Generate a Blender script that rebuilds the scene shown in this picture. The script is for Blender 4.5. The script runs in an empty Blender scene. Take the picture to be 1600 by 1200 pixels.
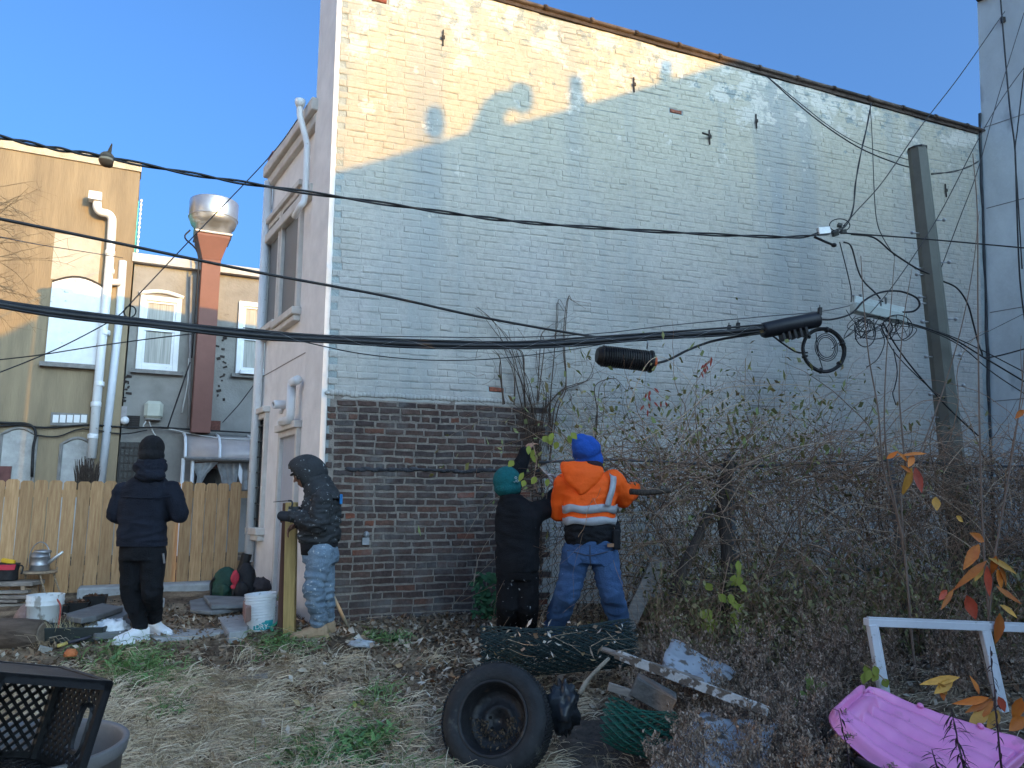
import bpy, bmesh, math, random
import numpy as np
from mathutils import Vector, Matrix, Euler, noise
random.seed(11)
rng = np.random.default_rng(11)
SC = bpy.context.scene
COL = SC.collection
R = math.radians

# ------------------------------------------------------------------ camera
CAMZ, PITCH, FPX = 1.65, R(9.0), 1200.0
cam = bpy.data.cameras.new('camera')
cam.sensor_width, cam.lens = 36.0, 36.0 * FPX / 1600.0
cam.clip_start, cam.clip_end = 0.05, 2000.0
camo = bpy.data.objects.new('camera', cam)
COL.objects.link(camo)
camo.location = (0, 0, CAMZ)
camo.rotation_euler = (R(90) + PITCH, 0, 0)
SC.camera = camo

# ------------------------------------------------------------------ light
SUN_AZ, SUN_EL = R(45.7), R(9.3)            # azimuth measured from straight behind the camera towards its right
S_H = Vector((math.sin(SUN_AZ), -math.cos(SUN_AZ), 0))
S_DIR = Vector((S_H.x * math.cos(SUN_EL), S_H.y * math.cos(SUN_EL), math.sin(SUN_EL)))
world = bpy.data.worlds.new('World')
SC.world = world
world.use_nodes = True
wn = world.node_tree
sky = wn.nodes.new('ShaderNodeTexSky')
sky.sky_type = 'NISHITA'
sky.sun_disc = False
sky.sun_elevation = SUN_EL
sky.sun_rotation = math.atan2(S_H.x, S_H.y)
sky.altitude, sky.air_density, sky.dust_density, sky.ozone_density = 0, 0.52, 10.0, 4.4
bg = wn.nodes['Background']
bg.inputs['Strength'].default_value = 0.15
tint = wn.nodes.new('ShaderNodeMixRGB')
tint.blend_type = 'MULTIPLY'; tint.inputs[0].default_value = 1.0
tint.inputs[2].default_value = (0.79, 0.97, 0.95, 1)        # one clear-air tint over the whole sky
wn.links.new(sky.outputs[0], tint.inputs[1])
wn.links.new(tint.outputs[0], bg.inputs['Color'])
sun = bpy.data.lights.new('sun', 'SUN')
sun.energy, sun.angle, sun.color = 1.1, R(0.30), (1.0, 0.50, 0.0)
suno = bpy.data.objects.new('sun', sun)
COL.objects.link(suno)
suno.rotation_euler = (-S_DIR).to_track_quat('-Z', 'Y').to_euler()
SC.view_settings.view_transform = 'Standard'
SC.view_settings.look = 'None'
SC.view_settings.exposure = 2.42
SC.view_settings.gamma = 1.0
SC.view_settings.use_curve_mapping = False
SC.render.engine = 'CYCLES'
SC.cycles.max_bounces = 6
SC.cycles.transparent_max_bounces = 12

# ------------------------------------------------------------------ measuring helpers
SP, CP = math.sin(PITCH), math.cos(PITCH)
def ray(px, py):
    u, v = (px - 800) / FPX, (600 - py) / FPX
    return Vector((u, CP - v * SP, SP + v * CP))
def P(px, py, D):
    """world point seen at pixel (px,py) of the 1600x1200 photograph, D metres away (along +Y)"""
    r = ray(px, py)
    return Vector((0, 0, CAMZ)) + r * (D / r.y)
def gz(x, y):
    z = float(np.interp(y, [-5, 3.5, 5, 6, 7, 8, 9.5, 12, 40], [0, 0, .08, .28, .45, .53, .62, .65, .65]))
    if x > 0.6:
        k = min(1, (x - .6) / 1.6)
        z += .13 * k * math.exp(-((y - 6.2) / 2.2) ** 2)
    if -3 < y < 16 and abs(x) < 12:
        z += .035 * noise.noise((x * .9, y * .9, 3.1)) + .015 * noise.noise((x * 3.1, y * 3.1, 1.7))
    return z
def G(px, py):
    """ground point seen at a pixel"""
    r = ray(px, py)
    D = 1.5
    while D < 30:
        p = Vector((0, 0, CAMZ)) + r * (D / r.y)
        if p.z <= gz(p.x, p.y):
            return Vector((p.x, p.y, gz(p.x, p.y)))
        D += .02
    return p
class Frame:
    """a vertical plane: a = metres along it, off = metres towards the camera, z = height"""
    def __init__(s, o, d):
        s.o = Vector((o[0], o[1])); s.d = Vector(d).normalized()
        n = Vector((s.d.y, -s.d.x))
        s.n = n if n.y < 0 or abs(n.y) < .3 and n.x < 0 else -n
    def pt(s, a, off, z):
        q = s.o + s.d * a + s.n * off
        return Vector((q.x, q.y, z))
    def pix(s, px, py, off=0.0):
        r = ray(px, py); c = Vector((r.x, r.y))
        o = s.o + s.n * off
        k = o.dot(s.n) / c.dot(s.n)
        h = c * k
        return (h - o).dot(s.d), CAMZ + r.z * k
    def W(s, px, py, off=0.0):
        a, z = s.pix(px, py, off)
        return s.pt(a, off, z)
    def ang(s):
        return math.atan2(s.d.y, s.d.x)
    def mat(s):
        d, n = s.d, s.n
        return Matrix(((d.x, -n.x, 0), (d.y, -n.y, 0), (0, 0, 1)))

# ------------------------------------------------------------------ materials
def nodes_of(m):
    m.use_nodes = True
    return m.node_tree.nodes, m.node_tree.links, m.node_tree.nodes['Principled BSDF']
def lin(c):
    return tuple(c) + (1.0,) if len(c) == 3 else tuple(c)
MATS = {}
def M(name, col, rough=.8, var=.3, scale=6, bump=.25, bscale=40, metal=0., col2=None, per=None, detail=6, trans=0., stretch=None, spec=.35, alpha=1., sheen=0., dirt=None):
    """procedural material: noise mottling between two tones, fine bump, optional tone per object / per piece"""
    if name in MATS:
        return MATS[name]
    m = bpy.data.materials.new(name); MATS[name] = m
    n, l, b = nodes_of(m)
    tc = n.new('ShaderNodeTexCoord')
    src = tc.outputs['Object']
    if stretch:
        mp = n.new('ShaderNodeMapping'); mp.inputs['Scale'].default_value = stretch
        l.new(src, mp.inputs[0]); src = mp.outputs[0]
    if per:
        rnd = n.new('ShaderNodeObjectInfo').outputs['Random'] if per == 'object' else n.new('ShaderNodeNewGeometry').outputs['Random Per Island']
        add = n.new('ShaderNodeVectorMath'); add.operation = 'MULTIPLY_ADD'
        cmb = n.new('ShaderNodeCombineXYZ')
        for i in range(3):
            l.new(rnd, cmb.inputs[i])
        l.new(cmb.outputs[0], add.inputs[0]); add.inputs[1].default_value = (37., 53., 71.); l.new(src, add.inputs[2])
        src = add.outputs[0]
    nt = n.new('ShaderNodeTexNoise'); nt.inputs['Scale'].default_value = scale; nt.inputs['Detail'].default_value = detail
    nt.inputs['Roughness'].default_value = .62
    l.new(src, nt.inputs['Vector'])
    c2 = col2 or tuple(c * (1 - var) for c in col)
    c1 = tuple(min(1, c * (1 + var * .6)) for c in col) if not col2 else col
    rp = n.new('ShaderNodeValToRGB')
    rp.color_ramp.elements[0].position, rp.color_ramp.elements[1].position = .32, .68
    rp.color_ramp.elements[0].color, rp.color_ramp.elements[1].color = lin(c2), lin(c1)
    l.new(nt.outputs['Fac'], rp.inputs[0])
    out = rp.outputs[0]
    if per:
        hsv = n.new('ShaderNodeHueSaturation')
        mr = n.new('ShaderNodeMapRange'); mr.inputs['To Min'].default_value, mr.inputs['To Max'].default_value = 1 - var * .9, 1 + var * .9
        l.new(rnd, mr.inputs['Value']); l.new(mr.outputs[0], hsv.inputs['Value'])
        l.new(out, hsv.inputs['Color']); out = hsv.outputs[0]
    if dirt:
        dn = n.new('ShaderNodeTexNoise'); dn.inputs['Scale'].default_value = dirt[1]; dn.inputs['Detail'].default_value = 8
        l.new(src, dn.inputs['Vector'])
        dr = n.new('ShaderNodeValToRGB')
        dr.color_ramp.elements[0].position, dr.color_ramp.elements[1].position = dirt[2], dirt[2] + .06
        dr.color_ramp.elements[0].color, dr.color_ramp.elements[1].color = (0, 0, 0, 1), (1, 1, 1, 1)
        l.new(dn.outputs['Fac'], dr.inputs[0])
        mx = n.new('ShaderNodeMixRGB'); mx.inputs[2].default_value = lin(dirt[0])
        l.new(dr.outputs[0], mx.inputs[0]); l.new(out, mx.inputs[1]); out = mx.outputs[0]
    l.new(out, b.inputs['Base Color'])
    b.inputs['Roughness'].default_value = rough; b.inputs['Metallic'].default_value = metal
    b.inputs['Specular IOR Level'].default_value = spec
    b.inputs['Transmission Weight'].default_value = trans
    b.inputs['Alpha'].default_value = alpha
    if sheen:
        b.inputs['Sheen Weight'].default_value = sheen
    if bump:
        bn = n.new('ShaderNodeTexNoise'); bn.inputs['Scale'].default_value = bscale; bn.inputs['Detail'].default_value = 5
        l.new(src, bn.inputs['Vector'])
        bp = n.new('ShaderNodeBump'); bp.inputs['Strength'].default_value = bump; bp.inputs['Distance'].default_value = .02
        l.new(bn.outputs['Fac'], bp.inputs['Height']); l.new(bp.outputs[0], b.inputs['Normal'])
    return m

# ------------------------------------------------------------------ mesh builder
class MB:
    def __init__(s):
        s.v, s.f, s.m, s.s = [], [], [], []
        s.mi, s.smooth = 0, False
    def add(s, verts, faces):
        o = len(s.v)
        s.v.extend([(float(v[0]), float(v[1]), float(v[2])) for v in verts])
        for f in faces:
            s.f.append(tuple(i + o for i in f)); s.m.append(s.mi); s.s.append(s.smooth)
        return o
    def box(s, c, size, rot=None):
        h = Vector(size) * .5
        c = Vector(c)
        vs = []
        for k in range(8):
            q = Vector((h.x if k & 1 else -h.x, h.y if k & 2 else -h.y, h.z if k & 4 else -h.z))
            vs.append(c + (rot @ q if rot is not None else q))
        s.add(vs, [(0, 2, 3, 1), (4, 5, 7, 6), (0, 1, 5, 4), (2, 6, 7, 3), (0, 4, 6, 2), (1, 3, 7, 5)])
    def fbox(s, fr, a0, a1, o0, o1, z0, z1):
        """box in a Frame: along a, outward off, height z"""
        vs = [fr.pt(a, o, z) for z in (z0, z1) for o in (o0, o1) for a in (a0, a1)]
        s.add(vs, [(0, 1, 3, 2), (4, 6, 7, 5), (0, 4, 5, 1), (2, 3, 7, 6), (0, 2, 6, 4), (1, 5, 7, 3)])
    def prism(s, poly, vec):
        n = len(poly); vec = Vector(vec)
        vs = [Vector(p) for p in poly] + [Vector(p) + vec for p in poly]
        fs = [tuple(range(n))[::-1], tuple(range(n, 2 * n))]
        fs += [(i, (i + 1) % n, n + (i + 1) % n, n + i) for i in range(n)]
        s.add(vs, fs)
    def loft(s, rings, cap=True):
        n = len(rings[0]); vs = [p for r in rings for p in r]; fs = []
        for i in range(len(rings) - 1):
            for j in range(n):
                k = (j + 1) % n
                fs.append((i * n + j, i * n + k, (i + 1) * n + k, (i + 1) * n + j))
        if cap:
            fs.append(tuple(range(n))[::-1]); fs.append(tuple((len(rings) - 1) * n + j for j in range(n)))
        s.add(vs, fs)
    def tube(s, pts, r, n=6, cap=True, flat=1.0):
        pts = [Vector(p) for p in pts]
        if len(pts) < 2: return
        rs = [r] * len(pts) if not hasattr(r, '__len__') else r
        t = (pts[1] - pts[0]).normalized()
        up = Vector((0, 0, 1)) if abs(t.z) < .9 else Vector((1, 0, 0))
        u = t.cross(up).normalized(); rings = []
        for i, p in enumerate(pts):
            t = (pts[min(i + 1, len(pts) - 1)] - pts[max(i - 1, 0)])
            t = t.normalized() if t.length > 1e-9 else Vector((0, 0, 1))
            u = (u - t * u.dot(t))
            u = u.normalized() if u.length > 1e-6 else t.orthogonal().normalized()
            w = t.cross(u)
            rings.append([p + (u * math.cos(2 * math.pi * j / n) + w * math.sin(2 * math.pi * j / n) * flat) * rs[i] for j in range(n)])
        s.loft(rings, cap)
    def lathe(s, prof, c=(0, 0, 0), rot=None, n=20, closed=False, cap=True):
        c = Vector(c); rings = []
        for (r, z) in prof:
            ring = []
            for j in range(n):
                a = 2 * math.pi * j / n
                q = Vector((r * math.cos(a), r * math.sin(a), z))
                ring.append(c + (rot @ q if rot is not None else q))
            rings.append(ring)
        if closed: rings.append(rings[0])
        s.loft(rings, cap and not closed)
    def ell(s, c, rad, rot=None, nu=14, nv=9):
        c = Vector(c); rings = []
        for i in range(nv + 1):
            th = math.pi * i / nv; th = min(max(th, .03), math.pi - .03)
            ring = []
            for j in range(nu):
                a = 2 * math.pi * j / nu
                q = Vector((rad[0] * math.sin(th) * math.cos(a), rad[1] * math.sin(th) * math.sin(a), -rad[2] * math.cos(th)))
                ring.append(c + (rot @ q if rot is not None else q))
            rings.append(ring)
        s.loft(rings)
    def build(s, name, mats, parent=None, bev=0, mod=None, **kw):
        if not isinstance(mats, (list, tuple)): mats = [mats]
        arr = np.array(s.v, dtype=np.float64)
        org = Vector((0, 0, 0))
        if len(arr):
            lo, hi = arr.min(0), arr.max(0)
            org = Vector(((lo[0] + hi[0]) / 2, (lo[1] + hi[1]) / 2, lo[2]))
            arr = arr - np.array(org)
        me = bpy.data.meshes.new(name)
        me.from_pydata(arr.tolist(), [], s.f)
        for mt in mats: me.materials.append(mt)
        if len(s.f):
            me.polygons.foreach_set('material_index', s.m)
            me.polygons.foreach_set('use_smooth', s.s)
        me.update()
        return link(me, name, org, parent, bev, **kw)
def link(me, name, loc, parent=None, bev=0, label=None, cat=None, group=None, kind=None, rot=None):
    o = bpy.data.objects.new(name, me); COL.objects.link(o)
    o.location = loc
    if rot is not None: o.rotation_euler = rot
    if bev:
        b = o.modifiers.new('edge', 'BEVEL'); b.width = bev; b.segments = 1; b.limit_method = 'ANGLE'; b.angle_limit = R(50)
    if parent is not None:
        o.parent = parent; o.matrix_parent_inverse = PINV[parent.name]
    tag(o, label, cat, group, kind)
    return o
def tag(o, label=None, cat=None, group=None, kind=None):
    for k, v in (('label', label), ('category', cat), ('group', group), ('kind', kind)):
        if v: o[k] = v
    if o.name not in PINV:
        mw = Matrix.Translation(o.location) @ o.rotation_euler.to_matrix().to_4x4()
        if o.parent is not None:
            mw = mw            # children are given in world coordinates
        PINV[o.name] = mw.inverted()
    return o
PINV = {}
def thing(name, label, cat, loc=(0, 0, 0), group=None, rz=0):
    o = bpy.data.objects.new(name, None); COL.objects.link(o)
    o.location = loc; o.rotation_euler = (0, 0, rz); o.empty_display_size = .1
    return tag(o, label, cat, group)
def catmull(pts, k=6):
    pts = [Vector(p) for p in pts]
    if len(pts) < 3: return pts
    q = [pts[0] * 2 - pts[1]] + pts + [pts[-1] * 2 - pts[-2]]
    out = []
    for i in range(1, len(q) - 2):
        for j in range(k):
            t = j / k
            a, b, c, d = q[i - 1], q[i], q[i + 1], q[i + 2]
            out.append(.5 * ((2 * b) + (c - a) * t + (2 * a - 5 * b + 4 * c - d) * t * t + (3 * b - a - 3 * c + d) * t ** 3))
    out.append(pts[-1])
    return out
def rotz(a): return Matrix.Rotation(a, 3, 'Z')
def basis(x, y, z): return Matrix((x, y, z)).transposed()
def frame_to(axis, up=(0, 0, 1)):
    """3x3 with local Z along axis"""
    z = Vector(axis).normalized(); u = Vector(up)
    x = u.cross(z)
    x = x.normalized() if x.length > 1e-5 else z.orthogonal().normalized()
    return basis(x, z.cross(x), z)
def U(a, b): return random.uniform(a, b)
# ================================================================== frames of the place
dW = Vector((2.8, 1)).normalized()
WALL = Frame((-1.868, 7.697), dW)                  # white painted side wall
FAC = Frame((-1.868, 7.697), (-.617, 1))           # pink rear facade, running away from the corner
FAC.n = Vector((-FAC.d.y, FAC.d.x))
if FAC.n.x > 0: FAC.n = -FAC.n
REAR = Frame((-7.66, 16.3), (2, 1))                # houses behind the yard
YARD = Frame((-5.08, 9.5), (2, 1))                 # cedar fence
GREY = Frame((6.39, 10.65), (.64, -.77))
GREY.n = Vector((-.77, -.64)).normalized()

# ================================================================== ground
def ground():
    xs = np.concatenate([[-300, -120, -60, -30, -18, -12], np.arange(-9, 9.01, .09), [12, 18, 30, 60, 120, 300]])
    ys = np.concatenate([[-300, -120, -60, -30, -15, -6, -2, 0, 1.5, 3], np.arange(4, 12.01, .09), [14, 17, 20, 30, 60, 120, 300, 900]])
    vs = []
    for y in ys:
        for x in xs:
            z = gz(float(x), float(y))
            if 4 < y < 12 and abs(x) < 9:
                z += .018 * noise.noise((x * 7, y * 7, 0)) + .008 * noise.noise((x * 19, y * 19, 5))
            vs.append((x, y, z))
    nx = len(xs); fs = [(j * nx + i, j * nx + i + 1, (j + 1) * nx + i + 1, (j + 1) * nx + i) for j in range(len(ys) - 1) for i in range(nx - 1)]
    m = bpy.data.materials.new('soil'); n, l, b = nodes_of(m)
    tc = n.new('ShaderNodeTexCoord')
    def nz(sc, det=8, ro=.65):
        t = n.new('ShaderNodeTexNoise'); t.inputs['Scale'].default_value = sc; t.inputs['Detail'].default_value = det; t.inputs['Roughness'].default_value = ro
        l.new(tc.outputs['Object'], t.inputs['Vector']); return t.outputs['Fac']
    def ramp(f, p0, c0, p1, c1):
        r = n.new('ShaderNodeValToRGB'); e = r.color_ramp.elements
        e[0].position, e[1].position, e[0].color, e[1].color = p0, p1, lin(c0), lin(c1)
        l.new(f, r.inputs[0]); return r.outputs[0]
    c = ramp(nz(22), .35, (.06, .042, .03), .72, (.20, .145, .10))
    g = ramp(nz(45), .35, (.20, .145, .095), .7, (.44, .34, .23))
    k = ramp(nz(1.3, 4), .47, (0, 0, 0), .6, (1, 1, 1))
    mx = n.new('ShaderNodeMixRGB'); l.new(k, mx.inputs[0]); l.new(c, mx.inputs[1]); l.new(g, mx.inputs[2])
    l.new(mx.outputs[0], b.inputs['Base Color']); b.inputs['Roughness'].default_value = .95; b.inputs['Specular IOR Level'].default_value = .15
    bp = n.new('ShaderNodeBump'); bp.inputs['Strength'].default_value = .8; bp.inputs['Distance'].default_value = .03
    l.new(nz(60), bp.inputs['Height']); l.new(bp.outputs[0], b.inputs['Normal'])
    mb = MB(); mb.smooth = True; mb.add(vs, fs)
    mb.build('ground', m, kind='structure', label='dark soil with dead leaves and dry grass')
ground()

# ================================================================== brick house : white side wall, pink rear facade
def paint_mat():
    m = bpy.data.materials.new('painted_brick'); n, l, b = nodes_of(m)
    tc = n.new('ShaderNodeTexCoord')
    gm = n.new('ShaderNodeNewGeometry')
    def nz(sc, det=7, ro=.62, st=None, dist=0):
        t = n.new('ShaderNodeTexNoise'); t.inputs['Scale'].default_value = sc; t.inputs['Detail'].default_value = det
        t.inputs['Roughness'].default_value = ro; t.inputs['Distortion'].default_value = dist
        if st:
            mp = n.new('ShaderNodeMapping'); mp.inputs['Scale'].default_value = st
            l.new(gm.outputs['Position'], mp.inputs[0]); l.new(mp.outputs[0], t.inputs['Vector'])
        else:
            l.new(gm.outputs['Position'], t.inputs['Vector'])
        return t.outputs['Fac']
    def ramp(f, *st):
        r = n.new('ShaderNodeValToRGB'); e = r.color_ramp.elements
        while len(e) < len(st): e.new(.5)
        for q, (p, c) in zip(e, st): q.position, q.color = p, lin(c)
        l.new(f, r.inputs[0]); return r.outputs[0]
    def mix(f, a, c, mode='MIX'):
        x = n.new('ShaderNodeMixRGB'); x.blend_type = mode
        for i, s in enumerate((f, a, c)):
            if hasattr(s, 'is_linked'): l.new(s, x.inputs[i])
            else: x.inputs[i].default_value = s if i == 0 else lin(s)
        return x.outputs[0]
    base = ramp(nz(1.1, 5), (.3, (.42, .40, .36)), (.5, (.465, .445, .41)), (.72, (.45, .435, .42)))
    fine = ramp(nz(16, 8), (.34, (.8, .8, .8)), (.55, (1, 1, 1)), (.75, (1.0, 1.0, 1.0)))
    sep = n.new('ShaderNodeSeparateXYZ'); l.new(gm.outputs['Position'], sep.inputs[0])
    cream_top = n.new('ShaderNodeMapRange'); cream_top.inputs['From Min'].default_value, cream_top.inputs['From Max'].default_value = 4.2, 6.2
    l.new(sep.outputs['Z'], cream_top.inputs['Value'])
    base = mix(cream_top.outputs[0], base, (.50, .465, .37))  # creamier paint higher up; its warmth also stands in for golden sunlight
    c = mix(.8, base, fine, 'MULTIPLY')
    # grimy vertical runs
    runs = ramp(nz(1.0, 6, .6, (1.6, 1.6, .16), .2), (.5, (0, 0, 0)), (.72, (1, 1, 1)))
    c = mix(runs, c, (.345, .36, .35))
    # height mask for weathering below the coping
    top = n.new('ShaderNodeMapRange'); top.inputs['From Min'].default_value, top.inputs['From Max'].default_value = 5.6, 7.4
    l.new(sep.outputs['Z'], top.inputs['Value'])
    def masked(noise_f, gain):
        a = n.new('ShaderNodeMath'); a.operation = 'MULTIPLY_ADD'; l.new(top.outputs[0], a.inputs[0]); a.inputs[1].default_value = gain * .85
        l.new(noise_f, a.inputs[2]); return a.outputs[0]
    pl = ramp(masked(nz(2.6, 9, .7), .22), (.66, (0, 0, 0)), (.70, (1, 1, 1)))
    c = mix(pl, c, (.60, .57, .50))
    gr = ramp(masked(nz(5.5, 9, .72), .16), (.68, (0, 0, 0)), (.715, (1, 1, 1)))
    c = mix(gr, c, (.30, .33, .315))
    chip = ramp(nz(24, 4, .5), (.735, (0, 0, 0)), (.75, (1, 1, 1)))
    c = mix(chip, c, (.56, .61, .62))
    l.new(c, b.inputs['Base Color']); b.inputs['Roughness'].default_value = .75; b.inputs['Specular IOR Level'].default_value = .25
    bp = n.new('ShaderNodeBump'); bp.inputs['Strength'].default_value = .55; bp.inputs['Distance'].default_value = .012
    l.new(nz(38, 8, .7), bp.inputs['Height']); l.new(bp.outputs[0], b.inputs['Normal'])
    return m
def rawbrick_mat(name, per, cols=None):
    m = bpy.data.materials.new(name); n, l, b = nodes_of(m)
    tc = n.new('ShaderNodeTexCoord'); gm = n.new('ShaderNodeNewGeometry')
    rnd = n.new('ShaderNodeObjectInfo').outputs['Random'] if per == 'object' else gm.outputs['Random Per Island']
    r = n.new('ShaderNodeValToRGB'); r.color_ramp.interpolation = 'LINEAR'
    e = r.color_ramp.elements
    st = cols or [(0, (.070, .046, .041)), (.25, (.096, .060, .051)), (.45, (.058, .044, .044)), (.65, (.110, .069, .057)), (.82, (.064, .053, .052)), (.95, (.125, .068, .052)), (1, (.23, .078, .048))]
    while len(e) < len(st): e.new(.5)
    for q, (p, c) in zip(e, st): q.position, q.color = p, lin(c)
    l.new(rnd, r.inputs[0])
    def nz(sc, det=6):
        t = n.new('ShaderNodeTexNoise'); t.inputs['Scale'].default_value = sc; t.inputs['Detail'].default_value = det; t.inputs['Roughness'].default_value = .65
        l.new(gm.outputs['Position'], t.inputs['Vector']); return t.outputs['Fac']
    f = n.new('ShaderNodeValToRGB'); f.color_ramp.elements[0].position, f.color_ramp.elements[1].position = .3, .75
    f.color_ramp.elements[0].color, f.color_ramp.elements[1].color = (.55, .55, .55, 1), (1.5, 1.45, 1.4, 1)
    l.new(nz(30), f.inputs[0])
    x = n.new('ShaderNodeMixRGB'); x.blend_type = 'MULTIPLY'; x.inputs[0].default_value = 1
    l.new(r.outputs[0], x.inputs[1]); l.new(f.outputs[0], x.inputs[2])
    # smears of old mortar and whitewash
    w = n.new('ShaderNodeValToRGB'); w.color_ramp.elements[0].position, w.color_ramp.elements[1].position = .50, .74
    w.color_ramp.elements[0].color, w.color_ramp.elements[1].color = (0, 0, 0, 1), (.62, .62, .62, 1)
    l.new(nz(3.2, 9), w.inputs[0])
    y = n.new('ShaderNodeMixRGB'); y.inputs[2].default_value = (.20, .205, .20, 1)
    l.new(w.outputs[0], y.inputs[0]); l.new(x.outputs[0], y.inputs[1])
    l.new(y.outputs[0], b.inputs['Base Color']); b.inputs['Roughness'].default_value = .88; b.inputs['Specular IOR Level'].default_value = .25
    bp = n.new('ShaderNodeBump'); bp.inputs['Strength'].default_value = .6; bp.inputs['Distance'].default_value = .01
    l.new(nz(70), bp.inputs['Height']); l.new(bp.outputs[0], b.inputs['Normal'])
    return m
PAINT = paint_mat()
MORTAR = M('old_mortar', (.26, .225, .195), .95, .35, 9, .6, 60)
STUCCO = M('pink_stucco', (.80, .765, .735), .85, .12, 3, .25, 90)
TRIM = M('stucco_trim', (.62, .58, .53), .8, .15, 5, .2, 60)
WHITE = M('white_paint', (.72, .73, .74), .45, .1, 4, .08, 30, dirt=((.4, .39, .36), 9, .66))
PVC = M('white_pvc', (.74, .75, .76), .35, .08, 3, .05, 20, dirt=((.45, .43, .40), 14, .67))
GLASSD = M('dark_glass', (.05, .055, .06), .12, .3, 2, 0, spec=.6)
BRICK_O, BRICK_I = rawbrick_mat('bare_brick', 'object'), rawbrick_mat('bare_brick_joined', 'island')
RED_O = rawbrick_mat('red_brick', 'object', [(0, (.22, .07, .045)), (1, (.30, .10, .06))])

house = thing('brick_house', 'tall house with white painted brick side wall, bare brick at its lower corner', 'house', (WALL.o.x, WALL.o.y, .5))
aR, zR = WALL.pix(1527, 205)
aRb, _ = WALL.pix(1534, 690)
a1, z1 = WALL.pix(790, 0); a2, z2 = WALL.pix(1140, 97)
kroof = (zR - z1) / (aR - a1)
def ztop(a): return z1 + kroof * (a - a1)
ZB = .3
def wav(a, z): return .010 * noise.noise((a * .8, z * .7, 2.2)) + .006 * noise.noise((a * 2.3, z * 1.9, 7))
def aEnd(z): return aRb + (aR - aRb) * (z - 2) / (zR - 2)
# wall core (mortar face just behind the brick faces)
mb = MB()
poly = [WALL.pt(0, 0, ZB), WALL.pt(aEnd(ZB) + .6, 0, ZB), WALL.pt(aEnd(zR) + .6, 0, zR - .03), WALL.pt(0, 0, ztop(0))]
mb.prism([p - Vector((WALL.n.x, WALL.n.y, 0)) * .012 for p in poly], Vector((-WALL.n.x, -WALL.n.y, 0)) * .3)
EX_A, EX_Z = 2.36, 2.76
CORE = M('painted_mortar', (.34, .385, .385), .8, .2, 8, .5, 50)
mb.build('wall', CORE, house)
mb = MB(); mb.fbox(WALL, .03, EX_A, -.011, -.006, ZB, EX_Z); mb.build('mortar_bed', MORTAR, house)
def brick_geo(mb, a, z, w, h, proud, soft, jit, seed, deep=-.014, vs_=1.0):
    """one brick face with rounded, uneven arrises; outer ring sits in the joint, inner ring stands proud"""
    r = random.Random(seed)
    ws = [(-w / 2, -h / 2), (-w / 6, -h / 2), (w / 6, -h / 2), (w / 2, -h / 2), (w / 2, h / 2), (w / 6, h / 2), (-w / 6, h / 2), (-w / 2, h / 2)]
    o = [(x + r.uniform(-jit, jit), y + r.uniform(-jit, jit)) for x, y in ws]
    i = [(x - math.copysign(soft * (vs_ if abs(x) > w / 3 else .0), x), y - math.copysign(soft, y)) for x, y in o]
    tilt = r.uniform(-.0025, .0025); pz = r.uniform(-.002, .002)
    vs = []
    for x, y in o: vs.append(WALL.pt(a + x, deep, z + y + wav(a + x, z)))
    for x, y in i: vs.append(WALL.pt(a + x, proud + tilt * x / w * 2 + pz + r.uniform(-.001, .001), z + y + wav(a + x, z)))
    fs = [(k, (k + 1) % 8, 8 + (k + 1) % 8, 8 + k) for k in range(8)]
    fs += [(8, 9, 14, 15), (9, 10, 13, 14), (10, 11, 12, 13)]
    mb.add(vs, fs)
CH = .0713
RED_PIX = [(1040, 166), (1062, 172), (907, 98), (590, 2), (604, 5), (778, 608)]
REDS = [WALL.pix(*q) for q in RED_PIX]
cand = []          # bare bricks
pb = MB()
row = 0
z = ZB + CH / 2
while z < ztop(0) + .1:
    head = row % 7 == 3
    a = -.02 + (0 if head else (row % 2) * .105) + U(-.02, .02)
    first = True
    while a < aEnd(z):
        L = (.098 if head else .203) * U(.96, 1.04)
        if not head and random.random() < .06: L = .098
        if first and row % 2 == 0 and not head: L = .1
        first = False
        c = a + L / 2
        a0, a1_ = max(a, .004), min(a + L, aEnd(z) - .004)
        if a1_ - a0 > .03 and z + CH / 2 < ztop(c) - .015:
            c, w = (a0 + a1_) / 2, a1_ - a0
            zz = z + U(-.003, .003)
            bare = c < EX_A + .045 * noise.noise((z * 9, 0, 0)) and z < EX_Z - .02 + .03 * noise.noise((c * 3, 1, 0))
            if bare: cand.append((c, zz, w, row))
            else: 
                red = any(abs(c - ra) < w / 2 and abs(zz - rz) < CH / 2 for ra, rz in REDS)
                if red:
                    q = MB(); brick_geo(q, c, zz, w * .85, .050, .003, .006, .004, row * 1000 + int(c * 100)); q.build('brick', RED_O, house, label='red brick where the white paint has flaked off')
                else:
                    brick_geo(pb, c, zz, w + .011, .0713 if random.random() > .09 else .066, U(-.0045, -.0005), .014, .004, row * 1000 + int(c * 100), -.006, .5)
        a += L + .009
    z += CH; row += 1
pb.build('painted_brickwork', PAINT, house, kind='stuff')
# the 300 bare bricks that show largest, each its own object; the lowest rows (buried in litter) joined
cand.sort(key=lambda q: -q[1])
for i, (c, zz, w, rw) in enumerate(cand):
    if i >= 283: break
    q = MB(); brick_geo(q, c, zz, w - .006, .0555 + U(-.003, .003), .003 + U(-.003, .003), .005, .005, rw * 77 + i)
    q.build('brick', BRICK_O, house)
q = MB()
for (c, zz, w, rw) in cand[283:]:
    brick_geo(q, c, zz, w, .058, .003, .004, .004, rw * 91 + int(c * 50))
q.build('footing_brickwork', BRICK_I, house, kind='stuff')
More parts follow.
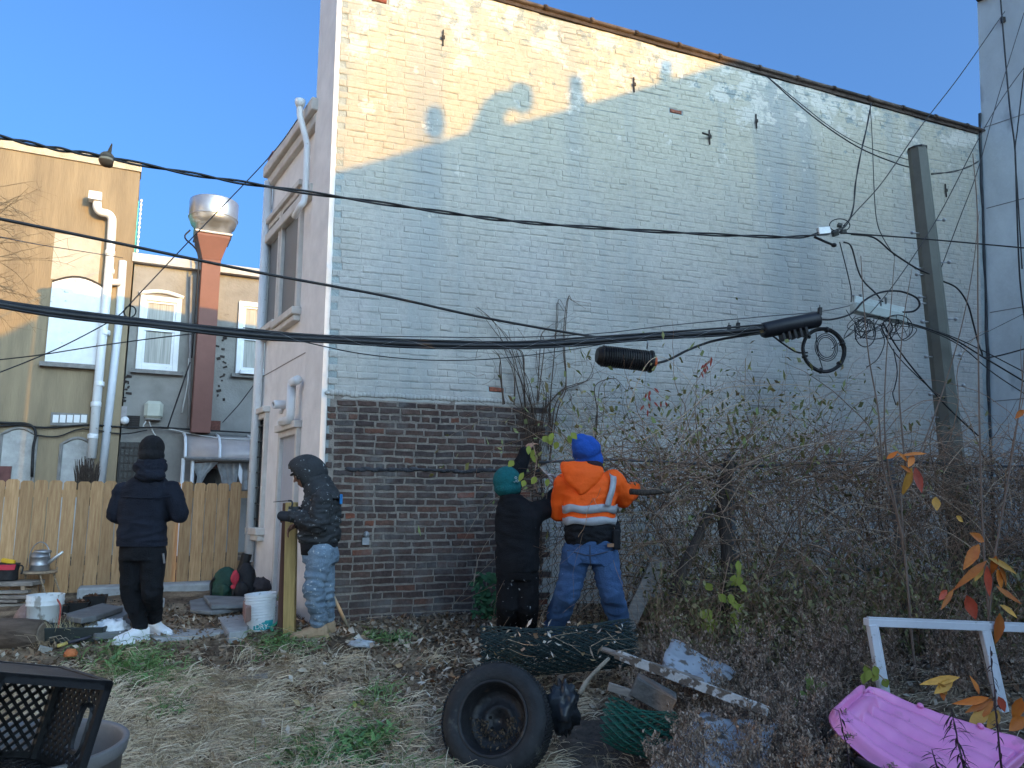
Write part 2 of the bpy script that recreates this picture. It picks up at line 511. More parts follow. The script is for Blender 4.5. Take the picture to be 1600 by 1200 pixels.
# ragged paint/plaster lip over the bare patch, ledge of rough mortar half way
q = MB(); q.smooth = True
for i in range(60):
    a = i / 59 * (EX_A + .03)
    q.ell(WALL.pt(a, .0, EX_Z + .02 + .014 * noise.noise((a * 5, 0, 0))), (.035, .012, .022 + U(0, .014)), WALL.mat(), 7, 5)
q.build('render_lip', PAINT, house)
q = MB(); q.smooth = True
for i in range(46):
    px = 545 + i * 6.7
    p = WALL.W(px, 733 + i * .1 + U(-2, 2), .004)
    q.ell(p, (.04 + U(0, .03), .012 + U(0, .008), .012 + U(0, .012)), WALL.mat(), 7, 5)
q.build('mortar_ledge', M('dark_mortar', (.06, .062, .07), .9, .5, 14, .8, 60), house)
# clay coping tiles along the sloping parapet
TERRA = M('weathered_clay', (.085, .062, .05), .85, .45, 7, .5, 40, per='object')
slope_ang = math.atan(kroof)
na = int((aEnd(zR) + .3) / .62) + 1
for i in range(na):
    a0 = -.1 + i * .62; a1_ = a0 + .64
    q = MB(); q.smooth = True
    rings = []
    for t, k in ((0, 1.25), (.06, 1.28), (.10, 1.0), (.5, .98), (1, .96)):
        a = a0 + (a1_ - a0) * t; zc = ztop(a)
        ring = []
        for (o, h) in ((.05, -.02), (.055, .0), (.04, .025), (0, .036), (-.1, .042), (-.25, .036), (-.38, .0), (-.38, -.02)):
            ring.append(WALL.pt(a, o * (1 if o < 0 else k), zc + .02 + h * k + U(-.003, .003)))
        rings.append(ring)
    q.loft(rings)
    q.build('coping_tile', TERRA, house)
q = MB(); q.prism([WALL.pt(0, .02, ztop(0) - .05), WALL.pt(aEnd(zR), .02, zR - .05), WALL.pt(aEnd(zR), .02, zR + .0), WALL.pt(0, .02, ztop(0))], Vector((-WALL.n.x, -WALL.n.y, 0)) * .3)
q.build('coping_bed', M('coping_bed', (.07, .05, .04), .9, .4, 8, .6), house)
# iron wall ties
IRON = M('rusty_iron', (.045, .038, .035), .8, .5, 20, .4, 60)
for (px, py, k) in ((692, 60, 1), (990, 133, 1), (1108, 215, 2), (1181, 190, 1), (1477, 298, 1)):
    a, zz = WALL.pix(px, py)
    q = MB()
    q.fbox(WALL, a - .006, a + .006, .004, .018, zz - .10, zz + .10)
    q.fbox(WALL, a - .018, a + .018, .018, .03, zz - .022, zz + .022)
    if k == 2: q.tube([WALL.pt(a - .12, .03, zz + .03), WALL.pt(a - .07, .09, zz - .02), WALL.pt(a, .03, zz + .03)], .012)
    q.build('wall_tie', IRON, house)
# metal junction plate on the bare bricks
q = MB(); p = WALL.pix(571, 840); q.fbox(WALL, p[0] - .035, p[0] + .035, .008, .03, p[1] - .07, p[1] + .0); q.ell(WALL.pt(p[0] + .005, .02, p[1] + .03), (.03, .02, .035), WALL.mat(), 10, 6)
q.build('junction_plate', M('galvanised', (.30, .31, .33), .5, .3, 12, .2, metal=.6), house)
# --- facade
LF = 2.68
zCor = 6.12
q = MB()
q.fbox(FAC, .62, LF, -.3, -.0, .2, zCor)
q.build('facade', STUCCO, house)
q = MB()
q.prism([FAC.pt(.0, .06, .2), FAC.pt(.62, .06, .2), FAC.pt(.62, -.35, .2), FAC.pt(.25, -.35, .2), FAC.pt(.02, -.02, .2)], (0, 0, ztop(0) + .03 - .2))
q.build('pilaster', STUCCO, house)
def ftrim(name, a0, a1, z0, z1, off, mat=TRIM, o0=-.02, bev=.01):
    q = MB(); q.fbox(FAC, a0, a1, o0, off, z0, z1); return q.build(name, mat, house, bev)
ftrim('cornice', .55, LF + .06, zCor - .03, zCor + .12, .13)
ftrim('cornice_band', .6, LF + .05, zCor - .16, zCor - .03, .07)
ftrim('string_course', .62, LF + .03, 5.12, 5.24, .09)
# windows of the upper floor
def fac_window(pxl, pxr, yt, yb, sill=True, bars=False):
    pm = (pxl + pxr) / 2
    al, ar = FAC.pix(pxr, (yt + yb) / 2)[0], FAC.pix(pxl, (yt + yb) / 2)[0]
    zt, zb = FAC.pix(pxr, yt)[1], FAC.pix(pxr, yb)[1]
    f = MB()
    t = .07
    for (x0, x1, y0, y1) in ((al - t, al, zb, zt + t), (ar, ar + t, zb, zt + t), (al, ar, zt, zt + t)):
        f.fbox(FAC, x0, x1, -.01, .05, y0, y1)
    f.fbox(FAC, al - t - .03, ar + t + .03, -.01, .09, zt + t, zt + t + .07)
    fo = f.build('window', TRIM, house, .006)
    g = MB(); g.fbox(FAC, al, ar, -.01, .004, zb, zt); g.build('pane', GLASSD if bars else M('grey_blind', (.17, .18, .185), .5, .1, 2, .05), fo)
    g = MB(); g.fbox(FAC, al - .12, ar + .12, -.01, .11, zb - .09, zb); g.fbox(FAC, al - .09, ar + .09, -.01, .08, zb - .16, zb - .09); g.build('sill', TRIM, fo, .01)
    if bars:
        for k in range(7):
            g = MB(); zz = zb + (zt - zb) * (k + .5) / 7; g.fbox(FAC, al, ar, .03, .045, zz, zz + .015); g.build('bar', M('black_iron', (.02, .02, .02), .6, .3), fo)
fac_window(445, 470, 308, 480)
fac_window(421, 438, 345, 500)
fac_window(404, 414, 655, 825, bars=True)
# recessed door with trim
al, ar = FAC.pix(462, 800)[0], FAC.pix(438, 800)[0]
zt = FAC.pix(455, 682)[1]
q = MB(); q.fbox(FAC, al, ar, -.01, .006, .5, zt); dr = q.build('door', M('door_paint', (.42, .43, .47), .6, .1, 3, .1), house)
q = MB(); q.fbox(FAC, al - .07, al, -.01, .05, .5, zt + .07); q.fbox(FAC, ar, ar + .07, -.01, .05, .5, zt + .07); q.fbox(FAC, al, ar, -.01, .05, zt, zt + .07)
q.fbox(FAC, al - .1, ar + .1, -.01, .09, zt + .07, zt + .15); q.build('door_surround', TRIM, house, .006)
# groove line
q = MB(); zg = FAC.pix(440, 572)[1]; q.fbox(FAC, .63, LF, -.01, .004, zg - .006, zg + .006); q.build('score_line', M('score', (.25, .22, .21), .9, .2), house)
# gutters and downpipes of the facade
def pipe(name, pts, r, mat, parent, n=10, **kw):
    q = MB(); q.smooth = True; q.tube(pts, r, n); return q.build(name, mat, parent, **kw)
aU = .78
pipe('rain_pipe', catmull([FAC.pt(aU, .2, zCor + .1), FAC.pt(aU, .19, zCor - .05), FAC.pt(aU - .05, .12, zCor - .35), FAC.pt(aU - .08, .12, zCor - .5), FAC.pt(aU - .08, .12, 5.1), FAC.pt(aU - .05, .16, 4.98), FAC.pt(aU + .16, .16, 4.93)], 5), .036, PVC, house)
q = MB(); q.smooth = True; q.lathe([(.04, -.05), (.06, .0), (.06, .04), (.02, .055)], FAC.pt(aU, .2, zCor + .12), None, 14); q.build('rain_head', PVC, house)
zl = FAC.pix(468, 600)[1]; zl2 = FAC.pix(455, 660)[1]
pipe('branch_pipe', [FAC.pt(.72, .1, zl), FAC.pt(.95, .1, zl), FAC.pt(.96, .1, zl - .02), FAC.pt(.96, .1, zl2 + .05), FAC.pt(.98, .1, zl2), FAC.pt(1.3, .1, zl2)], .05, PVC, house)
pipe('corner_downpipe', [FAC.pt(LF - .02, .07, zCor - .1), FAC.pt(LF - .02, .07, .95)], .055, PVC, house)
pipe('drain_hose', catmull([FAC.pt(LF - .02, .09, 1.05), FAC.pt(LF - .02, .12, .9), FAC.pt(LF - .05, .2, .7), FAC.pt(LF - .1, .3, .58)], 6), .07, M('corrugated_black', (.012, .012, .013), .5, .3), house)
# house body behind (roof and back so that it is closed)
q = MB()
A, B = WALL.pt(.1, -.32, 0), WALL.pt(aEnd(2) - .2, -.32, 0)
Cc, Dd = FAC.pt(LF, -.02, 0), FAC.pt(LF, -.02, 0) + (B - A)
q.prism([Vector((p.x, p.y, .2)) for p in (A, B, Dd, Cc)], (0, 0, 5.6))
q.build('rear_body', STUCCO, house)
# small red chimney pot behind the cornice
ch = thing('chimney_stack', 'small red-brown capped vent showing over the pink cornice', 'chimney', FAC.pt(2.3, -.55, 6.1))
p = FAC.W(436, 255, -.4)
q = MB(); q.box(p + Vector((0, 0, -.35)), (.2, .2, .8), FAC.mat()); q.build('shaft', WHITE, ch)
q = MB(); q.box(p + Vector((0, 0, .08)), (.28, .28, .07), FAC.mat()); q.build('cap', M('cap_red', (.2, .07, .05), .8, .3), ch)

# ================================================================== grey building on the right
gb = thing('grey_building', 'tall grey stucco building wall at the right end of the white wall', 'building', (GREY.o.x, GREY.o.y, .5))
GST = M('grey_stucco', (.56, .61, .60), .9, .22, 1.1, .35, 24, stretch=(1, 1, .45), dirt=((.33, .36, .37), 1.7, .6))
aE, zE = WALL.pix(1527, 4)
eb, et = WALL.pt(aRb, 0, 0), WALL.pt(aE, 0, zE)
top = Vector((et.x, et.y, zE)); bot = Vector((eb.x, eb.y, .3))
gd = Vector((GREY.d.x, GREY.d.y, 0)); gn = Vector((-GREY.n.x, -GREY.n.y, 0))
q = MB(); q.prism([bot, bot + gd * 6, top + gd * 6, top], gn * 5); q.build('wall', GST, gb)
q = MB(); q.prism([top + Vector((-.06, -.06, 0)), top + gd * 6 + Vector((-.06, -.06, 0)), top + gd * 6 + Vector((-.06, -.06, .12)), top + Vector((-.06, -.06, .12))], gn * .5); q.build('parapet_cap', M('tar_cap', (.03, .03, .032), .8, .3), gb)
for zz in (3.1, 4.4, 6.0, 7.3):
    k = (zz - .3) / (zE - .3); p0 = bot.lerp(top, k)
    q = MB(); q.prism([p0 + gd * .03 - gn * .004, p0 + gd * 6 - gn * .004, p0 + gd * 6 - gn * .004 + Vector((0, 0, .012)), p0 + gd * .03 - gn * .004 + Vector((0, 0, .012))], gn * .02); q.build('score_line', M('grey_score', (.2, .2, .2), .9, .2), gb)
q = MB(); q.smooth = True
pts = [bot.lerp(top, k / 24) - gn * .03 - gd * .01 + Vector((U(-.012, .012), U(-.01, .01), 0)) for k in range(20)]
q.tube(pts, [.016 + U(-.004, .008) for _ in pts], 7); q.build('corner_seam', M('tar', (.05, .055, .06), .8, .4), gb)
q = MB(); p = bot.lerp(top, .945) + gd * .35 - gn * .02; q.box(p, (.05, .05, .08), None); q.build('hook_plate', IRON, gb)

# ================================================================== houses across the yard behind the camera (they throw the long shadow)
def skyline():
    rax = Vector((math.cos(SUN_AZ), math.sin(SUN_AZ), 0)); RD = 13.0
    def proj(p): return p.dot(rax), p.z + (RD - p.dot(S_H)) * math.tan(SUN_EL)
    def wp(px, py): return proj(WALL.W(px, py))
    def rp(px, py): return proj(REAR.W(px, py))
    left = [rp(0, 527), rp(40, 507), rp(56, 500)]
    right = [wp(518, 270), wp(600, 247), wp(735, 205), wp(830, 186), wp(960, 150), wp(1035, 128), wp(1140, 97)]
    def at(l, d, z): return rax * l + S_H * (RD + d) + Vector((0, 0, z))
    RED = M('far_brick', (.22, .11, .08), .9, .25, 4, .3, 12)
    def block(name, label, prof, depth=9):
        t = thing(name, label, 'building', at(sum(p[0] for p in prof) / len(prof), 0, 0), group='houses across the yard')
        q = MB(); q.prism([at(prof[0][0], 0, -.2)] + [at(l, 0, z) for l, z in prof] + [at(prof[-1][0], 0, -.2)], S_H * depth); q.build('wall', RED, t)
        l0, l1 = prof[0][0], prof[-1][0]
        for fl in range(4):
            n = max(1, int((l1 - l0) / 2))
            for k in range(n):
                l = l0 + (k + .5) * (l1 - l0) / n; z = 1.8 + fl * 2.9
                if z + 1.6 < min(p[1] for p in prof) - .3:
                    w = MB(); 
                    c = at(l, -.01, z + .8); rot = basis(rax, S_H, Vector((0, 0, 1)))
                    w.box(c, (1.1, .06, 1.7), rot); w = w.build('window', WHITE, t)
                    g = MB(); g.box(c - S_H * .03, (.9, .02, 1.5), rot); g.build('pane', GLASSD, w)
        return t
    left.sort(); right.sort()
    print('SKY', left, right, ztop(0), kroof)
    lo = left[0][0]
    block('row_house', 'brick row house behind the yard at the far left', [(lo - 4.6, left[0][1] - .6)] + left + [(right[0][0] - .03, left[-1][1])])
    k = (right[-1][1] - right[-2][1]) / (right[-1][0] - right[-2][0])
    b = block('row_house', 'brick row house with crooked chimneys across the yard', right + [(right[-1][0] + 3, right[-1][1] + 2 * k), (right[-1][0] + 5.5, right[-1][1] + 2 * k)])
    q = MB()
    def chim(pts, name='chimney'):
        q = MB(); q.prism([at(*_lz(p)) for p in pts], S_H * .8); q.build(name, RED, b)
    def _lz(p): l, z = wp(*p); return l, .3, z
    chim([(722, 220), (738, 185), (756, 152), (776, 136), (798, 134), (800, 146), (788, 160), (790, 190), (806, 215)])
    chim([(888, 190), (890, 112), (910, 112), (912, 140), (918, 155), (924, 185)])
    chim([(1028, 150), (1032, 88), (1050, 88), (1050, 140)])
    for (px, py, r) in ((680, 180, .11), (815, 142, .14)):
        l, z = wp(px, py)
        q = MB(); q.smooth = True; q.lathe([(.02, -.2), (r * .8, -.16), (r, 0), (r * .8, .16), (.02, .2)], at(l, .5, z), None, 14); q.tube([at(l, .5, z), at(l, .5, z - 1.3)], .015, 6)
        q.build('roof_ventilator', IRON, b)
skyline()

# unseen pale houses added at the left to bounce low sun onto the facade
def bounce_row():
    CREAM = M('cream_render', (.64, .66, .68), .9, .12, 2, .2)
    d = Vector((.13, .99, 0)).normalized(); nn = Vector((d.y, -d.x, 0))
    y0 = Vector((-14.6, -8, 0)); rot = basis(d, -nn, Vector((0, 0, 1)))
    for i, (w, h) in enumerate(((6.5, 10.2), (6.0, 9.4), (6.8, 10.8))):
        p = y0 + d * (sum((6.6, 6.1)[:i]))
        lab = ('cream row house nearest the street at the left edge of the yards', 'lower cream row house between two taller ones at the left', 'tallest cream row house at the left, next to the ochre building')[i]
        t = thing('bounce_house', lab, 'building', p, group='cream houses at the left')
        q = MB(); q.box(p + d * w / 2 - nn * 4 + Vector((0, 0, h / 2)), (w, 8, h), rot); q.build('wall', CREAM, t)
        q = MB(); q.box(p + d * w / 2 - nn * 3.9 + Vector((0, 0, h + .1)), (w + .05, 8.3, .25), rot); q.build('parapet', TRIM, t)
        for fl in range(3):
            for k in range(3):
                c = p + d * (w * (k + .5) / 3) + Vector((0, 0, 2.1 + fl * 3))
                q = MB(); q.box(c, (1.05, .12, 1.7), rot); wo = q.build('window', WHITE, t)
                q = MB(); q.box(c + nn * .065, (.88, .03, 1.5), rot); q.build('pane', GLASSD, wo)
bounce_row()
# ================================================================== houses behind the yard
OCHRE = M('stained_stucco', (.30, .235, .15), .92, .25, 1.6, .4, 25, stretch=(1.6, 1.6, .22), col2=(.18, .14, .095))
TAUPE = M('old_render', (.29, .28, .26), .92, .25, 1.4, .45, 20, col2=(.20, .19, .175), dirt=((.13, .115, .10), 5, .70))
LEDGE = M('grey_ledge', (.22, .21, .20), .9, .25, 8, .3)
PALE = M('pale_patch', (.42, .39, .33), .9, .12, 5, .3, 30)
BLACK = M('black_rubber', (.012, .012, .013), .55, .4, 8, .15)
def rbox(fr, px0, py0, px1, py1, o0, o1, name, mat, parent, bev=0, **kw):
    a0, zt = fr.pix(px0, py0, o1); a1, _ = fr.pix(px1, py0, o1); _, zb = fr.pix(px0, py1, o1)
    q = MB(); q.fbox(fr, min(a0, a1), max(a0, a1), o0, o1, zb, zt)
    return q.build(name, mat, parent, bev, **kw)
def A(px, py, off=0): return REAR.pix(px, py, off)[0]
def Z(px, py, off=0): return REAR.pix(px, py, off)[1]
# --- tall ochre building
ob = thing('stucco_building', 'tall stained ochre stucco building at the far left with a boarded window', 'building', REAR.pt(A(60, 600), .1, .6))
aL, aRt = A(-260, 500), A(196, 560)
zO = Z(205, 270)
q = MB(); q.fbox(REAR, aL, aRt, -6, .12, .2, zO); q.build('wall', OCHRE, ob)
q = MB(); q.fbox(REAR, aL, aRt + .02, -.3, .16, zO, Z(205, 257)); q.build('parapet_coping', M('coping_cream', (.46, .40, .31), .9, .2, 5, .4), ob)
q = MB(); q.fbox(REAR, aRt, aRt + .02, -5, -.3, Z(205, 398), zO - .5); q.build('side_banner', M('turquoise_cloth', (.10, .48, .50), .7, .3, 7, .2), ob)
q = MB()
for k in range(14):
    z = Z(205, 400) + (zO - .25 - Z(205, 400)) * k / 13
    q.ell(REAR.pt(aRt + .06, -.3 - k * .05, z), (.03, .03, .04), None, 6, 5)
q.tube([REAR.pt(aRt + .06, -.3, Z(205, 400)), REAR.pt(aRt + .06, -.95, zO - .25)], .012, 5)
q.build('light_string', WHITE, ob)
rbox(REAR, 86, 364, 160, 436, .11, .128, 'render_patch', PALE, ob)
def boarded(px0, pxm, px1, yt, ym, yb):
    a0, a1 = A(px0, yb, .12), A(px1, yb, .12); zb, zt, zm = Z(px0, yb, .12), Z(px0, yt, .12), Z((px0 + px1) / 2, ym, .12)
    pts = [REAR.pt(a0, .12, zb), REAR.pt(a1, .12, zb)] + [REAR.pt(a1 + (a0 - a1) * k / 8, .12, zt + (zm - zt) * math.sin(math.pi * k / 8)) for k in range(9)]
    q = MB(); q.prism(pts, Vector((REAR.n.x, REAR.n.y, 0)) * .05)
    w = q.build('boarded_window', WHITE, ob)
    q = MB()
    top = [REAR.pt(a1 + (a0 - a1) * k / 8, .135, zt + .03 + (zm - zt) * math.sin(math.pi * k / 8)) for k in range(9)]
    q.tube(top, .03, 5); q.build('arch_shade_strip', M('arch_shade', (.05, .045, .04), .9, .3), w)  # dark tube colours in the shade along the arch
    q = MB(); q.fbox(REAR, a0 - .08, a1 + .08, .1, .26, zb - .09, zb); q.build('sill', LEDGE, w)
    return w
boarded(70, 112, 152, 441, 434, 566)
l = rbox(REAR, 80, 644, 138, 664, .1, .17, 'louvre', LEDGE, ob)
for k in range(5):
    rbox(REAR, 83 + k * 11, 648, 92 + k * 11, 660, .16, .185, 'blade', WHITE, l)
for (x0, x1, y) in ((90, 141, 684), (-6, 50, 668)):
    a0, a1 = A(x0, 760, .12), A(x1, 760, .12); zt = Z((x0 + x1) / 2, y, .12)
    pts = [REAR.pt(a0, .10, .7), REAR.pt(a0, .10, zt - .14)] + [REAR.pt(a0 + (a1 - a0) * k / 8, .10, zt - .14 + .14 * math.sin(math.pi * k / 8)) for k in range(1, 8)] + [REAR.pt(a1, .10, zt - .14), REAR.pt(a1, .10, .7)]
    q = MB(); q.tube([p + Vector((REAR.n.x, REAR.n.y, 0)) * .03 for p in pts], .035, 5); r = q.build('blind_arch', LEDGE, ob)
    q = MB(); q.prism(pts, Vector((REAR.n.x, REAR.n.y, 0)) * .025); q.build('infill', M('lime_render', (.38, .38, .37), .9, .3, 3, .5, 18), r)
rbox(REAR, -10, 728, 18, 760, .1, .2, 'cellar_door', M('oxide_red', (.13, .05, .045), .7, .3), ob)
for (px, py, off) in ((34, 592, 0), (52, 608, 0)):
    pass
# --- white waste pipes
def rp(px, py, off): return REAR.W(px, py, off)
q = MB(); q.smooth = True
q.tube(catmull([rp(152, 312, .34), rp(152, 324, .34), rp(157, 331, .3), rp(168, 334, .28), rp(174, 340, .26), rp(175, 352, .25), rp(172, 400, .25)], 5) + [rp(166, 470, .25), rp(157, 560, .25), rp(143, 716, .25)], .085, 12)
wp = q.build('soil_pipe', PVC, ob)
q = MB(); p = rp(149, 308, .36); q.box(p, (.24, .24, .17), rotz(REAR.ang())); q.build('vent_hood', PVC, wp)
for (px, py) in ((172, 395), (171, 424), (164, 520), (155, 600), (150, 632), (145, 682)):
    q = MB(); q.smooth = True; d = rp(px, py, .25); q.lathe([(.095, -.05), (.1, -.04), (.1, .04), (.095, .05)], d, None, 12); q.build('coupling', PVC, wp)
q = MB(); q.smooth = True; q.tube([rp(170, 441, .25), rp(188, 441, .2)], .07, 10); q.build('branch', PVC, wp)

# --- lower building with windows
tb = thing('rendered_building', 'lower rendered building behind the cedar fence with two white sash windows', 'building', REAR.pt(A(300, 600), 0, .6))
a0, a1 = A(196, 560) + .03, A(470, 560)
zT = Z(300, 421, .0)
q = MB(); q.fbox(REAR, a0, a1 + 3, -5.5, 0, .2, zT); q.build('wall', TAUPE, tb)
q = MB(); q.fbox(REAR, a0 - .05, a1 + 3, -.05, .16, zT - .02, zT + .17); q.build('gutter', M('gutter_grey', (.45, .44, .43), .6, .15, 6, .1), tb)
q = MB(); q.fbox(REAR, a0, a1 + 3, -5, .05, zT + .15, zT + .2); q.build('roof', LEDGE, tb)
q = MB(); q.smooth = True; q.tube([rp(192, 408, .12), rp(186, 500, .12), rp(174, 610, .12), rp(158, 755, .12)], .08, 10); q.build('downpipe', M('pipe_bluewhite', (.62, .65, .70), .4, .1, 4, .05), tb)
def sash(px0, px1, yt, yb, ymid, arch=True):
    a0, a1 = A(px0, yb), A(px1, yb); zb, zt, zm = Z(px0, yb), Z(px0, yt), Z(px0, ymid)
    t = .11
    f = MB()
    f.fbox(REAR, a0, a0 + t, -.02, .07, zb, zt); f.fbox(REAR, a1 - t, a1, -.02, .07, zb, zt)
    f.fbox(REAR, a0 + t, a1 - t, -.02, .07, zt - t, zt); f.fbox(REAR, a0 + t, a1 - t, -.02, .07, zb, zb + t)
    w = f.build('window', WHITE, tb, .008)
    g = MB(); g.fbox(REAR, a0 + t, a1 - t, -.02, .008, zb + t, zt - t); g.build('pane', M('net_curtain', (.42, .41, .37), .55, .2, 3, .1, stretch=(14, 14, .3), col2=(.20, .20, .185), spec=.6), w)
    g = MB(); g.fbox(REAR, a0 + t, a1 - t, .0, .055, zm - .03, zm + .03); s2 = .045
    g.fbox(REAR, a0 + t, a0 + t + s2, .0, .035, zb + t, zt - t); g.fbox(REAR, a1 - t - s2, a1 - t, .0, .035, zb + t, zt - t)
    g.fbox(REAR, a0 + t + s2, a1 - t - s2, .0, .034, zt - t - s2, zt - t); g.fbox(REAR, a0 + t + s2, a1 - t - s2, .0, .034, zb + t, zb + t + s2)
    g.build('sash_frame', WHITE, w)
    g = MB(); g.fbox(REAR, a0 - .08, a1 + .12, -.02, .12, zb - .08, zb); g.build('sill', LEDGE, w)
    if arch:
        g = MB(); g.smooth = True; g.tube([REAR.pt(a0 - .03 + (a1 - a0 + .06) * k / 8, .03, zt + .03 + .09 * math.sin(math.pi * k / 8)) for k in range(9)], .045, 6); g.build('arch', WHITE, w)
sash(211, 277, 460, 577, 513); sash(367, 425, 470, 584, 528, False)
rbox(REAR, 376, 577, 420, 583, .05, .2, 'window_ledge_bar', PVC, tb)
l = rbox(REAR, 199, 649, 219, 668, .0, .05, 'wall_vent', M('vent_black', (.03, .026, .025), .9, .3), tb)  # near-black backing behind the vent blades
for k in range(5): rbox(REAR, 200, 650.5 + k * 3.6, 218, 652 + k * 3.6, .04, .06, 'blade', IRON, l)
rbox(REAR, 179, 634, 199, 662, .0, .03, 'metal_sheet', M('dull_sheet', (.36, .33, .33), .7, .2, 6, .1), tb)
l = rbox(REAR, 187, 690, 226, 760, .0, .03, 'barred_window', M('black_glass', (.02, .02, .022), .3, .3), tb)
for k in range(6): rbox(REAR, 188 + k * 7, 692, 190 + k * 7, 758, .03, .055, 'bar', IRON, l)
for k in range(5): rbox(REAR, 187, 698 + k * 12, 226, 700 + k * 12, .03, .05, 'rail', IRON, l)
rbox(REAR, 328, 657, 345, 672, .0, .02, 'bare_brick_patch', M('brick_patch', (.16, .065, .05), .9, .4, 20, .4), tb)
q = MB()
for k in range(16):
    p = rp(345 + U(-6, 7), 520 + k * 7 + U(-3, 3), .004); q.box(p, (U(.03, .10), .02, U(.03, .07)), rotz(REAR.ang()) @ Matrix.Rotation(U(-.5, .5), 3, 'Y'))
for k in range(14):
    p = rp(202 + U(-8, 5) - k * .4, 585 + k * 3 + U(-3, 3), .004); q.box(p, (U(.03, .12), .02, U(.02, .05)), rotz(REAR.ang()) @ Matrix.Rotation(U(-.5, .5), 3, 'Y'))
q.build('spalled_holes', M('hole_dark', (.05, .04, .036), .95, .4), tb, kind='stuff')
q = MB(); q.smooth = True
q.tube(catmull([rp(-30, 668, .2), rp(30, 664, .18), rp(70, 668, .18), rp(140, 664, .16), rp(200, 668, .14), rp(250, 668, .14), rp(300, 671, .14), rp(420, 678, .14)], 4), .02, 6)
q.tube(catmull([rp(-20, 660, .2), rp(15, 661, .18), rp(45, 663, .18), rp(56, 676, .18), rp(52, 700, .18), rp(50, 745, .18)], 4), .028, 6)
q.tube(catmull([rp(56, 680, .18), rp(90, 682, .18), rp(130, 670, .18), rp(190, 678, .16), rp(230, 672, .16)], 4), .014, 5)
tag(q.build('wall_cable', BLACK), 'black cable run sagging along the rendered walls above the cedar fence', 'cable')
q = MB(); q.smooth = True
q.tube(catmull([rp(228, 658, .1), rp(226, 668, .12), rp(262, 670, .12), rp(300, 678, .3), rp(350, 685, .6), rp(420, 687, .7)], 4), .014, 5)
q.tube(catmull([rp(232, 656, .1), rp(240, 676, .12), rp(252, 690, .12)], 4), .012, 5)
q.tube(catmull([rp(295, 560, .1), rp(293, 600, .1), rp(284, 645, .1)], 4), .016, 5)
tag(q.build('white_cable', M('white_cable', (.55, .55, .53), .6, .1)), 'thin white cables drooping from the beige box over the canopy', 'cable')
q = MB(); q.smooth = True
q.tube([rp(299, 430, .1), rp(297, 560, .1), rp(295, 672, .1)], .03, 6)
tag(q.build('conduit', M('conduit_grey', (.30, .30, .30), .5, .2)), 'thin grey conduit running down beside the red exhaust duct', 'conduit')
# --- things hung on that wall
eb = thing('utility_box', 'beige rounded utility box on the rendered wall above the beanie man', 'box', rp(240, 655, 0))
q = MB(); c = rp(240, 641, .1); q.box(c, (.37, .2, .39), rotz(REAR.ang())); q.build('case', M('beige_plastic', (.46, .47, .40), .5, .1, 4, .05), eb, .07)
q = MB(); q.box(c - Vector((0, 0, .2)), (.3, .14, .03), rotz(REAR.ang())); q.build('base_flange', LEDGE, eb, .005)
dc = thing('dome_camera', 'small white dome camera on a pale metal sheet of the rendered wall', 'camera', rp(195, 658, 0))
q = MB(); q.smooth = True; c = rp(195, 657, .1); q.ell(c, (.085, .085, .085)); q.build('dome', PVC, dc)
q = MB(); q.smooth = True; q.lathe([(.06, 0), (.06, .1)], c, frame_to((-REAR.n.x, -REAR.n.y, 0)), 10); q.build('mount', PVC, dc)
# --- red exhaust duct with metal fan
DUCT = M('oxide_duct', (.18, .078, .06), .6, .1, 3, .08, 20)
DUCTG = M('fan_metal', (.62, .60, .56), .32, .12, 5, .06, 20, metal=.85)
ed = thing('exhaust_duct', 'tall red-brown kitchen exhaust duct topped by a shiny round metal fan', 'duct', rp(327, 675, .3))
def dbox(name, x0, y0, x1, y1, o0=.02, o1=.52):
    return rbox(REAR, x0, y0, x1, y1, o0, o1, name, DUCT, ed, .006)
a0, a1 = A(306, 560, .5), A(336, 560, .5); zb, zh = Z(320, 676, .5), Z(330, 405, .5)
ac = (a0 + a1) / 2; hw = (a1 - a0) / 2 * 1.0
q = MB(); q.fbox(REAR, ac - hw, ac + hw, .05, .5, zb, zh); q.build('shaft', DUCT, ed, .006)
zt2 = Z(328, 372, .5); hw2 = hw * 1.75
r0 = [REAR.pt(ac + s * hw, o, zh) for s, o in ((-1, .5), (1, .5), (1, .05), (-1, .05))]
r1 = [REAR.pt(ac + s * hw2, o, zt2) for s, o in ((-1, .66), (1, .66), (1, -.12), (-1, -.12))]
r2 = [p + Vector((0, 0, .06)) for p in r1]
q = MB(); q.loft([r0, r1, r2]); q.build('transition_hood', DUCT, ed)
q = MB(); q.fbox(REAR, ac - hw2 - .04, ac + hw2 + .04, -.16, .7, zt2 + .06, zt2 + .10); q.build('curb_flange', M('flange', (.5, .48, .45), .5, .1), ed)
fc = REAR.pt(ac, .27, zt2 + .1)
q = MB(); q.smooth = True
q.lathe([(.40, 0), (.40, .22), (.46, .24), (.50, .34), (.52, .42), (.52, .80), (.515, .81), (.50, .82), (.30, .84), (.30, .90), (.27, .91), (.02, .92)], fc, None, 28); q.build('fan_housing', DUCTG, ed)
q = MB(); q.smooth = True; q.lathe([(.525, .40), (.53, .41), (.53, .43), (.525, .44)], fc, None, 28); q.build('band', DUCTG, ed)
q = MB(); q.smooth = True; q.tube(catmull([fc + Vector((-.42, -.2, .1)), fc + Vector((-.5, -.25, -.1)), REAR.pt(ac - hw - .1, .5, zh + .1), REAR.pt(ac - hw - .07, .5, zh - .6), REAR.pt(ac - hw - .07, .3, zh - 2.2)], 5), .018, 6); q.build('power_cable', BLACK, ed)
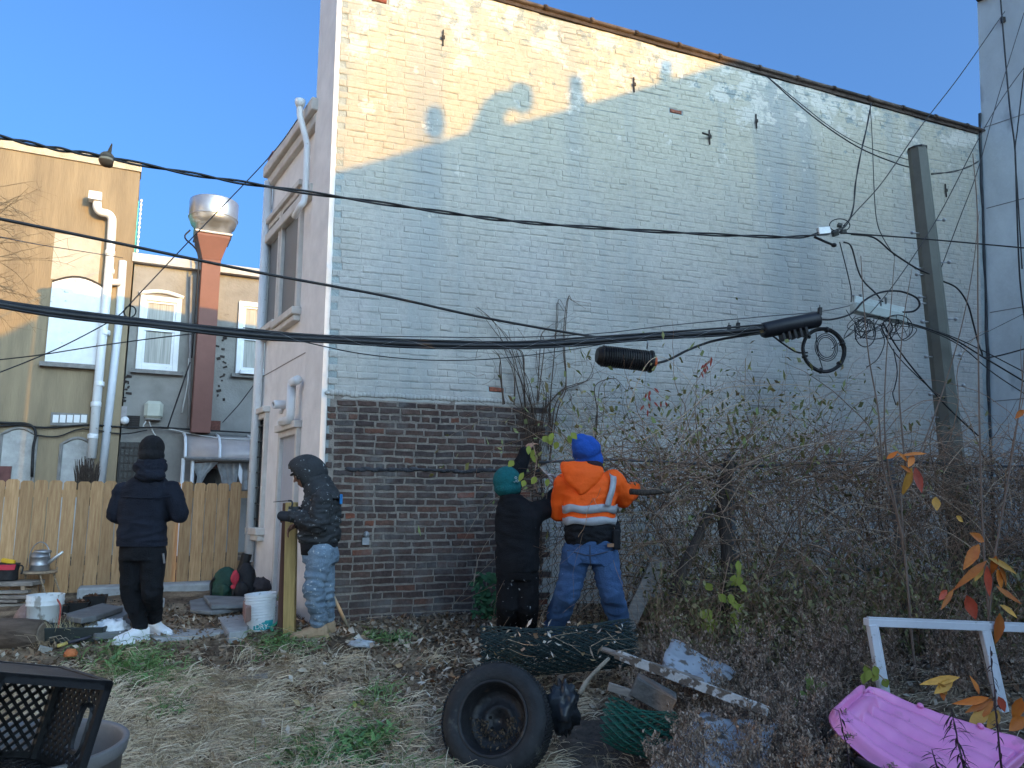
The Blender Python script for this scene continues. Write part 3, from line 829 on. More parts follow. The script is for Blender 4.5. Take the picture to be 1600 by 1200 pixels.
# --- polycarbonate canopy with plastic sheeting
POLY = M('polycarbonate', (.40, .35, .33), .3, .15, 3, .05, 20, spec=.6)
cn = thing('awning', 'brownish polycarbonate door canopy with white ribs beyond the cedar fence', 'awning', rp(340, 700, 0))
ca0, ca1 = A(286, 700, .3), A(440, 700, .3)
zc0 = Z(330, 680, .1); zc1 = Z(330, 717, 1.0)
prof = [(0, zc0), (.35, zc0 - .05), (.65, zc0 - .14), (.88, zc0 - .3), (1.0, zc1)]
q = MB(); q.smooth = True
q.loft([[REAR.pt(a, o, z) for o, z in prof] + [REAR.pt(a, o - .02, z - .02) for o, z in prof[::-1]] for a in (ca0, ca1)]); q.build('sheet', POLY, cn)
for k in range(4):
    a = ca0 + (ca1 - ca0) * (k / 3 * .98 + .005)
    q = MB(); q.tube([REAR.pt(a, o + .02, z + .02) for o, z in prof], .03, 5); q.build('rib', PVC, cn)
q = MB(); q.tube([REAR.pt(ca0, 1.01, zc1), REAR.pt(ca1, 1.01, zc1)], .04, 6); q.build('front_rail', LEDGE, cn)
rbox(REAR, 300, 722, 420, 730, .2, .5, 'oxide_beam', M('oxide_red', (.13, .05, .045), .7, .3), cn)
for (px) in (285, 300): 
    q = MB(); q.tube([REAR.pt(A(px, 740, .95), .95, zc1), REAR.pt(A(px, 760, .95), .95, .6)], .035, 6); q.build('post', PVC, cn)
SHEET = M('cloudy_plastic', (.42, .42, .42), .35, .35, 6, .3, 12, spec=.6)
sp = thing('plastic_sheeting', 'cloudy plastic sheets hung in folds under the brown canopy', 'sheet', rp(340, 760, .6))
def fold(pts0, pts1, n=9):
    rows = []
    for k in range(n + 1):
        t = k / n; rows.append([Vector(a).lerp(Vector(b), t) + Vector((0, .05 * math.sin(k * 2.3), 0)) for a, b in zip(pts0, pts1)])
    q = MB(); q.smooth = True; vs = [p for r in rows for p in r]; m = len(rows[0])
    q.add(vs, [(i * m + j, i * m + j + 1, (i + 1) * m + j + 1, (i + 1) * m + j) for i in range(n) for j in range(m - 1)]); q.build('sheet', SHEET, sp)
fold([rp(300, 724, .9), rp(308, 745, .85), rp(305, 765, .8)], [rp(340, 722, .9), rp(322, 740, .85), rp(308, 765, .8)])
fold([rp(338, 724, .8), rp(345, 745, .75), rp(348, 765, .7)], [rp(372, 724, .8), rp(370, 745, .75), rp(366, 765, .7)])
fold([rp(374, 724, .7), rp(376, 745, .7), rp(378, 765, .7)], [rp(405, 724, .7), rp(400, 745, .7), rp(402, 765, .7)])
q = MB(); q.add([rp(374, 723, .95), rp(379, 735, .95), rp(377, 760, .95), rp(372, 742, .95)], [(0, 1, 2, 3)]); q.build('strip', PVC, sp)
rbox(REAR, 306, 732, 338, 770, .0, .05, 'dark_doorway', M('black_glass', (.02, .02, .022), .3, .3), tb)
# --- bundle of cut sticks leaning over the fence
sb = thing('stick_bundle', 'bundle of thin dark twigs poking up over the cedar fence', 'twigs', YARD.pt(YARD.pix(135, 760)[0], -.3, .9))
q = MB()
for k in range(120):
    px = 115 + 42 * random.random(); b = YARD.W(133 + (px - 135) * .45, 790, -.3); t = YARD.W(px, 712 + U(0, 22) + abs(px - 132) * .3, -.3 + U(-.1, .1))
    q.tube([b, b.lerp(t, .5) + Vector((U(-.02, .02), 0, 0)), t], [.008, .006, .003], 4)
q.build('twigs', M('dark_twig', (.06, .045, .038), .9, .5, 30, .3), sb, kind='stuff')

# ================================================================== cedar fence
def cedar(name, cols):
    m = M(name, cols[0], .75, .22, 5, .25, 30, col2=cols[1], per='object', stretch=(9, 9, .8), dirt=((.20, .10, .04), 3.2, .73))
    return m
CEDAR = cedar('cedar', ((.46, .285, .145), (.29, .16, .075)))
fn = thing('cedar_fence', 'new yellow cedar picket fence across the back of the yard', 'fence', YARD.pt(0, 0, .6))
fa0, fa1 = YARD.pix(-90, 800)[0], YARD.pix(393, 800)[0]
w = .136; npk = int((fa1 - fa0) / (w + .010))
for k in range(npk):
    a = fa0 + k * (w + .010)
    z0, z1 = .45, YARD.pix(200, 752.5)[1] + U(-.012, .012)
    lean = U(-.006, .006); o = U(0, .012)
    c = .025
    pts = [YARD.pt(a, o, z0), YARD.pt(a + w, o, z0), YARD.pt(a + w + lean, o, z1 - c), YARD.pt(a + w - c + lean, o, z1), YARD.pt(a + c + lean, o, z1), YARD.pt(a + lean, o, z1 - c)]
    q = MB(); q.prism(pts, Vector((YARD.n.x, YARD.n.y, 0)) * .017); q.build('picket', CEDAR, fn)
for zz in (.85, 1.75):
    q = MB(); q.fbox(YARD, fa0, fa1, -.045, -.004, zz, zz + .09); q.build('rail', CEDAR, fn)
q = MB(); ka0 = YARD.pix(122, 915, .3)[0]
q.fbox(YARD, ka0, fa1 + .1, .06, .42, .35, YARD.pix(250, 914, .42)[1])
CONC = M('concrete', (.33, .335, .335), .9, .22, 7, .5, 30, dirt=((.18, .17, .16), 10, .66))
q.build('concrete_kerb', CONC, bev=.02, kind='structure', label='low concrete kerb at the foot of the cedar fence')
# ================================================================== things in the yard, left side
def up(p, h): return Vector((p[0], p[1], p[2] + h))
def ztilt(rx, ry, rz): return Euler((rx, ry, rz)).to_matrix()
YA = YARD.ang()
STEEL = M('galvanised_can', (.30, .31, .33), .42, .3, 7, .1, 30, metal=.75)
BRASSW = M('worn_wood', (.30, .22, .15), .8, .3, 8, .3, 30, stretch=(1, 8, 8))
GREYW = M('grey_weathered_wood', (.24, .21, .185), .9, .35, 6, .5, 30, stretch=(1, 10, 10))
SLATE = M('slate', (.16, .17, .175), .8, .3, 5, .4, 30, per='object')
DARKP = M('black_plastic', (.018, .018, .019), .4, .4, 6, .1)
REDP = M('red_cloth', (.48, .035, .06), .7, .2, 10, .2)
# stool + watering can
sp_ = G(72, 938)
st = thing('plant_stool', 'spindly metal plant stool with round wooden top by the cedar fence', 'stool', sp_)
Ds = sp_.y
top = P(61, 896, Ds)
q = MB(); q.smooth = False; q.lathe([(.17, 0), (.185, .008), (.185, .022), (.17, .03)], top, None, 20); q.build('seat', BRASSW, st)
for k in range(4):
    a = k * math.pi / 2 + .6
    b = up(sp_, -.02) + Vector((math.cos(a) * .17, math.sin(a) * .15, 0)); t = top + Vector((math.cos(a) * .14, math.sin(a) * .14, 0))
    q = MB(); q.smooth = True; q.tube([b, t], .009, 6); q.build('leg', BRASSW, st)
    if k % 2 == 0:
        q = MB(); q.smooth = True; q.ell(t + Vector((math.cos(a) * .035, math.sin(a) * .03, .05)), (.012, .012, .02)); q.tube([t, t + Vector((math.cos(a) * .035, math.sin(a) * .03, .05))], .006, 5); q.build('finial', BRASSW, st)
wc = thing('watering_can', 'galvanised watering can with long spout standing on the plant stool', 'watering can', up(top, .032))
c0 = up(top, .032)
q = MB(); q.smooth = True
q.lathe([(.10, 0), (.105, .005), (.10, .06), (.104, .065), (.10, .07), (.098, .15), (.103, .155), (.098, .16), (.096, .2), (.088, .2), (.088, .02)], c0, None, 24)
q.build('body', STEEL, wc)
q = MB(); q.smooth = True; q.lathe([(.096, .2), (.085, .225), (.06, .232), (.058, .225)], c0 + Vector((.02, 0, 0)), None, 20); q.build('hood', STEEL, wc)
q = MB(); q.smooth = True; q.tube([c0 + Vector((.09, 0, .08)), c0 + Vector((.26, -.02, .21))], [.022, .013], 10); q.build('spout', M('bright_spout', (.62, .63, .64), .35, .1, 5, .05, metal=.5), wc)
q = MB(); q.smooth = True; q.tube([c0 + Vector((-.1 * math.cos(t) * 1.15 - .01, 0, .14 + .18 * math.sin(t))) for t in np.linspace(-.5, math.pi + .1, 16)], .007, 6); q.build('handle', STEEL, wc)
# smaller wire stand right of the stool
sp2 = G(97, 925); D2 = sp2.y
st2 = thing('wire_plant_stand', 'small wire plant stand against the cedar fence, right of the stool', 'stand', sp2)
t2 = P(95, 907, D2)
q = MB(); q.lathe([(.045, 0), (.045, .012)], t2, None, 12); q.build('top', BRASSW, st2)
for k in range(4):
    a = k * math.pi / 2 + .3
    q = MB(); q.tube([sp2 + Vector((math.cos(a) * .09, math.sin(a) * .07, -.02)), t2 + Vector((math.cos(a) * .035, math.sin(a) * .035, 0))], .005, 5); q.build('leg', BRASSW, st2)
# bench with tool bag
bp_ = G(20, 942); Db = bp_.y
tb_ = P(20, 910, Db)
bn = thing('low_bench', 'low grey plank bench at the left edge in front of the cedar fence', 'bench', bp_)
q = MB(); q.box(P(5, 911, Db), (.75, .3, .05), rotz(.12)); q.build('seat', GREYW, bn, .006)
for px in (-20, 46):
    q = MB(); b = P(px, 911, Db); q.prism([b + Vector((-.02, -.12, -.02)), b + Vector((.02, -.12, -.02)), b + Vector((.05, -.12, -.3)), b + Vector((.0, -.12, -.3))], (0, .24, 0)); q.build('leg', BRASSW, bn)
pl = thing('plank_pile', 'pile of grey offcut planks under the low bench', 'planks', G(5, 950))
for k, (px, py) in enumerate(((2, 925), (12, 932), (-4, 938), (6, 945))):
    q = MB(); q.box(P(px, py, Db - .15), (.55 + .1 * (k % 2), .12, .03), rotz(U(-.2, .3))); q.build('plank', GREYW, pl)
tbg = thing('tool_bag', 'open black and red tool bag with yellow tool on the low bench', 'bag', up(P(8, 908, Db), 0))
c = P(6, 907, Db - .02); 
def rrect(c, w, d, z, n=6, rot=0):
    pts = []
    for k in range(20):
        a = 2 * math.pi * k / 20; e = .55
        x = math.copysign(abs(math.cos(a)) ** e, math.cos(a)) * w / 2; y = math.copysign(abs(math.sin(a)) ** e, math.sin(a)) * d / 2
        pts.append(c + rotz(rot) @ Vector((x, y, z)))
    return pts
q = MB(); q.smooth = True; q.loft([rrect(c, .26, .16, 0), rrect(c, .27, .17, .02), rrect(c, .26, .16, .1), rrect(c, .29, .17, .17), rrect(c, .3, .17, .19), rrect(c, .26, .13, .185)]); q.build('body', M('black_canvas', (.02, .02, .022), .85, .3, 20, .3, 60), tbg)
q = MB(); q.smooth = True
rr = [p + Vector((0, 0, 0)) for p in rrect(c, .285, .185, .12)][10:20]; rr2 = [p for p in rrect(c, .305, .19, .178)][10:20]
q.add(rr + rr2, [(i, i + 1, 11 + i, 10 + i) for i in range(9)]); q.build('red_panel', REDP, tbg)
q = MB(); q.smooth = True; q.tube(catmull([c + Vector((.15, 0, .17)), c + Vector((.2, 0, .15)), c + Vector((.2, -.02, .07))], 4), .009, 5); q.build('strap', M('black_canvas', (.02, .02, .022)), tbg)
q = MB(); q.box(c + Vector((.03, 0, .21)), (.14, .05, .05), ztilt(0, .2, .2)); q.build('yellow_tool', M('tool_yellow', (.62, .36, .02), .5, .1), tbg, .01)
# white bucket by the bench, with drips
def bucket(name, label, base, h, r0, r1, mat, lidded=False, handle=None, drip=None):
    t = thing(name, label, 'bucket', base)
    q = MB(); q.smooth = True
    q.lathe([(r0, 0), (r0 + .003, .01), (r0 + (r1 - r0) * .75, h * .72), (r1 + .006, h * .74), (r1 + .006, h * .77), (r1, h * .775), (r1 + .008, h * .86), (r1 + .008, h * .88), (r1 + .002, h * .89), (r1 + .006, h), (r1 - .006, h), (r0 - .006, .012), (.01, .01)], base, None, 28)
    q.build('body', mat, t)
    return t
BUCK = M('dirty_white_bucket', (.60, .62, .63), .5, .15, 5, .1, 30, dirt=((.27, .26, .24), 11, .56), stretch=(1, 1, .45))
b1 = G(66, 992)
wb = bucket('mortar_bucket', 'white mortar-smeared bucket with a red handle beside the flagstones', b1, .36, .125, .15, BUCK)
q = MB(); q.smooth = True; q.tube(catmull([b1 + Vector((.13, -.05, .33)), b1 + Vector((.19, -.08, .26)), b1 + Vector((.2, -.1, .1)), b1 + Vector((.19, -.1, .04))], 5), .008, 6); q.build('handle', M('red_handle', (.38, .07, .05), .6, .2), wb)
q = MB(); q.smooth = True; q.lathe([(.138, .30), (.05, .305), (.01, .31)], b1, None, 24); q.build('lid_film', M('bucket_blue', (.50, .58, .68), .4, .1), wb)
# red carton
c = G(28, 990)
rc = thing('red_carton', 'small red carton with white lettering left of the mortar bucket', 'box', c)
q = MB(); q.box(up(c, .05), (.19, .1, .1), rotz(.1)); q.build('carton', M('red_card', (.52, .03, .04), .6, .15, 5, .05), rc)
q = MB(); q.box(up(c, .108), (.19, .1, .014), rotz(.1)); q.build('green_lid', M('green_lid', (.20, .33, .26), .6, .15), rc)
q = MB()
for r_, (n_, y_) in enumerate(((8, .068), (11, .048), (7, .03))):
    for k in range(n_):
        q.box(c + rotz(.1) @ Vector((-.07 + k * .0125 + (.02 if r_ == 2 else 0), -.0515, y_)), (.008, .002, .011), rotz(.1))
q.build('lettering', M('print_white', (.75, .75, .75), .6, .05), rc)
# pinkish bag + plank behind the carton
c = G(38, 975)
q = MB(); q.smooth = True
q.loft([[c + Vector((math.cos(a) * .1 * s_, math.sin(a) * .07 * s_, h_ + .012 * math.sin(a * 5))) for a in np.linspace(0, 2 * math.pi, 14, endpoint=False)] for s_, h_ in ((1, 0), (1.1, .05), (.9, .11), (.5, .16), (.15, .18))])
tag(q.build('crumpled_bag', M('brown_pink_plastic', (.26, .17, .15), .5, .35, 9, .5, 20)), 'crumpled pinkish brown bag behind the red carton', 'bag')
# black nursery trays and pots along the fence
for i, (px, py, w_, h_, lab) in enumerate(((118, 944, .26, .1, 'black plant tray heaped with dead leaves behind the flagstones'), (148, 938, .22, .13, 'black box planter with light tag at the right end of the trays'), (92, 948, .18, .09, 'round black pot between the bucket and the plant trays'), (50, 945, .2, .05, 'shallow black tray under the wire plant stand'))):
    c = G(px, py + 12)
    t = thing('plant_tray', lab, 'planter', c, group='black planters by the fence')
    q = MB(); a_ = .35; hw_, d_ = w_ / 2, .1
    R_ = rotz(a_)
    r0 = [c + R_ @ Vector((x, y, 0)) for x, y in ((-hw_ * .85, -d_ * .85), (hw_ * .85, -d_ * .85), (hw_ * .85, d_ * .85), (-hw_ * .85, d_ * .85))]
    r1 = [c + R_ @ Vector((x, y, h_)) for x, y in ((-hw_, -d_), (hw_, -d_), (hw_, d_), (-hw_, d_))]
    r2 = [c + R_ @ Vector((x * .93, y * .9, h_)) for x, y in ((-hw_, -d_), (hw_, -d_), (hw_, d_), (-hw_, d_))]
    r3 = [p - Vector((0, 0, .03)) for p in r2]
    q.loft([r0, r1, r2, r3]); q.build('tray', DARKP, t)
    q = MB()
    for k in range(40):
        p = c + R_ @ Vector((U(-hw_, hw_) * .8, U(-d_, d_) * .8, h_ - .02 + U(0, .03))); s_ = U(.012, .03); e = ztilt(U(-1, 1), U(-1, 1), U(0, 6))
        q.add([p + e @ Vector((-s_, 0, 0)), p + e @ Vector((0, -s_ * .6, .005)), p + e @ Vector((s_, 0, 0)), p + e @ Vector((0, s_ * .6, .005))], [(0, 1, 2, 3)])
    q.build('dead_leaves', M('dead_leaf_dark', (.12, .06, .035), .9, .5, 5, .1, per='island'), t, kind='stuff')
# flagstone stack
def slab(name, label, px_pts, Dlist, th, mat=SLATE, group=None, parent=None, cat='flagstone'):
    pts = [P(px, py, D) for (px, py), D in zip(px_pts, Dlist)]
    q = MB(); q.prism(pts, (0, 0, -th)); o = q.build(name, mat, parent, .006)
    if label: tag(o, label, cat, group)
    return o
def gslab(label, pxs, th, lift, mat=SLATE, name='flagstone', group='loose flagstones', cat='flagstone'):
    pts = []
    z = None
    base = [G(x, y) for x, y in pxs]
    zz = sum(p.z for p in base) / len(base) + lift
    pts = []
    for x, y in pxs:
        r = ray(x, y); k = (zz - CAMZ) / r.z; pts.append(Vector((0, 0, CAMZ)) + r * k)
    q = MB(); q.prism(pts, (0, 0, -th)); o = q.build(name, mat, None, .008)
    tag(o, label, cat, group); return o
gslab('bottom slate flagstone of the stack beside the white sneakers', [(118, 968), (190, 955), (204, 968), (200, 985), (150, 990), (122, 982)], .06, .04)
gslab('middle slate flagstone sticking out to the right of the stack', [(128, 962), (192, 945), (200, 958), (188, 966), (140, 972)], .04, .085)
gslab('top slate flagstone of the stack left of the beanie man', [(104, 958), (160, 942), (192, 948), (150, 962), (128, 966), (108, 963)], .05, .13)
gslab('slate flagstone lying flat on the yard in front of the green backpack', [(296, 938), (325, 932), (378, 940), (392, 948), (330, 955), (298, 952)], .04, .03)
gslab('slate flagstone under the green and red backpacks', [(318, 930), (385, 932), (402, 944), (330, 946)], .04, .06)
gslab('small brick offcut on the dirt beside the beanie man', [(246, 934), (258, 934), (257, 942), (246, 942)], .05, .05, CONC, 'brick_offcut', None, 'brick')
gslab('long concrete path slab behind the white sneakers', [(232, 985), (340, 965), (352, 975), (356, 986), (300, 994), (240, 998)], .1, .0, CONC, 'path_slab', 'concrete path slabs', 'slab')
gslab('concrete path slab nearest the white teal-labelled bucket', [(340, 964), (384, 958), (392, 968), (386, 985), (358, 988)], .1, .03, CONC, 'path_slab', 'concrete path slabs', 'slab')
gslab('concrete step block at the foot of the pink wall', [(396, 936), (436, 933), (440, 946), (398, 948)], .22, .12, M('pink_concrete', (.42, .36, .34), .9, .2, 6, .4), 'step_block', None, 'block')
gslab('salmon coloured block leaning by the red backpack', [(380, 938), (398, 930), (402, 942), (384, 950)], .14, .14, M('salmon_block', (.33, .20, .17), .9, .25, 6, .4), 'masonry_block', None, 'block')
# dark trough with dry grass
c = G(118, 1000)
tr = thing('dark_trough', 'dark rectangular tray holding dry grass in front of the flagstones', 'tray', c)
q = MB(); R_ = rotz(.12)
def ringr(w_, d_, z_): return [c + R_ @ Vector((x * w_, y * d_, z_)) for x, y in ((-1, -1), (1, -1), (1, 1), (-1, 1))]
q.loft([ringr(.26, .14, 0), ringr(.29, .17, .13), ringr(.27, .155, .13), ringr(.25, .13, .03)]); q.build('tray', M('green_black_plastic', (.03, .036, .035), .5, .3), tr, .006)
q = MB()
for k in range(130):
    a = c + R_ @ Vector((U(-.2, .15), U(-.12, .1), .04)); d = Vector((U(-.1, .1), U(-.12, .05), U(.06, .2))); q.tube([a, a + d * .6, a + d + Vector((U(-.04, .04), 0, -.02))], [.0025, .002, .001], 3, False)
q.build('dry_grass', M('straw', (.40, .34, .20), .9, .3, 5, 0, per='island'), tr, kind='stuff')
# log
c = G(20, 1010)
lg = thing('cut_log', 'dark cut log lying at the left edge behind the milk crate', 'log', c)
q = MB(); q.smooth = True
q.tube([c + Vector((-.55 + .2 * k, .02 * math.sin(k), .1)) for k in range(5)], [.13, .135, .128, .132, .12], 14); q.build('trunk', M('bark', (.09, .065, .05), .95, .5, 14, .9, 30, stretch=(.3, 1, 1)), lg)
q = MB(); q.lathe([(.10, 0), (.095, .012)], c + Vector((.252, 0, .1)), frame_to((1, 0, 0)), 14); q.build('cut_face', M('cut_wood', (.16, .125, .095), .9, .3, 20, .3), lg)
# long-handled tool with yellow ferrule
p0, p1, p2 = G(70, 1022), G(104, 1014), G(150, 1004)
tl = thing('hand_tool', 'long dark handled tool with a yellow collar lying in the leaf litter', 'tool', p1)
q = MB(); q.smooth = True; q.tube([up(p1, .04), up(p2, .06)], .013, 8); q.build('handle', M('dark_handle', (.04, .04, .055), .5, .3), tl)
q = MB(); q.smooth = True; q.tube([up(p0.lerp(p1, .55), .035), up(p1, .041)], .016, 8); q.build('collar', M('tool_yellow2', (.52, .40, .12), .6, .2), tl)
q = MB(); q.box(up(p0, .03), (.1, .02, .05), ztilt(.2, .3, .4)); q.build('head', M('bare_metal', (.42, .41, .38), .5, .2, metal=.5), tl)
# terracotta shard
c = G(110, 1030)
q = MB(); q.smooth = True; q.loft([[up(c, .02) + Vector((math.cos(a) * .055 * s_, math.sin(a) * .05 * s_, h_)) for a in np.linspace(0, 2 * math.pi, 12, endpoint=False)] for s_, h_ in ((1, 0), (.95, .03), (.6, .055), (.2, .06))])
tag(q.build('terracotta_shard', M('terracotta', (.46, .14, .05), .85, .2, 8, .3)), 'curved orange terracotta shard on the soil above the milk crate', 'pot shard')
# white rubbish bag
c = G(172, 998)
q = MB(); q.smooth = True
def blob(q, c, rx, ry, rz_, amp=.25, fr=9, nu=22, nv=14, seed=0, rot=None):
    rings = []
    for i in range(nv + 1):
        th = max(.04, min(math.pi - .04, math.pi * i / nv)); ring = []
        for j in range(nu):
            a = 2 * math.pi * j / nu
            d = Vector((math.sin(th) * math.cos(a), math.sin(th) * math.sin(a), -math.cos(th)))
            k = 1 + amp * noise.noise(d * fr * .25 + Vector((seed, 0, 0))) + amp * .6 * noise.noise(d * fr * .6 + Vector((seed, 5, 0)))
            v = Vector((d.x * rx * k, d.y * ry * k, d.z * rz_ * k)); ring.append(c + (rot @ v if rot else v))
        rings.append(ring)
    q.loft(rings)
blob(q, up(c, .07), .14, .1, .1, .5, 14, 26, 16, 3); blob(q, up(c, .05) + Vector((-.15, -.05, 0)), .1, .08, .065, .4, 12, 22, 14, 8)
tag(q.build('white_bag', M('white_plastic', (.66, .69, .74), .45, .12, 6, .3, 15)), 'crumpled white plastic bag lying behind the white sneakers', 'bag')
# backpacks
def pack(name, label, px, py0, py1, w_, d_, mat, accents, D=None):
    b = G(px, py1); D = D or b.y
    h = P(px, py0, D).z - b.z
    t = thing(name, label, 'backpack', b)
    q = MB(); q.smooth = True
    rings = []
    for f, s_ in ((0, .86), (.04, 1), (.35, 1.02), (.6, .95), (.8, .78), (.93, .5), (1, .2)):
        ring = []
        for k in range(20):
            a = 2 * math.pi * k / 20; e = .7
            x = math.copysign(abs(math.cos(a)) ** e, math.cos(a)) * w_ / 2 * s_; y = math.copysign(abs(math.sin(a)) ** e, math.sin(a)) * d_ / 2 * s_
            n_ = .012 * noise.noise((x * 14, y * 14, f * 6 + px))
            ring.append(b + Vector((x + n_, y + n_ + .03 * f, h * f)))
        rings.append(ring)
    q.loft(rings); q.build('body', mat, t)
    q = MB(); q.smooth = True; blob(q, b + Vector((0, -d_ * .5, h * .3)), w_ * .33, .05, h * .24, .2, 6, 16, 10, 2); q.build('pocket', mat, t)
    q = MB(); q.smooth = True; q.tube(catmull([b + Vector((-w_ * .3, -d_ * .45, h * .95 - .1)), b + Vector((-w_ * .45, -d_ * .35, h * .5)), b + Vector((-w_ * .4, -d_ * .4, h * .05))], 4), .014, 5); q.build('strap', DARKP, t)
    return t, b, h
GRN = M('dark_green_nylon', (.012, .05, .036), .7, .3, 10, .3, 50)
t, b, h = pack('backpack', 'dark green backpack standing against the cedar fence', 350, 886, 936, .30, .2, GRN, None)
BLKN = M('black_nylon', (.014, .014, .017), .7, .3, 10, .3, 50)
t, b, h = pack('backpack', 'black backpack with bright red patch leaning on the pink wall', 381, 880, 938, .24, .18, BLKN, None)
q = MB(); q.smooth = True; blob(q, b + Vector((-.09, -.07, h * .62)), .045, .03, .08, .2, 6, 14, 10, 4); blob(q, b + Vector((-.1, -.06, h * .38)), .035, .025, .035, .2, 6, 14, 10, 4); q.build('red_patch', REDP, t)
c = G(405, 936)
q = MB(); q.smooth = True; blob(q, up(c, .14), .12, .08, .1, .4, 10, 22, 14, 12)
tag(q.build('folded_jacket', M('brown_grey_cloth', (.06, .05, .052), .9, .35, 12, .4)), 'bunched dark grey-brown jacket beside the black backpack', 'jacket')
# bucket with teal label + hose
b2 = G(408, 984)
RIBB = M('white_ribbed_bucket', (.66, .68, .70), .5, .1, 6, .15, 30, dirt=((.34, .33, .31), 13, .64))
t = thing('paint_bucket', 'ribbed white bucket with a teal label beside the yellow timber post', 'bucket', b2)
prof = [(.118, 0), (.12, .01)]
for k in range(9): 
    z = .10 + k * .026; r_ = .12 + .02 * z / .3
    prof += [(r_ + .006, z), (r_ + .008, z + .008), (r_, z + .014)]
prof += [(.148, .335), (.138, .335), (.12, .03), (.01, .03)]
q = MB(); q.smooth = True; q.lathe(prof, b2, ztilt(.02, -.06, 0), 30); q.build('body', RIBB, t)
q = MB(); q.smooth = True
ring = lambda z, r_: [b2 + Vector((math.cos(a) * r_, math.sin(a) * r_, z)) for a in np.linspace(-1.85, -.35, 14)]
r0, r1 = ring(.015, .126), ring(.1, .13)
q.add(r0 + r1, [(i, i + 1, 15 + i, 14 + i) for i in range(13)]); q.build('label', M('teal_label', (.03, .33, .36), .5, .1), t)
def textobj(s, size, mat, loc, rotm, parent, name='lettering', ext=.001):
    cu = bpy.data.curves.new(name, 'FONT'); cu.body = s; cu.size = size; cu.extrude = ext; cu.align_x = 'CENTER'; cu.align_y = 'CENTER'
    o = bpy.data.objects.new(name, cu); dg = None
    COL.objects.link(o); bpy.context.view_layer.update()
    me = bpy.data.meshes.new_from_object(o.evaluated_get(bpy.context.evaluated_depsgraph_get()))
    bpy.data.objects.remove(o); bpy.data.curves.remove(cu)
    me.transform(rotm.to_4x4()); me.materials.clear(); me.materials.append(mat)
    return link(me, name, loc, parent)
textobj('DRY', .06, M('print_white', (.75, .75, .75)), b2 + Vector((math.cos(-1.25) * .133, math.sin(-1.25) * .133, .045)), rotz(.32) @ Matrix.Rotation(R(90), 3, 'X'), t)
q = MB(); q.smooth = True; q.tube(catmull([b2 + Vector((.15, .02, .3)), b2 + Vector((.19, -.02, .2)), b2 + Vector((.17, -.06, .08)), b2 + Vector((.13, -.12, .04)), b2 + Vector((.16, -.16, .015))], 6), .013, 7)
tag(q.build('garden_hose', M('green_hose', (.05, .26, .16), .4, .2)), 'green hose end curled round the right of the white ribbed bucket', 'hose')
pipe('garden_pipe', catmull([P(433, 938, 7.6), P(440, 920, 7.6), P(446, 900, 7.65)], 5), .02, M('tan_pipe', (.38, .34, .22), .6, .2), None, label='short tan plastic pipe leaning behind the white ribbed bucket', cat='pipe')
# timber posts
def timber(label, bx, by, tx, ty, D, w_, d_, mat, bev=.004):
    b, t = P(bx, by, D), P(tx, ty, D + .02)
    ax = (t - b).normalized(); R_ = frame_to(ax, (0, 1, 0))
    q = MB(); q.box((b + t) / 2, (w_, d_, (t - b).length), R_)
    o = q.build('timber_post', mat, None, bev); tag(o, label, 'timber'); return o
YEL = M('treated_timber', (.44, .31, .12), .75, .25, 4, .2, 30, stretch=(9, 9, .7), dirt=((.14, .08, .03), 9, .74))
Dt = G(452, 992).y
timber('upright yellow treated timber held beside the man in the grey hoodie', 452, 993, 456, 785, Dt, .105, .06, YEL)
timber('narrow red-brown board upright just left of the yellow timber', 438, 988, 447, 786, Dt + .12, .055, .04, M('brown_board', (.13, .065, .045), .85, .3, 5, .3, stretch=(8, 8, .7)))
# shovel handle leaning behind hoodie man
a, b = G(547, 984), P(508, 905, 7.2)
pipe('wooden_pole', [up(a, -.02), b], .017, M('ash_handle', (.46, .39, .28), .7, .2, 5, .1, stretch=(6, 6, .6)), None, label='pale wooden tool handle slanting from behind the blue jeans to the ground', cat='handle')
# floodlight camera on the pink wall
fl = thing('wall_camera', 'small white bullet camera on the pink facade beside the white drain pipe', 'camera', FAC.W(440, 632, .02))
c = FAC.W(436, 632, .12)
dirc = Vector((-.75, -.65, -.12)).normalized()
q = MB(); q.smooth = True; q.lathe([(.02, -.1), (.045, -.09), (.05, .05), (.045, .07), (.03, .072), (.028, .05), (.004, .05)], c, frame_to(dirc), 16); q.build('body', WHITE, fl)
q = MB(); q.smooth = True; q.lathe([(.022, .052), (.02, .062), (.003, .063)], c, frame_to(dirc), 12); q.build('lens', GLASSD, fl)
q = MB(); q.smooth = True; q.tube([c - dirc * .05, FAC.W(441, 640, .0)], .018, 7); q.lathe([(.05, 0), (.05, .03)], FAC.W(441, 640, .0), frame_to((FAC.n.x, FAC.n.y, 0)), 12); q.build('bracket', WHITE, fl)

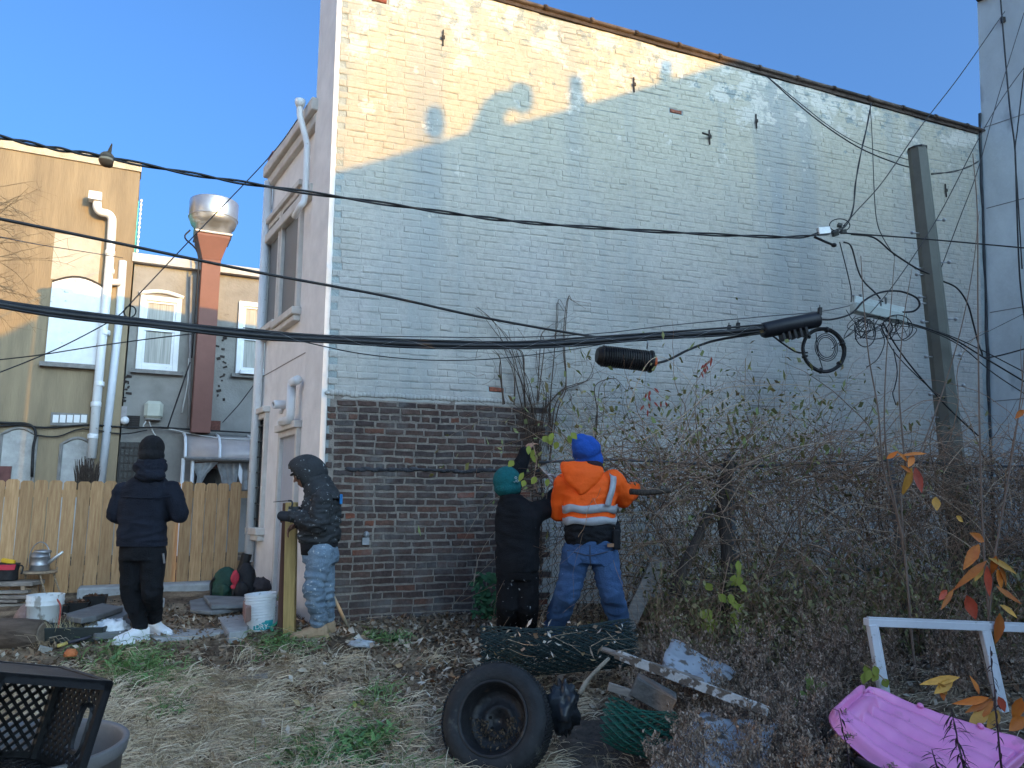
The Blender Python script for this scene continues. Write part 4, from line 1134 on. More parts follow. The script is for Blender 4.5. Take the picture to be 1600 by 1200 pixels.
# ================================================================== milk crate on a bin, bottom left
CR = M('crate_black', (.014, .015, .018), .42, .3, 6, .1, 50)
def crate():
    D = 2.5
    tr_ = P(176, 1066, D)                      # near top right corner
    Rm = Matrix.Rotation(R(-11), 3, 'X') @ Matrix.Rotation(R(9), 3, 'Y') @ rotz(R(54))
    S, H = .33, .28
    # local: x along front, y depth, z up ; origin at near right top
    def W(x, y, z): return tr_ + Rm @ Vector((x, y, z))
    t = thing('milk_crate', 'black lattice milk crate lying on the grey bin in the bottom left corner', 'crate', W(-S / 2, S / 2, -H))
    # crate lies on its side: open side faces the camera, lattice at the back, solid-handled panel at right
    def bar(p, q_, w_=.008, parent=t): 
        pass
    def panel(name, o, ux, uy, nrm, lu, lv, handle=None):
        m = MB()
        ux, uy, nrm = Vector(ux), Vector(uy), Vector(nrm)
        th = .0035
        def quadbar(a, b, w_):
            d = (b - a).normalized(); s_ = d.cross(nrm).normalized() * w_
            m.loft([[a + s_ - nrm * th, a + s_ + nrm * th, a - s_ + nrm * th, a - s_ - nrm * th], [b + s_ - nrm * th, b + s_ + nrm * th, b - s_ + nrm * th, b - s_ - nrm * th]])
        def pt(u, v): return o + ux * u + uy * v
        fr_ = .022
        for a, b in (((fr_ / 2, 0), (fr_ / 2, lv)), ((lu - fr_ / 2, 0), (lu - fr_ / 2, lv)), ((0, fr_ / 2), (lu, fr_ / 2)), ((0, lv - fr_ / 2), (lu, lv - fr_ / 2))):
            quadbar(pt(*a), pt(*b), fr_ / 2)
        step = .034
        def clip(u0, v0, du, dv):
            # clip infinite line to the frame
            ts = []
            lo, hi = -9, 9
            for p, d, mx in ((u0, du, lu), (v0, dv, lv)):
                t0, t1 = (0.01 - p) / d, (mx - .01 - p) / d
                if t0 > t1: t0, t1 = t1, t0
                lo, hi = max(lo, t0), min(hi, t1)
            return (lo, hi) if hi > lo + .01 else None
        n = int((lu + lv) / step) + 2
        for k in range(-n, n):
            for sgn in (1, -1):
                u0 = k * step
                c = clip(u0, 0, 1, sgn * 1.0)
                if c:
                    a, b = (u0 + c[0], sgn * c[0]), (u0 + c[1], sgn * c[1])
                    if handle:
                        mid = ((a[0] + b[0]) / 2, (a[1] + b[1]) / 2)
                        hu0, hu1, hv0, hv1 = handle
                        # break the bar at the hand hole
                        N = 14; seg = None; pts = [(a[0] + (b[0] - a[0]) * i / N, a[1] + (b[1] - a[1]) * i / N) for i in range(N + 1)]
                        run = []
                        for p in pts:
                            if hu0 < p[0] < hu1 and hv0 < p[1] < hv1:
                                if len(run) > 1: quadbar(pt(*run[0]), pt(*run[-1]), .005)
                                run = []
                            else: run.append(p)
                        if len(run) > 1: quadbar(pt(*run[0]), pt(*run[-1]), .005)
                    else: quadbar(pt(*a), pt(*b), .005)
        if handle:
            hu0, hu1, hv0, hv1 = handle; cu, cv = (hu0 + hu1) / 2, (hv0 + hv1) / 2
            ring = [pt(cu + (hu1 - hu0) / 2 * math.copysign(abs(math.cos(a)) ** .6, math.cos(a)), cv + (hv1 - hv0) / 2 * math.copysign(abs(math.sin(a)) ** .6, math.sin(a))) for a in np.linspace(0, 2 * math.pi, 21)]
            m.tube(ring, .009, 5, False)
        return m.build(name, CR, t)
    X, Y, Zv = Rm @ Vector((1, 0, 0)), Rm @ Vector((0, 1, 0)), Rm @ Vector((0, 0, 1))
    panel('back_panel', W(-S, S, -H), X, Zv, Y, S, H)
    panel('side_panel', W(0, 0, -H), Y, Zv, X, S, H, handle=(.06, .13, .06, .2))
    panel('side_panel', W(-S, 0, -H), Y, Zv, X, S, H)
    panel('bottom_panel', W(-S, 0, -H), X, Y, Zv, S, S)
    m = MB(); 
    for x in np.linspace(-S, 0, 12): 
        m.loft([[W(x - .004, 0, 0), W(x + .004, 0, 0), W(x + .004, 0, -.01), W(x - .004, 0, -.01)], [W(x - .004, S, 0), W(x + .004, S, 0), W(x + .004, S, -.01), W(x - .004, S, -.01)]])
    m.loft([[W(-S, 0, .003), W(0, 0, .003), W(0, 0, -.025), W(-S, 0, -.025)], [W(-S, .03, .003), W(0, .03, .003), W(0, .03, -.025), W(-S, .03, -.025)]])
    m.loft([[W(-S, S - .02, .003), W(0, S - .02, .003), W(0, S - .02, -.025), W(-S, S - .02, -.025)], [W(-S, S, .003), W(0, S, .003), W(0, S, -.025), W(-S, S, -.025)]])
    m.loft([[W(-.03, 0, .004), W(0, 0, .004), W(0, 0, -.012), W(-.03, 0, -.012)], [W(-.03, S, .004), W(0, S, .004), W(0, S, -.012), W(-.03, S, -.012)]])
    m.loft([[W(-S, 0, .0), W(0, 0, .0), W(0, 0, -.006), W(-S, 0, -.006)], [W(-S, S, .0), W(0, S, .0), W(0, S, -.006), W(-S, S, -.006)]])
    m.build('top_panel', CR, t)
    for (x, y) in ((0, 0), (0, S), (-S, 0), (-S, S)):
        m = MB(); m.loft([[W(x - .02 * (1 if x == 0 else -1) * s_[0], y + .02 * (1 if y == 0 else -1) * s_[1], z) for s_ in ((0, 0), (1, 0), (1, 1), (0, 1))] for z in (-H, 0)]); m.build('corner_post', CR, t)
    # bin below
    c = P(34, 1160, 2.7); rb = .335
    cz = c.z - .01
    cc = Vector((c.x - .02, c.y + .0, 0))
    bn_ = thing('grey_bin', 'round grey plastic bin holding up the black milk crate', 'bin', (cc.x, cc.y, gz(cc.x, cc.y)))
    BIN = M('grey_bin_plastic', (.17, .165, .165), .5, .15, 5, .1, 40)
    q = MB(); q.smooth = True
    base = Vector((cc.x, cc.y, 0))
    q.lathe([(.28, .0), (rb - .012, cz - .05), (rb - .004, cz - .048), (rb, cz - .04), (rb + .006, cz - .004), (rb + .002, cz), (rb - .012, cz), (rb - .018, cz - .01), (rb - .02, cz - .06), (.27, .05), (.01, .05)], base, None, 56); q.build('body', BIN, bn_)
    q = MB(); q.smooth = True; blob(q, Vector((cc.x - .03, cc.y, cz - .2)), .28, .28, .06, .2, 5, 22, 10, 3); q.build('rubbish', DARKP, bn_)
crate()
# ================================================================== people
def cone(mb, a, b, r0, r1, n=14, flat=1.0, k=5):
    a, b = Vector(a), Vector(b)
    d = (b - a)
    if d.length < 1e-5: d = Vector((0, 0, 1e-3))
    R_ = frame_to(d, (0, 1, .2)); L = d.length; rings = []
    prof = [(-r0 * .98, .2), (-r0 * .8, .6), (-r0 * .45, .89)]
    for z, s_ in prof: rings.append((z, r0 * s_))
    for i in range(k + 1): rings.append((L * i / k, r0 + (r1 - r0) * i / k))
    for z, s_ in [(-z, s_) for z, s_ in prof[::-1]]: rings.append((L + z / r0 * r1, r1 * s_))
    out = []
    for z, r_ in rings:
        out.append([a + R_ @ Vector((r_ * math.cos(2 * math.pi * j / n), r_ * flat * math.sin(2 * math.pi * j / n), z)) for j in range(n)])
    mb.loft(out)
def chain(mb, pts, rs, flat=1.0):
    for i in range(len(pts) - 1): cone(mb, pts[i], pts[i + 1], rs[i], rs[i + 1], flat=flat)
def torso(mb, secs, rot, n=24):
    """secs: (centre, half width, half depth, squareness)"""
    rings = []
    for c, w, d, e in secs:
        ring = []
        for j in range(n):
            a = 2 * math.pi * j / n
            x = math.copysign(abs(math.cos(a)) ** e, math.cos(a)) * w; y = math.copysign(abs(math.sin(a)) ** e, math.sin(a)) * d
            ring.append(Vector(c) + rot @ Vector((x, y, 0)))
        rings.append(ring)
    mb.loft(rings)
def skin(mb, name, mats, parent, voxel=.012, smooth=4, wr=None, **kw):
    """fuse overlapping volumes into one continuous surface, soften, add cloth creases"""
    me = bpy.data.meshes.new('tmp'); me.from_pydata(mb.v, [], mb.f); me.update()
    bm = bmesh.new(); bm.from_mesh(me); bmesh.ops.recalc_face_normals(bm, faces=bm.faces); bm.to_mesh(me); bm.free()
    o = bpy.data.objects.new('tmp', me); COL.objects.link(o)
    r = o.modifiers.new('r', 'REMESH'); r.mode = 'VOXEL'; r.voxel_size = voxel
    s_ = o.modifiers.new('s', 'SMOOTH'); s_.factor = .5; s_.iterations = smooth
    bpy.context.view_layer.update()
    m2 = bpy.data.meshes.new_from_object(o.evaluated_get(bpy.context.evaluated_depsgraph_get()))
    bpy.data.objects.remove(o); bpy.data.meshes.remove(me)
    m2.name = name
    N = len(m2.vertices); co = np.empty(N * 3); m2.vertices.foreach_get('co', co); co = co.reshape(-1, 3)
    if wr:
        no = np.empty(N * 3); m2.vertices.foreach_get('normal', no); no = no.reshape(-1, 3)
        amp, fx, fz, zones = wr
        for i in range(N):
            p = co[i]
            q = Vector((p[0] * fx, p[1] * fx, p[2] * fz))
            k = noise.noise(q + Vector((.6 * noise.noise(q * .7), .8 * noise.noise(q * .9 + Vector((4, 4, 4))), 0)))
            ridge = 1 - 2 * abs(k)
            g = amp
            for (zc, zh, m_) in zones: g *= 1 + (m_ - 1) * math.exp(-((p[2] - zc) / zh) ** 2)
            co[i] += no[i] * g * (ridge - .45)
    lo, hi = co.min(0), co.max(0); org = np.array([(lo[0] + hi[0]) / 2, (lo[1] + hi[1]) / 2, lo[2]])
    m2.vertices.foreach_set('co', (co - org).ravel())
    for p in (mats if isinstance(mats, (list, tuple)) else [mats]): m2.materials.append(p)
    m2.polygons.foreach_set('use_smooth', [True] * len(m2.polygons)); m2.update()
    return link(m2, name, Vector(org), parent, **kw)
def rebase(o, world_loc):
    pass
def hand(mb, wrist, dirv, palm_n, size=.19, curl=.5, spread=.15, thumb=1, curls=None):
    """palm, four unequal bent fingers and a thumb leaving the side of the palm"""
    f = Vector(dirv).normalized(); n_ = Vector(palm_n); n_ = (n_ - f * n_.dot(f)).normalized(); s_ = f.cross(n_)
    L = size * .5
    w = Vector(wrist)
    for k in range(4):
        t = (k - 1.5) / 1.5
        cone(mb, w + s_ * t * .022, w + f * L + s_ * t * .031, .015, .0135, n=8, k=2)
    for k, ln in enumerate((.42, .48, .45, .35)):
        t = (k - 1.5) / 1.5; p = w + f * L + s_ * t * .031; d = (f + s_ * t * spread).normalized()
        c = curl if curls is None else curls[k]
        segs = [ln * size * .46, ln * size * .31, ln * size * .26]; r0 = (.0098, .0092, .0085, .0078)
        for i, sl in enumerate(segs):
            a = c * (.55 + .35 * i)
            d = (d * math.cos(a) + n_ * math.sin(a)).normalized(); q = p + d * sl
            cone(mb, p, q, r0[i], r0[i + 1], n=8, k=2); p = q
    p = w + f * L * .3 + s_ * (-thumb) * .03
    d = (f * .75 - s_ * thumb * .65 + n_ * .25).normalized()
    for sl, r_ in ((.045, .0125), (.034, .011), (.028, .0098)):
        q = p + d * sl; cone(mb, p, q, r_, r_ * .93, n=8, k=2); p = q; d = (d + n_ * .35 * curl + f * .15).normalized()
def head(mb, c, fwd, upv, h=.235):
    """skull, jaw, nose, ears, brow, lips"""
    f = Vector(fwd).normalized(); u = Vector(upv); u = (u - f * u.dot(f)).normalized(); s_ = f.cross(u)
    R_ = basis(s_, f, u); c = Vector(c)
    def e(off, rad): mb.ell(c + R_ @ Vector(off), rad, R_, 18, 12)
    e((0, -.012, .03), (.075, .092, .088)); e((0, .025, -.035), (.062, .066, .075)); e((0, .048, -.082), (.036, .036, .026))
    e((0, .09, .025), (.045, .014, .012))
    cone(mb, c + R_ @ Vector((0, .088, .012)), c + R_ @ Vector((0, .112, -.022)), .009, .014, n=8)
    e((0, .088, -.055), (.024, .010, .006)); e((0, .086, -.066), (.021, .010, .006))
    for sg in (-1, 1):
        e((sg * .077, -.01, -.005), (.009, .02, .032)); e((sg * .034, .075, -.015), (.022, .016, .018))
    return R_
SKINT = M('skin', (.34, .185, .125), .55, .15, 12, .1, 60)
SKIND = M('skin_tan', (.26, .135, .09), .55, .15, 12, .1, 60)
def eyes(parent, c, R_):
    for sg in (-1, 1):
        q = MB(); q.smooth = True; q.ell(c + R_ @ Vector((sg * .031, .083, .008)), (.011, .008, .007), R_, 10, 7); q.build('eye', M('eye_white', (.6, .58, .55), .3, .05), parent)
        q = MB(); q.smooth = True; q.ell(c + R_ @ Vector((sg * .031, .0895, .008)), (.0045, .003, .0045), R_, 8, 6); q.build('iris', M('eye_dark', (.03, .02, .015), .2, .1), parent)
def boot(name, ankle, toe_dir, L, mat, sole, parent, hgt=.13, wid=.05, label=None, heel=.035):
    d = Vector((toe_dir[0], toe_dir[1], 0)).normalized(); s_ = Vector((-d.y, d.x, 0)); a = Vector(ankle)
    gnd = a.z - .095
    def ring(t, w0, z0, z1, n=14):
        c = a + d * (t * L - L * .26); pts = []
        for j in range(n):
            an = 2 * math.pi * j / n
            y = math.copysign(abs(math.cos(an)) ** .7, math.cos(an)) * w0; z = (math.sin(an) * .5 + .5)
            pts.append(Vector((c.x, c.y, 0)) + s_ * y + Vector((0, 0, gnd + z0 + (z1 - z0) * z)))
        return pts
    q = MB()
    secs = [(0, .6, .02, .10), (.04, .8, .012, .13), (.2, .92, .012, .14), (.4, .95, .012, .125), (.55, 1.0, .012, .10), (.75, 1.08, .012, .078), (.9, .95, .012, .066), (.98, .62, .016, .05), (1.0, .3, .02, .04)]
    q.loft([ring(t, wid * w0, z0, z1) for t, w0, z0, z1 in secs])
    cone(q, a + Vector((0, 0, -.02)), a + Vector((0, 0, hgt - .06)) - d * .005, .054, .057)
    o = skin(q, name, mat, parent, .009, 3, (.003, 20, 30, []), label=label)
    q = MB()
    pr = [(0, .62), (.03, .86), (.2, 1.0), (.4, .95), (.55, 1.02), (.75, 1.15), (.9, 1.02), (.98, .68), (1.01, .35)]
    def sring(z): return [Vector((a.x, a.y, gnd + z)) + d * (t * L - L * .26) + s_ * w0 * wid for t, w0 in pr] + [Vector((a.x, a.y, gnd + z)) + d * (t * L - L * .26) - s_ * w0 * wid for t, w0 in pr[::-1]]
    q.loft([sring(-.008), sring(.022)])
    q.build('sole', sole, o)
    return o
def Pm(p): return Vector(p)
BODYK = M('dark_lining', (.012, .012, .014), .9, .3)
def navy(name, c, r=.75, **k): return M(name, c, .9, .3, 7, .5, 110, spec=.18, **k)

# ---------------------------------------------------------------- man with black beanie, seen from behind
def man_navy():
    D = 6.95
    fl, fr_ = G(207, 1006), G(236, 995)
    hip = P(222, 850, D); hd = P(237, 706, D)
    t0 = fl.lerp(fr_, .5)
    Rb = rotz(R(-6))
    sx = Rb @ Vector((1, 0, 0)); fy = Rb @ Vector((0, 1, 0))
    cx = lambda px, py, dd=0: P(px, py, D + dd)
    shL, shR = cx(193, 765), cx(268, 763)
    elL, elR = cx(180, 805, .0), cx(281, 803, .0)
    wrL, wrR = cx(212, 806, .27), cx(258, 806, .27)
    hipL, hipR = cx(207, 862), cx(239, 862)
    knL, knR = cx(205, 925, .05), cx(238, 925, -.0)
    anL, anR = fl + Vector((0.02, .08, .10)), fr_ + Vector((0, .06, .10))
    b = MB()
    head(b, hd, (0.05, .98, -.2), (0, .2, 1))
    chain(b, [cx(234, 735), cx(235, 722)], [.062, .058])
    torso(b, [(cx(223, 850), .15, .10, .8), (cx(226, 800), .145, .095, .8), (cx(230, 762), .17, .10, .8), (cx(233, 742), .09, .07, 1)], Rb)
    for s_, e_, w_ in ((shL, elL, wrL), (shR, elR, wrR)):
        chain(b, [s_, e_, w_], [.05, .04, .03])
    hand(b, wrL, (wrR - wrL) * .5 + fy * .3 + Vector((0, 0, -.1)), (0, .3, 1), curl=.7, thumb=-1); hand(b, wrR, (wrL - wrR) * .5 + fy * .3 + Vector((0, 0, -.1)), (0, .3, 1), curl=.7, thumb=1)
    for h_, k_, a_ in ((hipL, knL, anL), (hipR, knR, anR)): chain(b, [h_, k_, a_], [.075, .05, .035])
    p = skin(b, 'person', SKINT, None, .0085, 3)
    tag(p, 'person in black beanie, navy padded jacket and black track pants, back turned, white sneakers', 'person')
    JK = navy('navy_jacket', (.013, .016, .026), .62)
    q = MB()
    torso(q, [(cx(222, 851, .0), .205, .145, .78), (cx(222, 842), .208, .15, .78), (cx(223, 815), .205, .15, .78), (cx(226, 785), .215, .155, .78), (cx(230, 762), .21, .145, .8), (cx(232, 748), .15, .115, .9), (cx(234, 738), .09, .085, 1)], Rb)
    for s_, e_, w_ in ((shL, elL, wrL), (shR, elR, wrR)): chain(q, [s_ + Vector((0, 0, -.02)), e_, e_.lerp(w_, .5), w_], [.092, .078, .068, .058])
    jk = skin(q, 'jacket', JK, p, .013, 5, (.009, 5, 13, [(cx(0, 830).z, .14, 1.7), (cx(0, 790).z, .08, .4)]))
    q = MB()                                                     # yoke seam across the back
    pts = []
    for k in range(15):
        a = math.pi + math.pi * (k + .5) / 15
    q.smooth = True
    q.tube([cx(x, y, -.165 + .02 * abs(x - 230) / 40) for x, y in ((190, 777), (205, 777), (220, 778), (235, 778), (250, 777), (266, 775))], .006, 6); q.build('yoke_seam', JK, jk)
    q = MB(); torso(q, [(cx(222, 853), .209, .15, .78), (cx(222, 847), .212, .153, .78)], Rb); q.build('hem', JK, jk)
    # hood lying on the shoulders
    q = MB()
    q.ell(cx(235, 730, -.04), (.15, .12, .085), Rb, 20, 12); q.ell(cx(234, 743, -.09), (.14, .09, .07), Rb, 20, 12); q.ell(cx(237, 722, .0), (.125, .12, .06), Rb, 20, 12)
    skin(q, 'hood', JK, p, .012, 4, (.012, 9, 20, []))
    BN = M('black_knit', (.010, .010, .012), .95, .3, 30, .6, 90)
    q = MB(); q.ell(cx(237.5, 700), (.104, .115, .118), Rb, 20, 14); q.smooth = True; q.ell(cx(237, 712, -.02), (.107, .115, .075), Rb, 20, 10)
    skin(q, 'beanie', BN, p, .010, 3, (.004, 40, 10, []))
    PT = navy('black_trackpants', (.010, .011, .014), .8)
    q = MB()
    torso(q, [(cx(222, 840), .175, .13, .8), (cx(222, 862), .185, .14, .8), (cx(222, 875), .18, .135, .8)], Rb)
    chain(q, [hipL + Vector((0, 0, 0)), knL, anL + Vector((0, 0, .03))], [.112, .088, .062]); chain(q, [hipR, knR, anR + Vector((0, 0, .03))], [.112, .088, .06])
    tp = skin(q, 'trousers', PT, p, .012, 4, (.008, 7, 10, [(anL.z + .15, .12, 1.7), (knL.z, .1, 1.4)]))
    q = MB(); q.tube([cx(255, 865, -.1), cx(257, 880, -.08)], .01, 5); q.build('pocket_zip', M('zip_grey', (.2, .19, .19), .5, .2), tp)
    WS = M('white_sneaker', (.72, .74, .78), .5, .08, 8, .15)
    boot('sneaker', anL, (-.55, -.75), .31, WS, WS, p, .10, .056); boot('sneaker', anR, (.8, -.45), .30, WS, WS, p, .10, .05)
man_navy()

# ---------------------------------------------------------------- man in grey hoodie, side view, head bowed over a trowel
def man_hoodie():
    D = 7.05
    cx = lambda px, py, dd=0: P(px, py, D + dd)
    Rb = rotz(R(80))            # facing picture-left
    fw = Vector((-1, -.12, 0)).normalized()
    f1, f2 = G(484, 1003), G(497, 996)
    hd = cx(477, 741)
    b = MB(); HF = Vector((-.9, -.22, -.42)); HU = Vector((-.42, 0, .9))
    Rh = head(b, hd, HF, HU)
    chain(b, [cx(497, 766), cx(484, 752)], [.06, .058])
    torso(b, [(cx(500, 858), .14, .11, .8), (cx(500, 820), .15, .115, .8), (cx(502, 780), .17, .11, .8), (cx(499, 762), .1, .08, 1)], Rb)
    shN, shF = cx(503, 781, -.17), cx(498, 783, .17)
    elN, elF = cx(497, 818, -.2), cx(490, 820, .2)
    wrN, wrF = cx(462, 806, -.14), cx(470, 818, .04)
    chain(b, [shN, elN, wrN], [.05, .042, .03]); chain(b, [shF, elF, wrF], [.05, .042, .03])
    hand(b, wrN + Vector((0, 0, 0)), (-1, .1, .05), (.1, .6, -.6), curl=1.15, thumb=1); hand(b, wrF, (-.8, -.3, -.35), (.3, -.3, -.8), curl=1.0, thumb=-1)
    hpN, hpF = cx(501, 865, -.09), cx(503, 865, .09)
    knN, knF = cx(490, 920, -.09), cx(506, 922, .09)
    anN, anF = f1 + Vector((.06, .05, .10)), f2 + Vector((.05, .1, .10))
    chain(b, [hpN, knN, anN], [.075, .05, .035]); chain(b, [hpF, knF, anF], [.075, .05, .035])
    p = skin(b, 'person', SKIND, None, .0085, 3)
    tag(p, 'person in paint-spattered grey hoodie with hood up, looking down, blue jeans and tan boots', 'person')
    eyes(p, hd, Rh)
    q = MB(); q.smooth = True
    HD = M('spattered_hoodie', (.030, .033, .037), .85, .3, 9, .35, 50, dirt=((.34, .36, .37), 34, .635))
    q = MB()
    torso(q, [(cx(499, 847), .175, .165, .8), (cx(499, 835), .185, .175, .8), (cx(500, 812), .18, .175, .8), (cx(502, 788), .185, .16, .8), (cx(502, 772), .15, .125, .9), (cx(499, 760), .1, .1, 1)], Rb)
    chain(q, [shN, elN, elN.lerp(wrN, .5), wrN + Vector((-.015, 0, 0))], [.094, .083, .075, .06]); chain(q, [shF, elF, wrF], [.09, .08, .06])
    jk = skin(q, 'hoodie', HD, p, .012, 4, (.016, 8, 20, [(cx(0, 825).z, .12, 1.7)]))
    q = MB(); q.smooth = True; torso(q, [(cx(499, 866), .165, .15, .85), (cx(499, 846), .17, .16, .85)], Rb); q.build('black_shirt', M('black_shirt', (.008, .008, .010), .9, .3), p)
    # hood: shell open at the face with a peak
    q = MB()
    c = cx(484, 738)
    R2 = basis(Vector((0, 1, 0)), Vector((-.87, 0, -.35)).normalized(), Vector((-.35, 0, .9)).normalized()); 
    n_u, n_v = 26, 14; vs = []; fs = []
    fwd = Vector((-.9, -.05, -.40)).normalized()
    keep = {}
    vs = []
    for i in range(n_v + 1):
        th = math.pi * i / n_v
        for j in range(n_u):
            a = 2 * math.pi * j / n_u
            d = Vector((math.sin(th) * math.cos(a), math.sin(th) * math.sin(a), math.cos(th)))
            pk = max(0, d.dot(Vector((-.75, 0, .55)))) ** 6 * .055
            r_ = Vector((d.x * (.15 + pk * 1.3), d.y * .135, d.z * .15)) + Vector((-.03 * max(0, d.z), 0, 0))
            vs.append((c + r_, d))
    faces = []
    for i in range(n_v):
        for j in range(n_u):
            k = (j + 1) % n_u; f4 = (i * n_u + j, i * n_u + k, (i + 1) * n_u + k, (i + 1) * n_u + j)
            m_ = sum((vs[x][1] for x in f4), Vector()) / 4
            if m_.dot(Vector((-.80, 0, -.60))) > .62: continue
            faces.append(f4)
    q.smooth = True; q.add([v[0] for v in vs], faces)
    ho = q.build('hood', HD, p)
    so = ho.modifiers.new('thick', 'SOLIDIFY'); so.thickness = .016
    q = MB(); torso(q, [(cx(505, 779), .17, .17, 1), (cx(502, 768), .165, .155, 1), (cx(496, 754), .145, .14, 1), (cx(490, 740), .125, .125, 1), (cx(488, 730), .09, .09, 1)], Rb); skin(q, 'hood_base', HD, p, .012, 3, (.01, 10, 18, []))
    # cap brim
    q = MB(); q.smooth = True; bc = cx(466, 739); q.loft([[bc + Vector((x * .075 + .0, y * .08, z + x * .03)) for x, y in ((.6, -1), (.2, -1), (-.5, -.8), (-.9, -.3), (-.9, .3), (-.5, .8), (.2, 1), (.6, 1))] for z in (0, .012)]); q.build('cap_brim', BODYK, p)
    JN = M('pale_denim', (.21, .28, .35), .9, .35, 7, .5, 110, col2=(.11, .165, .23), dirt=((.5, .54, .55), 36, .63))
    q = MB()
    torso(q, [(cx(500, 848), .155, .14, .8), (cx(501, 868), .165, .155, .8), (cx(501, 880), .16, .145, .8)], Rb)
    chain(q, [hpN, knN, anN + Vector((0, 0, .07))], [.118, .092, .078]); chain(q, [hpF, knF, anF + Vector((0, 0, .07))], [.115, .092, .072])
    skin(q, 'jeans', JN, p, .0115, 3, (.012, 6, 18, [(anN.z + .22, .16, 1.7), (knN.z, .15, 1.3), (hpN.z, .1, .5)]))
    for a_ in (anN, anF):
        q = MB(); torso(q, [(a_ + Vector((0, 0, .03)), .058, .058, 1), (a_ + Vector((0, 0, .09)), .066, .066, 1)], Rb, 16); q.build('jeans_cuff', M('dark_denim', (.03, .055, .10), .85, .3, 9, .4), p)
    TB = M('tan_suede', (.36, .25, .155), .85, .22, 9, .3, 40); SL = M('boot_sole', (.25, .20, .15), .8, .3)
    boot('boot', anN, (-1, -.15), .33, TB, SL, p, .16, .055); boot('boot', anF, (-.9, -.2), .31, TB, SL, p, .16, .052)
    # glove cuff bulge
    GL = M('dark_glove', (.022, .024, .03), .8, .3, 15, .4, 50)
    q = MB(); hand(q, wrN + Vector((-.0, 0, 0)), (-1, .1, .05), (.1, .6, -.6), size=.20, curl=1.15, thumb=1)
    cone(q, wrN + Vector((.05, 0, 0)), wrN + Vector((-.05, 0, 0)), .05, .048); cone(q, wrN + Vector((-.03, 0, -.01)), wrN + Vector((-.12, 0, -.0)), .048, .046); skin(q, 'glove', GL, p, .008, 2)
    # blue logo tab on his back
    q = MB(); q.box(cx(533, 780, -.02), (.02, .05, .09), rotz(0)); q.build('blue_tag', M('blue_tag', (.02, .20, .50), .6, .1), jk, .006)
    # trowel (held, its own thing)
    tp, th = P(427, 785, D - .14), P(452, 783, D - .14)
    tw = thing('trowel', 'dark pointing trowel held level by the man in the grey hoodie', 'trowel', th)
    MT = M('dark_steel', (.05, .052, .055), .45, .3, 8, .1, metal=.5)
    q = MB(); q.loft([[tp + Vector((0, 0, z)), th + Vector((-.01, -.05, z)), th + Vector((.01, 0, z)), th + Vector((-.01, .05, z))] for z in (0, .006)]); q.build('blade', MT, tw)
    q = MB(); q.smooth = True; q.tube(catmull([th + Vector((-.01, 0, .004)), th + Vector((.02, 0, .0)), th + Vector((.028, 0, -.03)), P(453, 797, D - .14)], 5), .008, 7); q.build('neck', MT, tw)
    q = MB(); q.smooth = True; q.tube([P(453, 796, D - .14), P(449, 815, D - .14)], .017, 9); q.build('handle', GREYW, tw)
    q = MB(); q.box(P(460, 794, D - .1), (.09, .06, .03)); tag(q.build('timber_clamp', MT), 'small dark clamp on top of the yellow timber post', 'clamp')
man_hoodie()

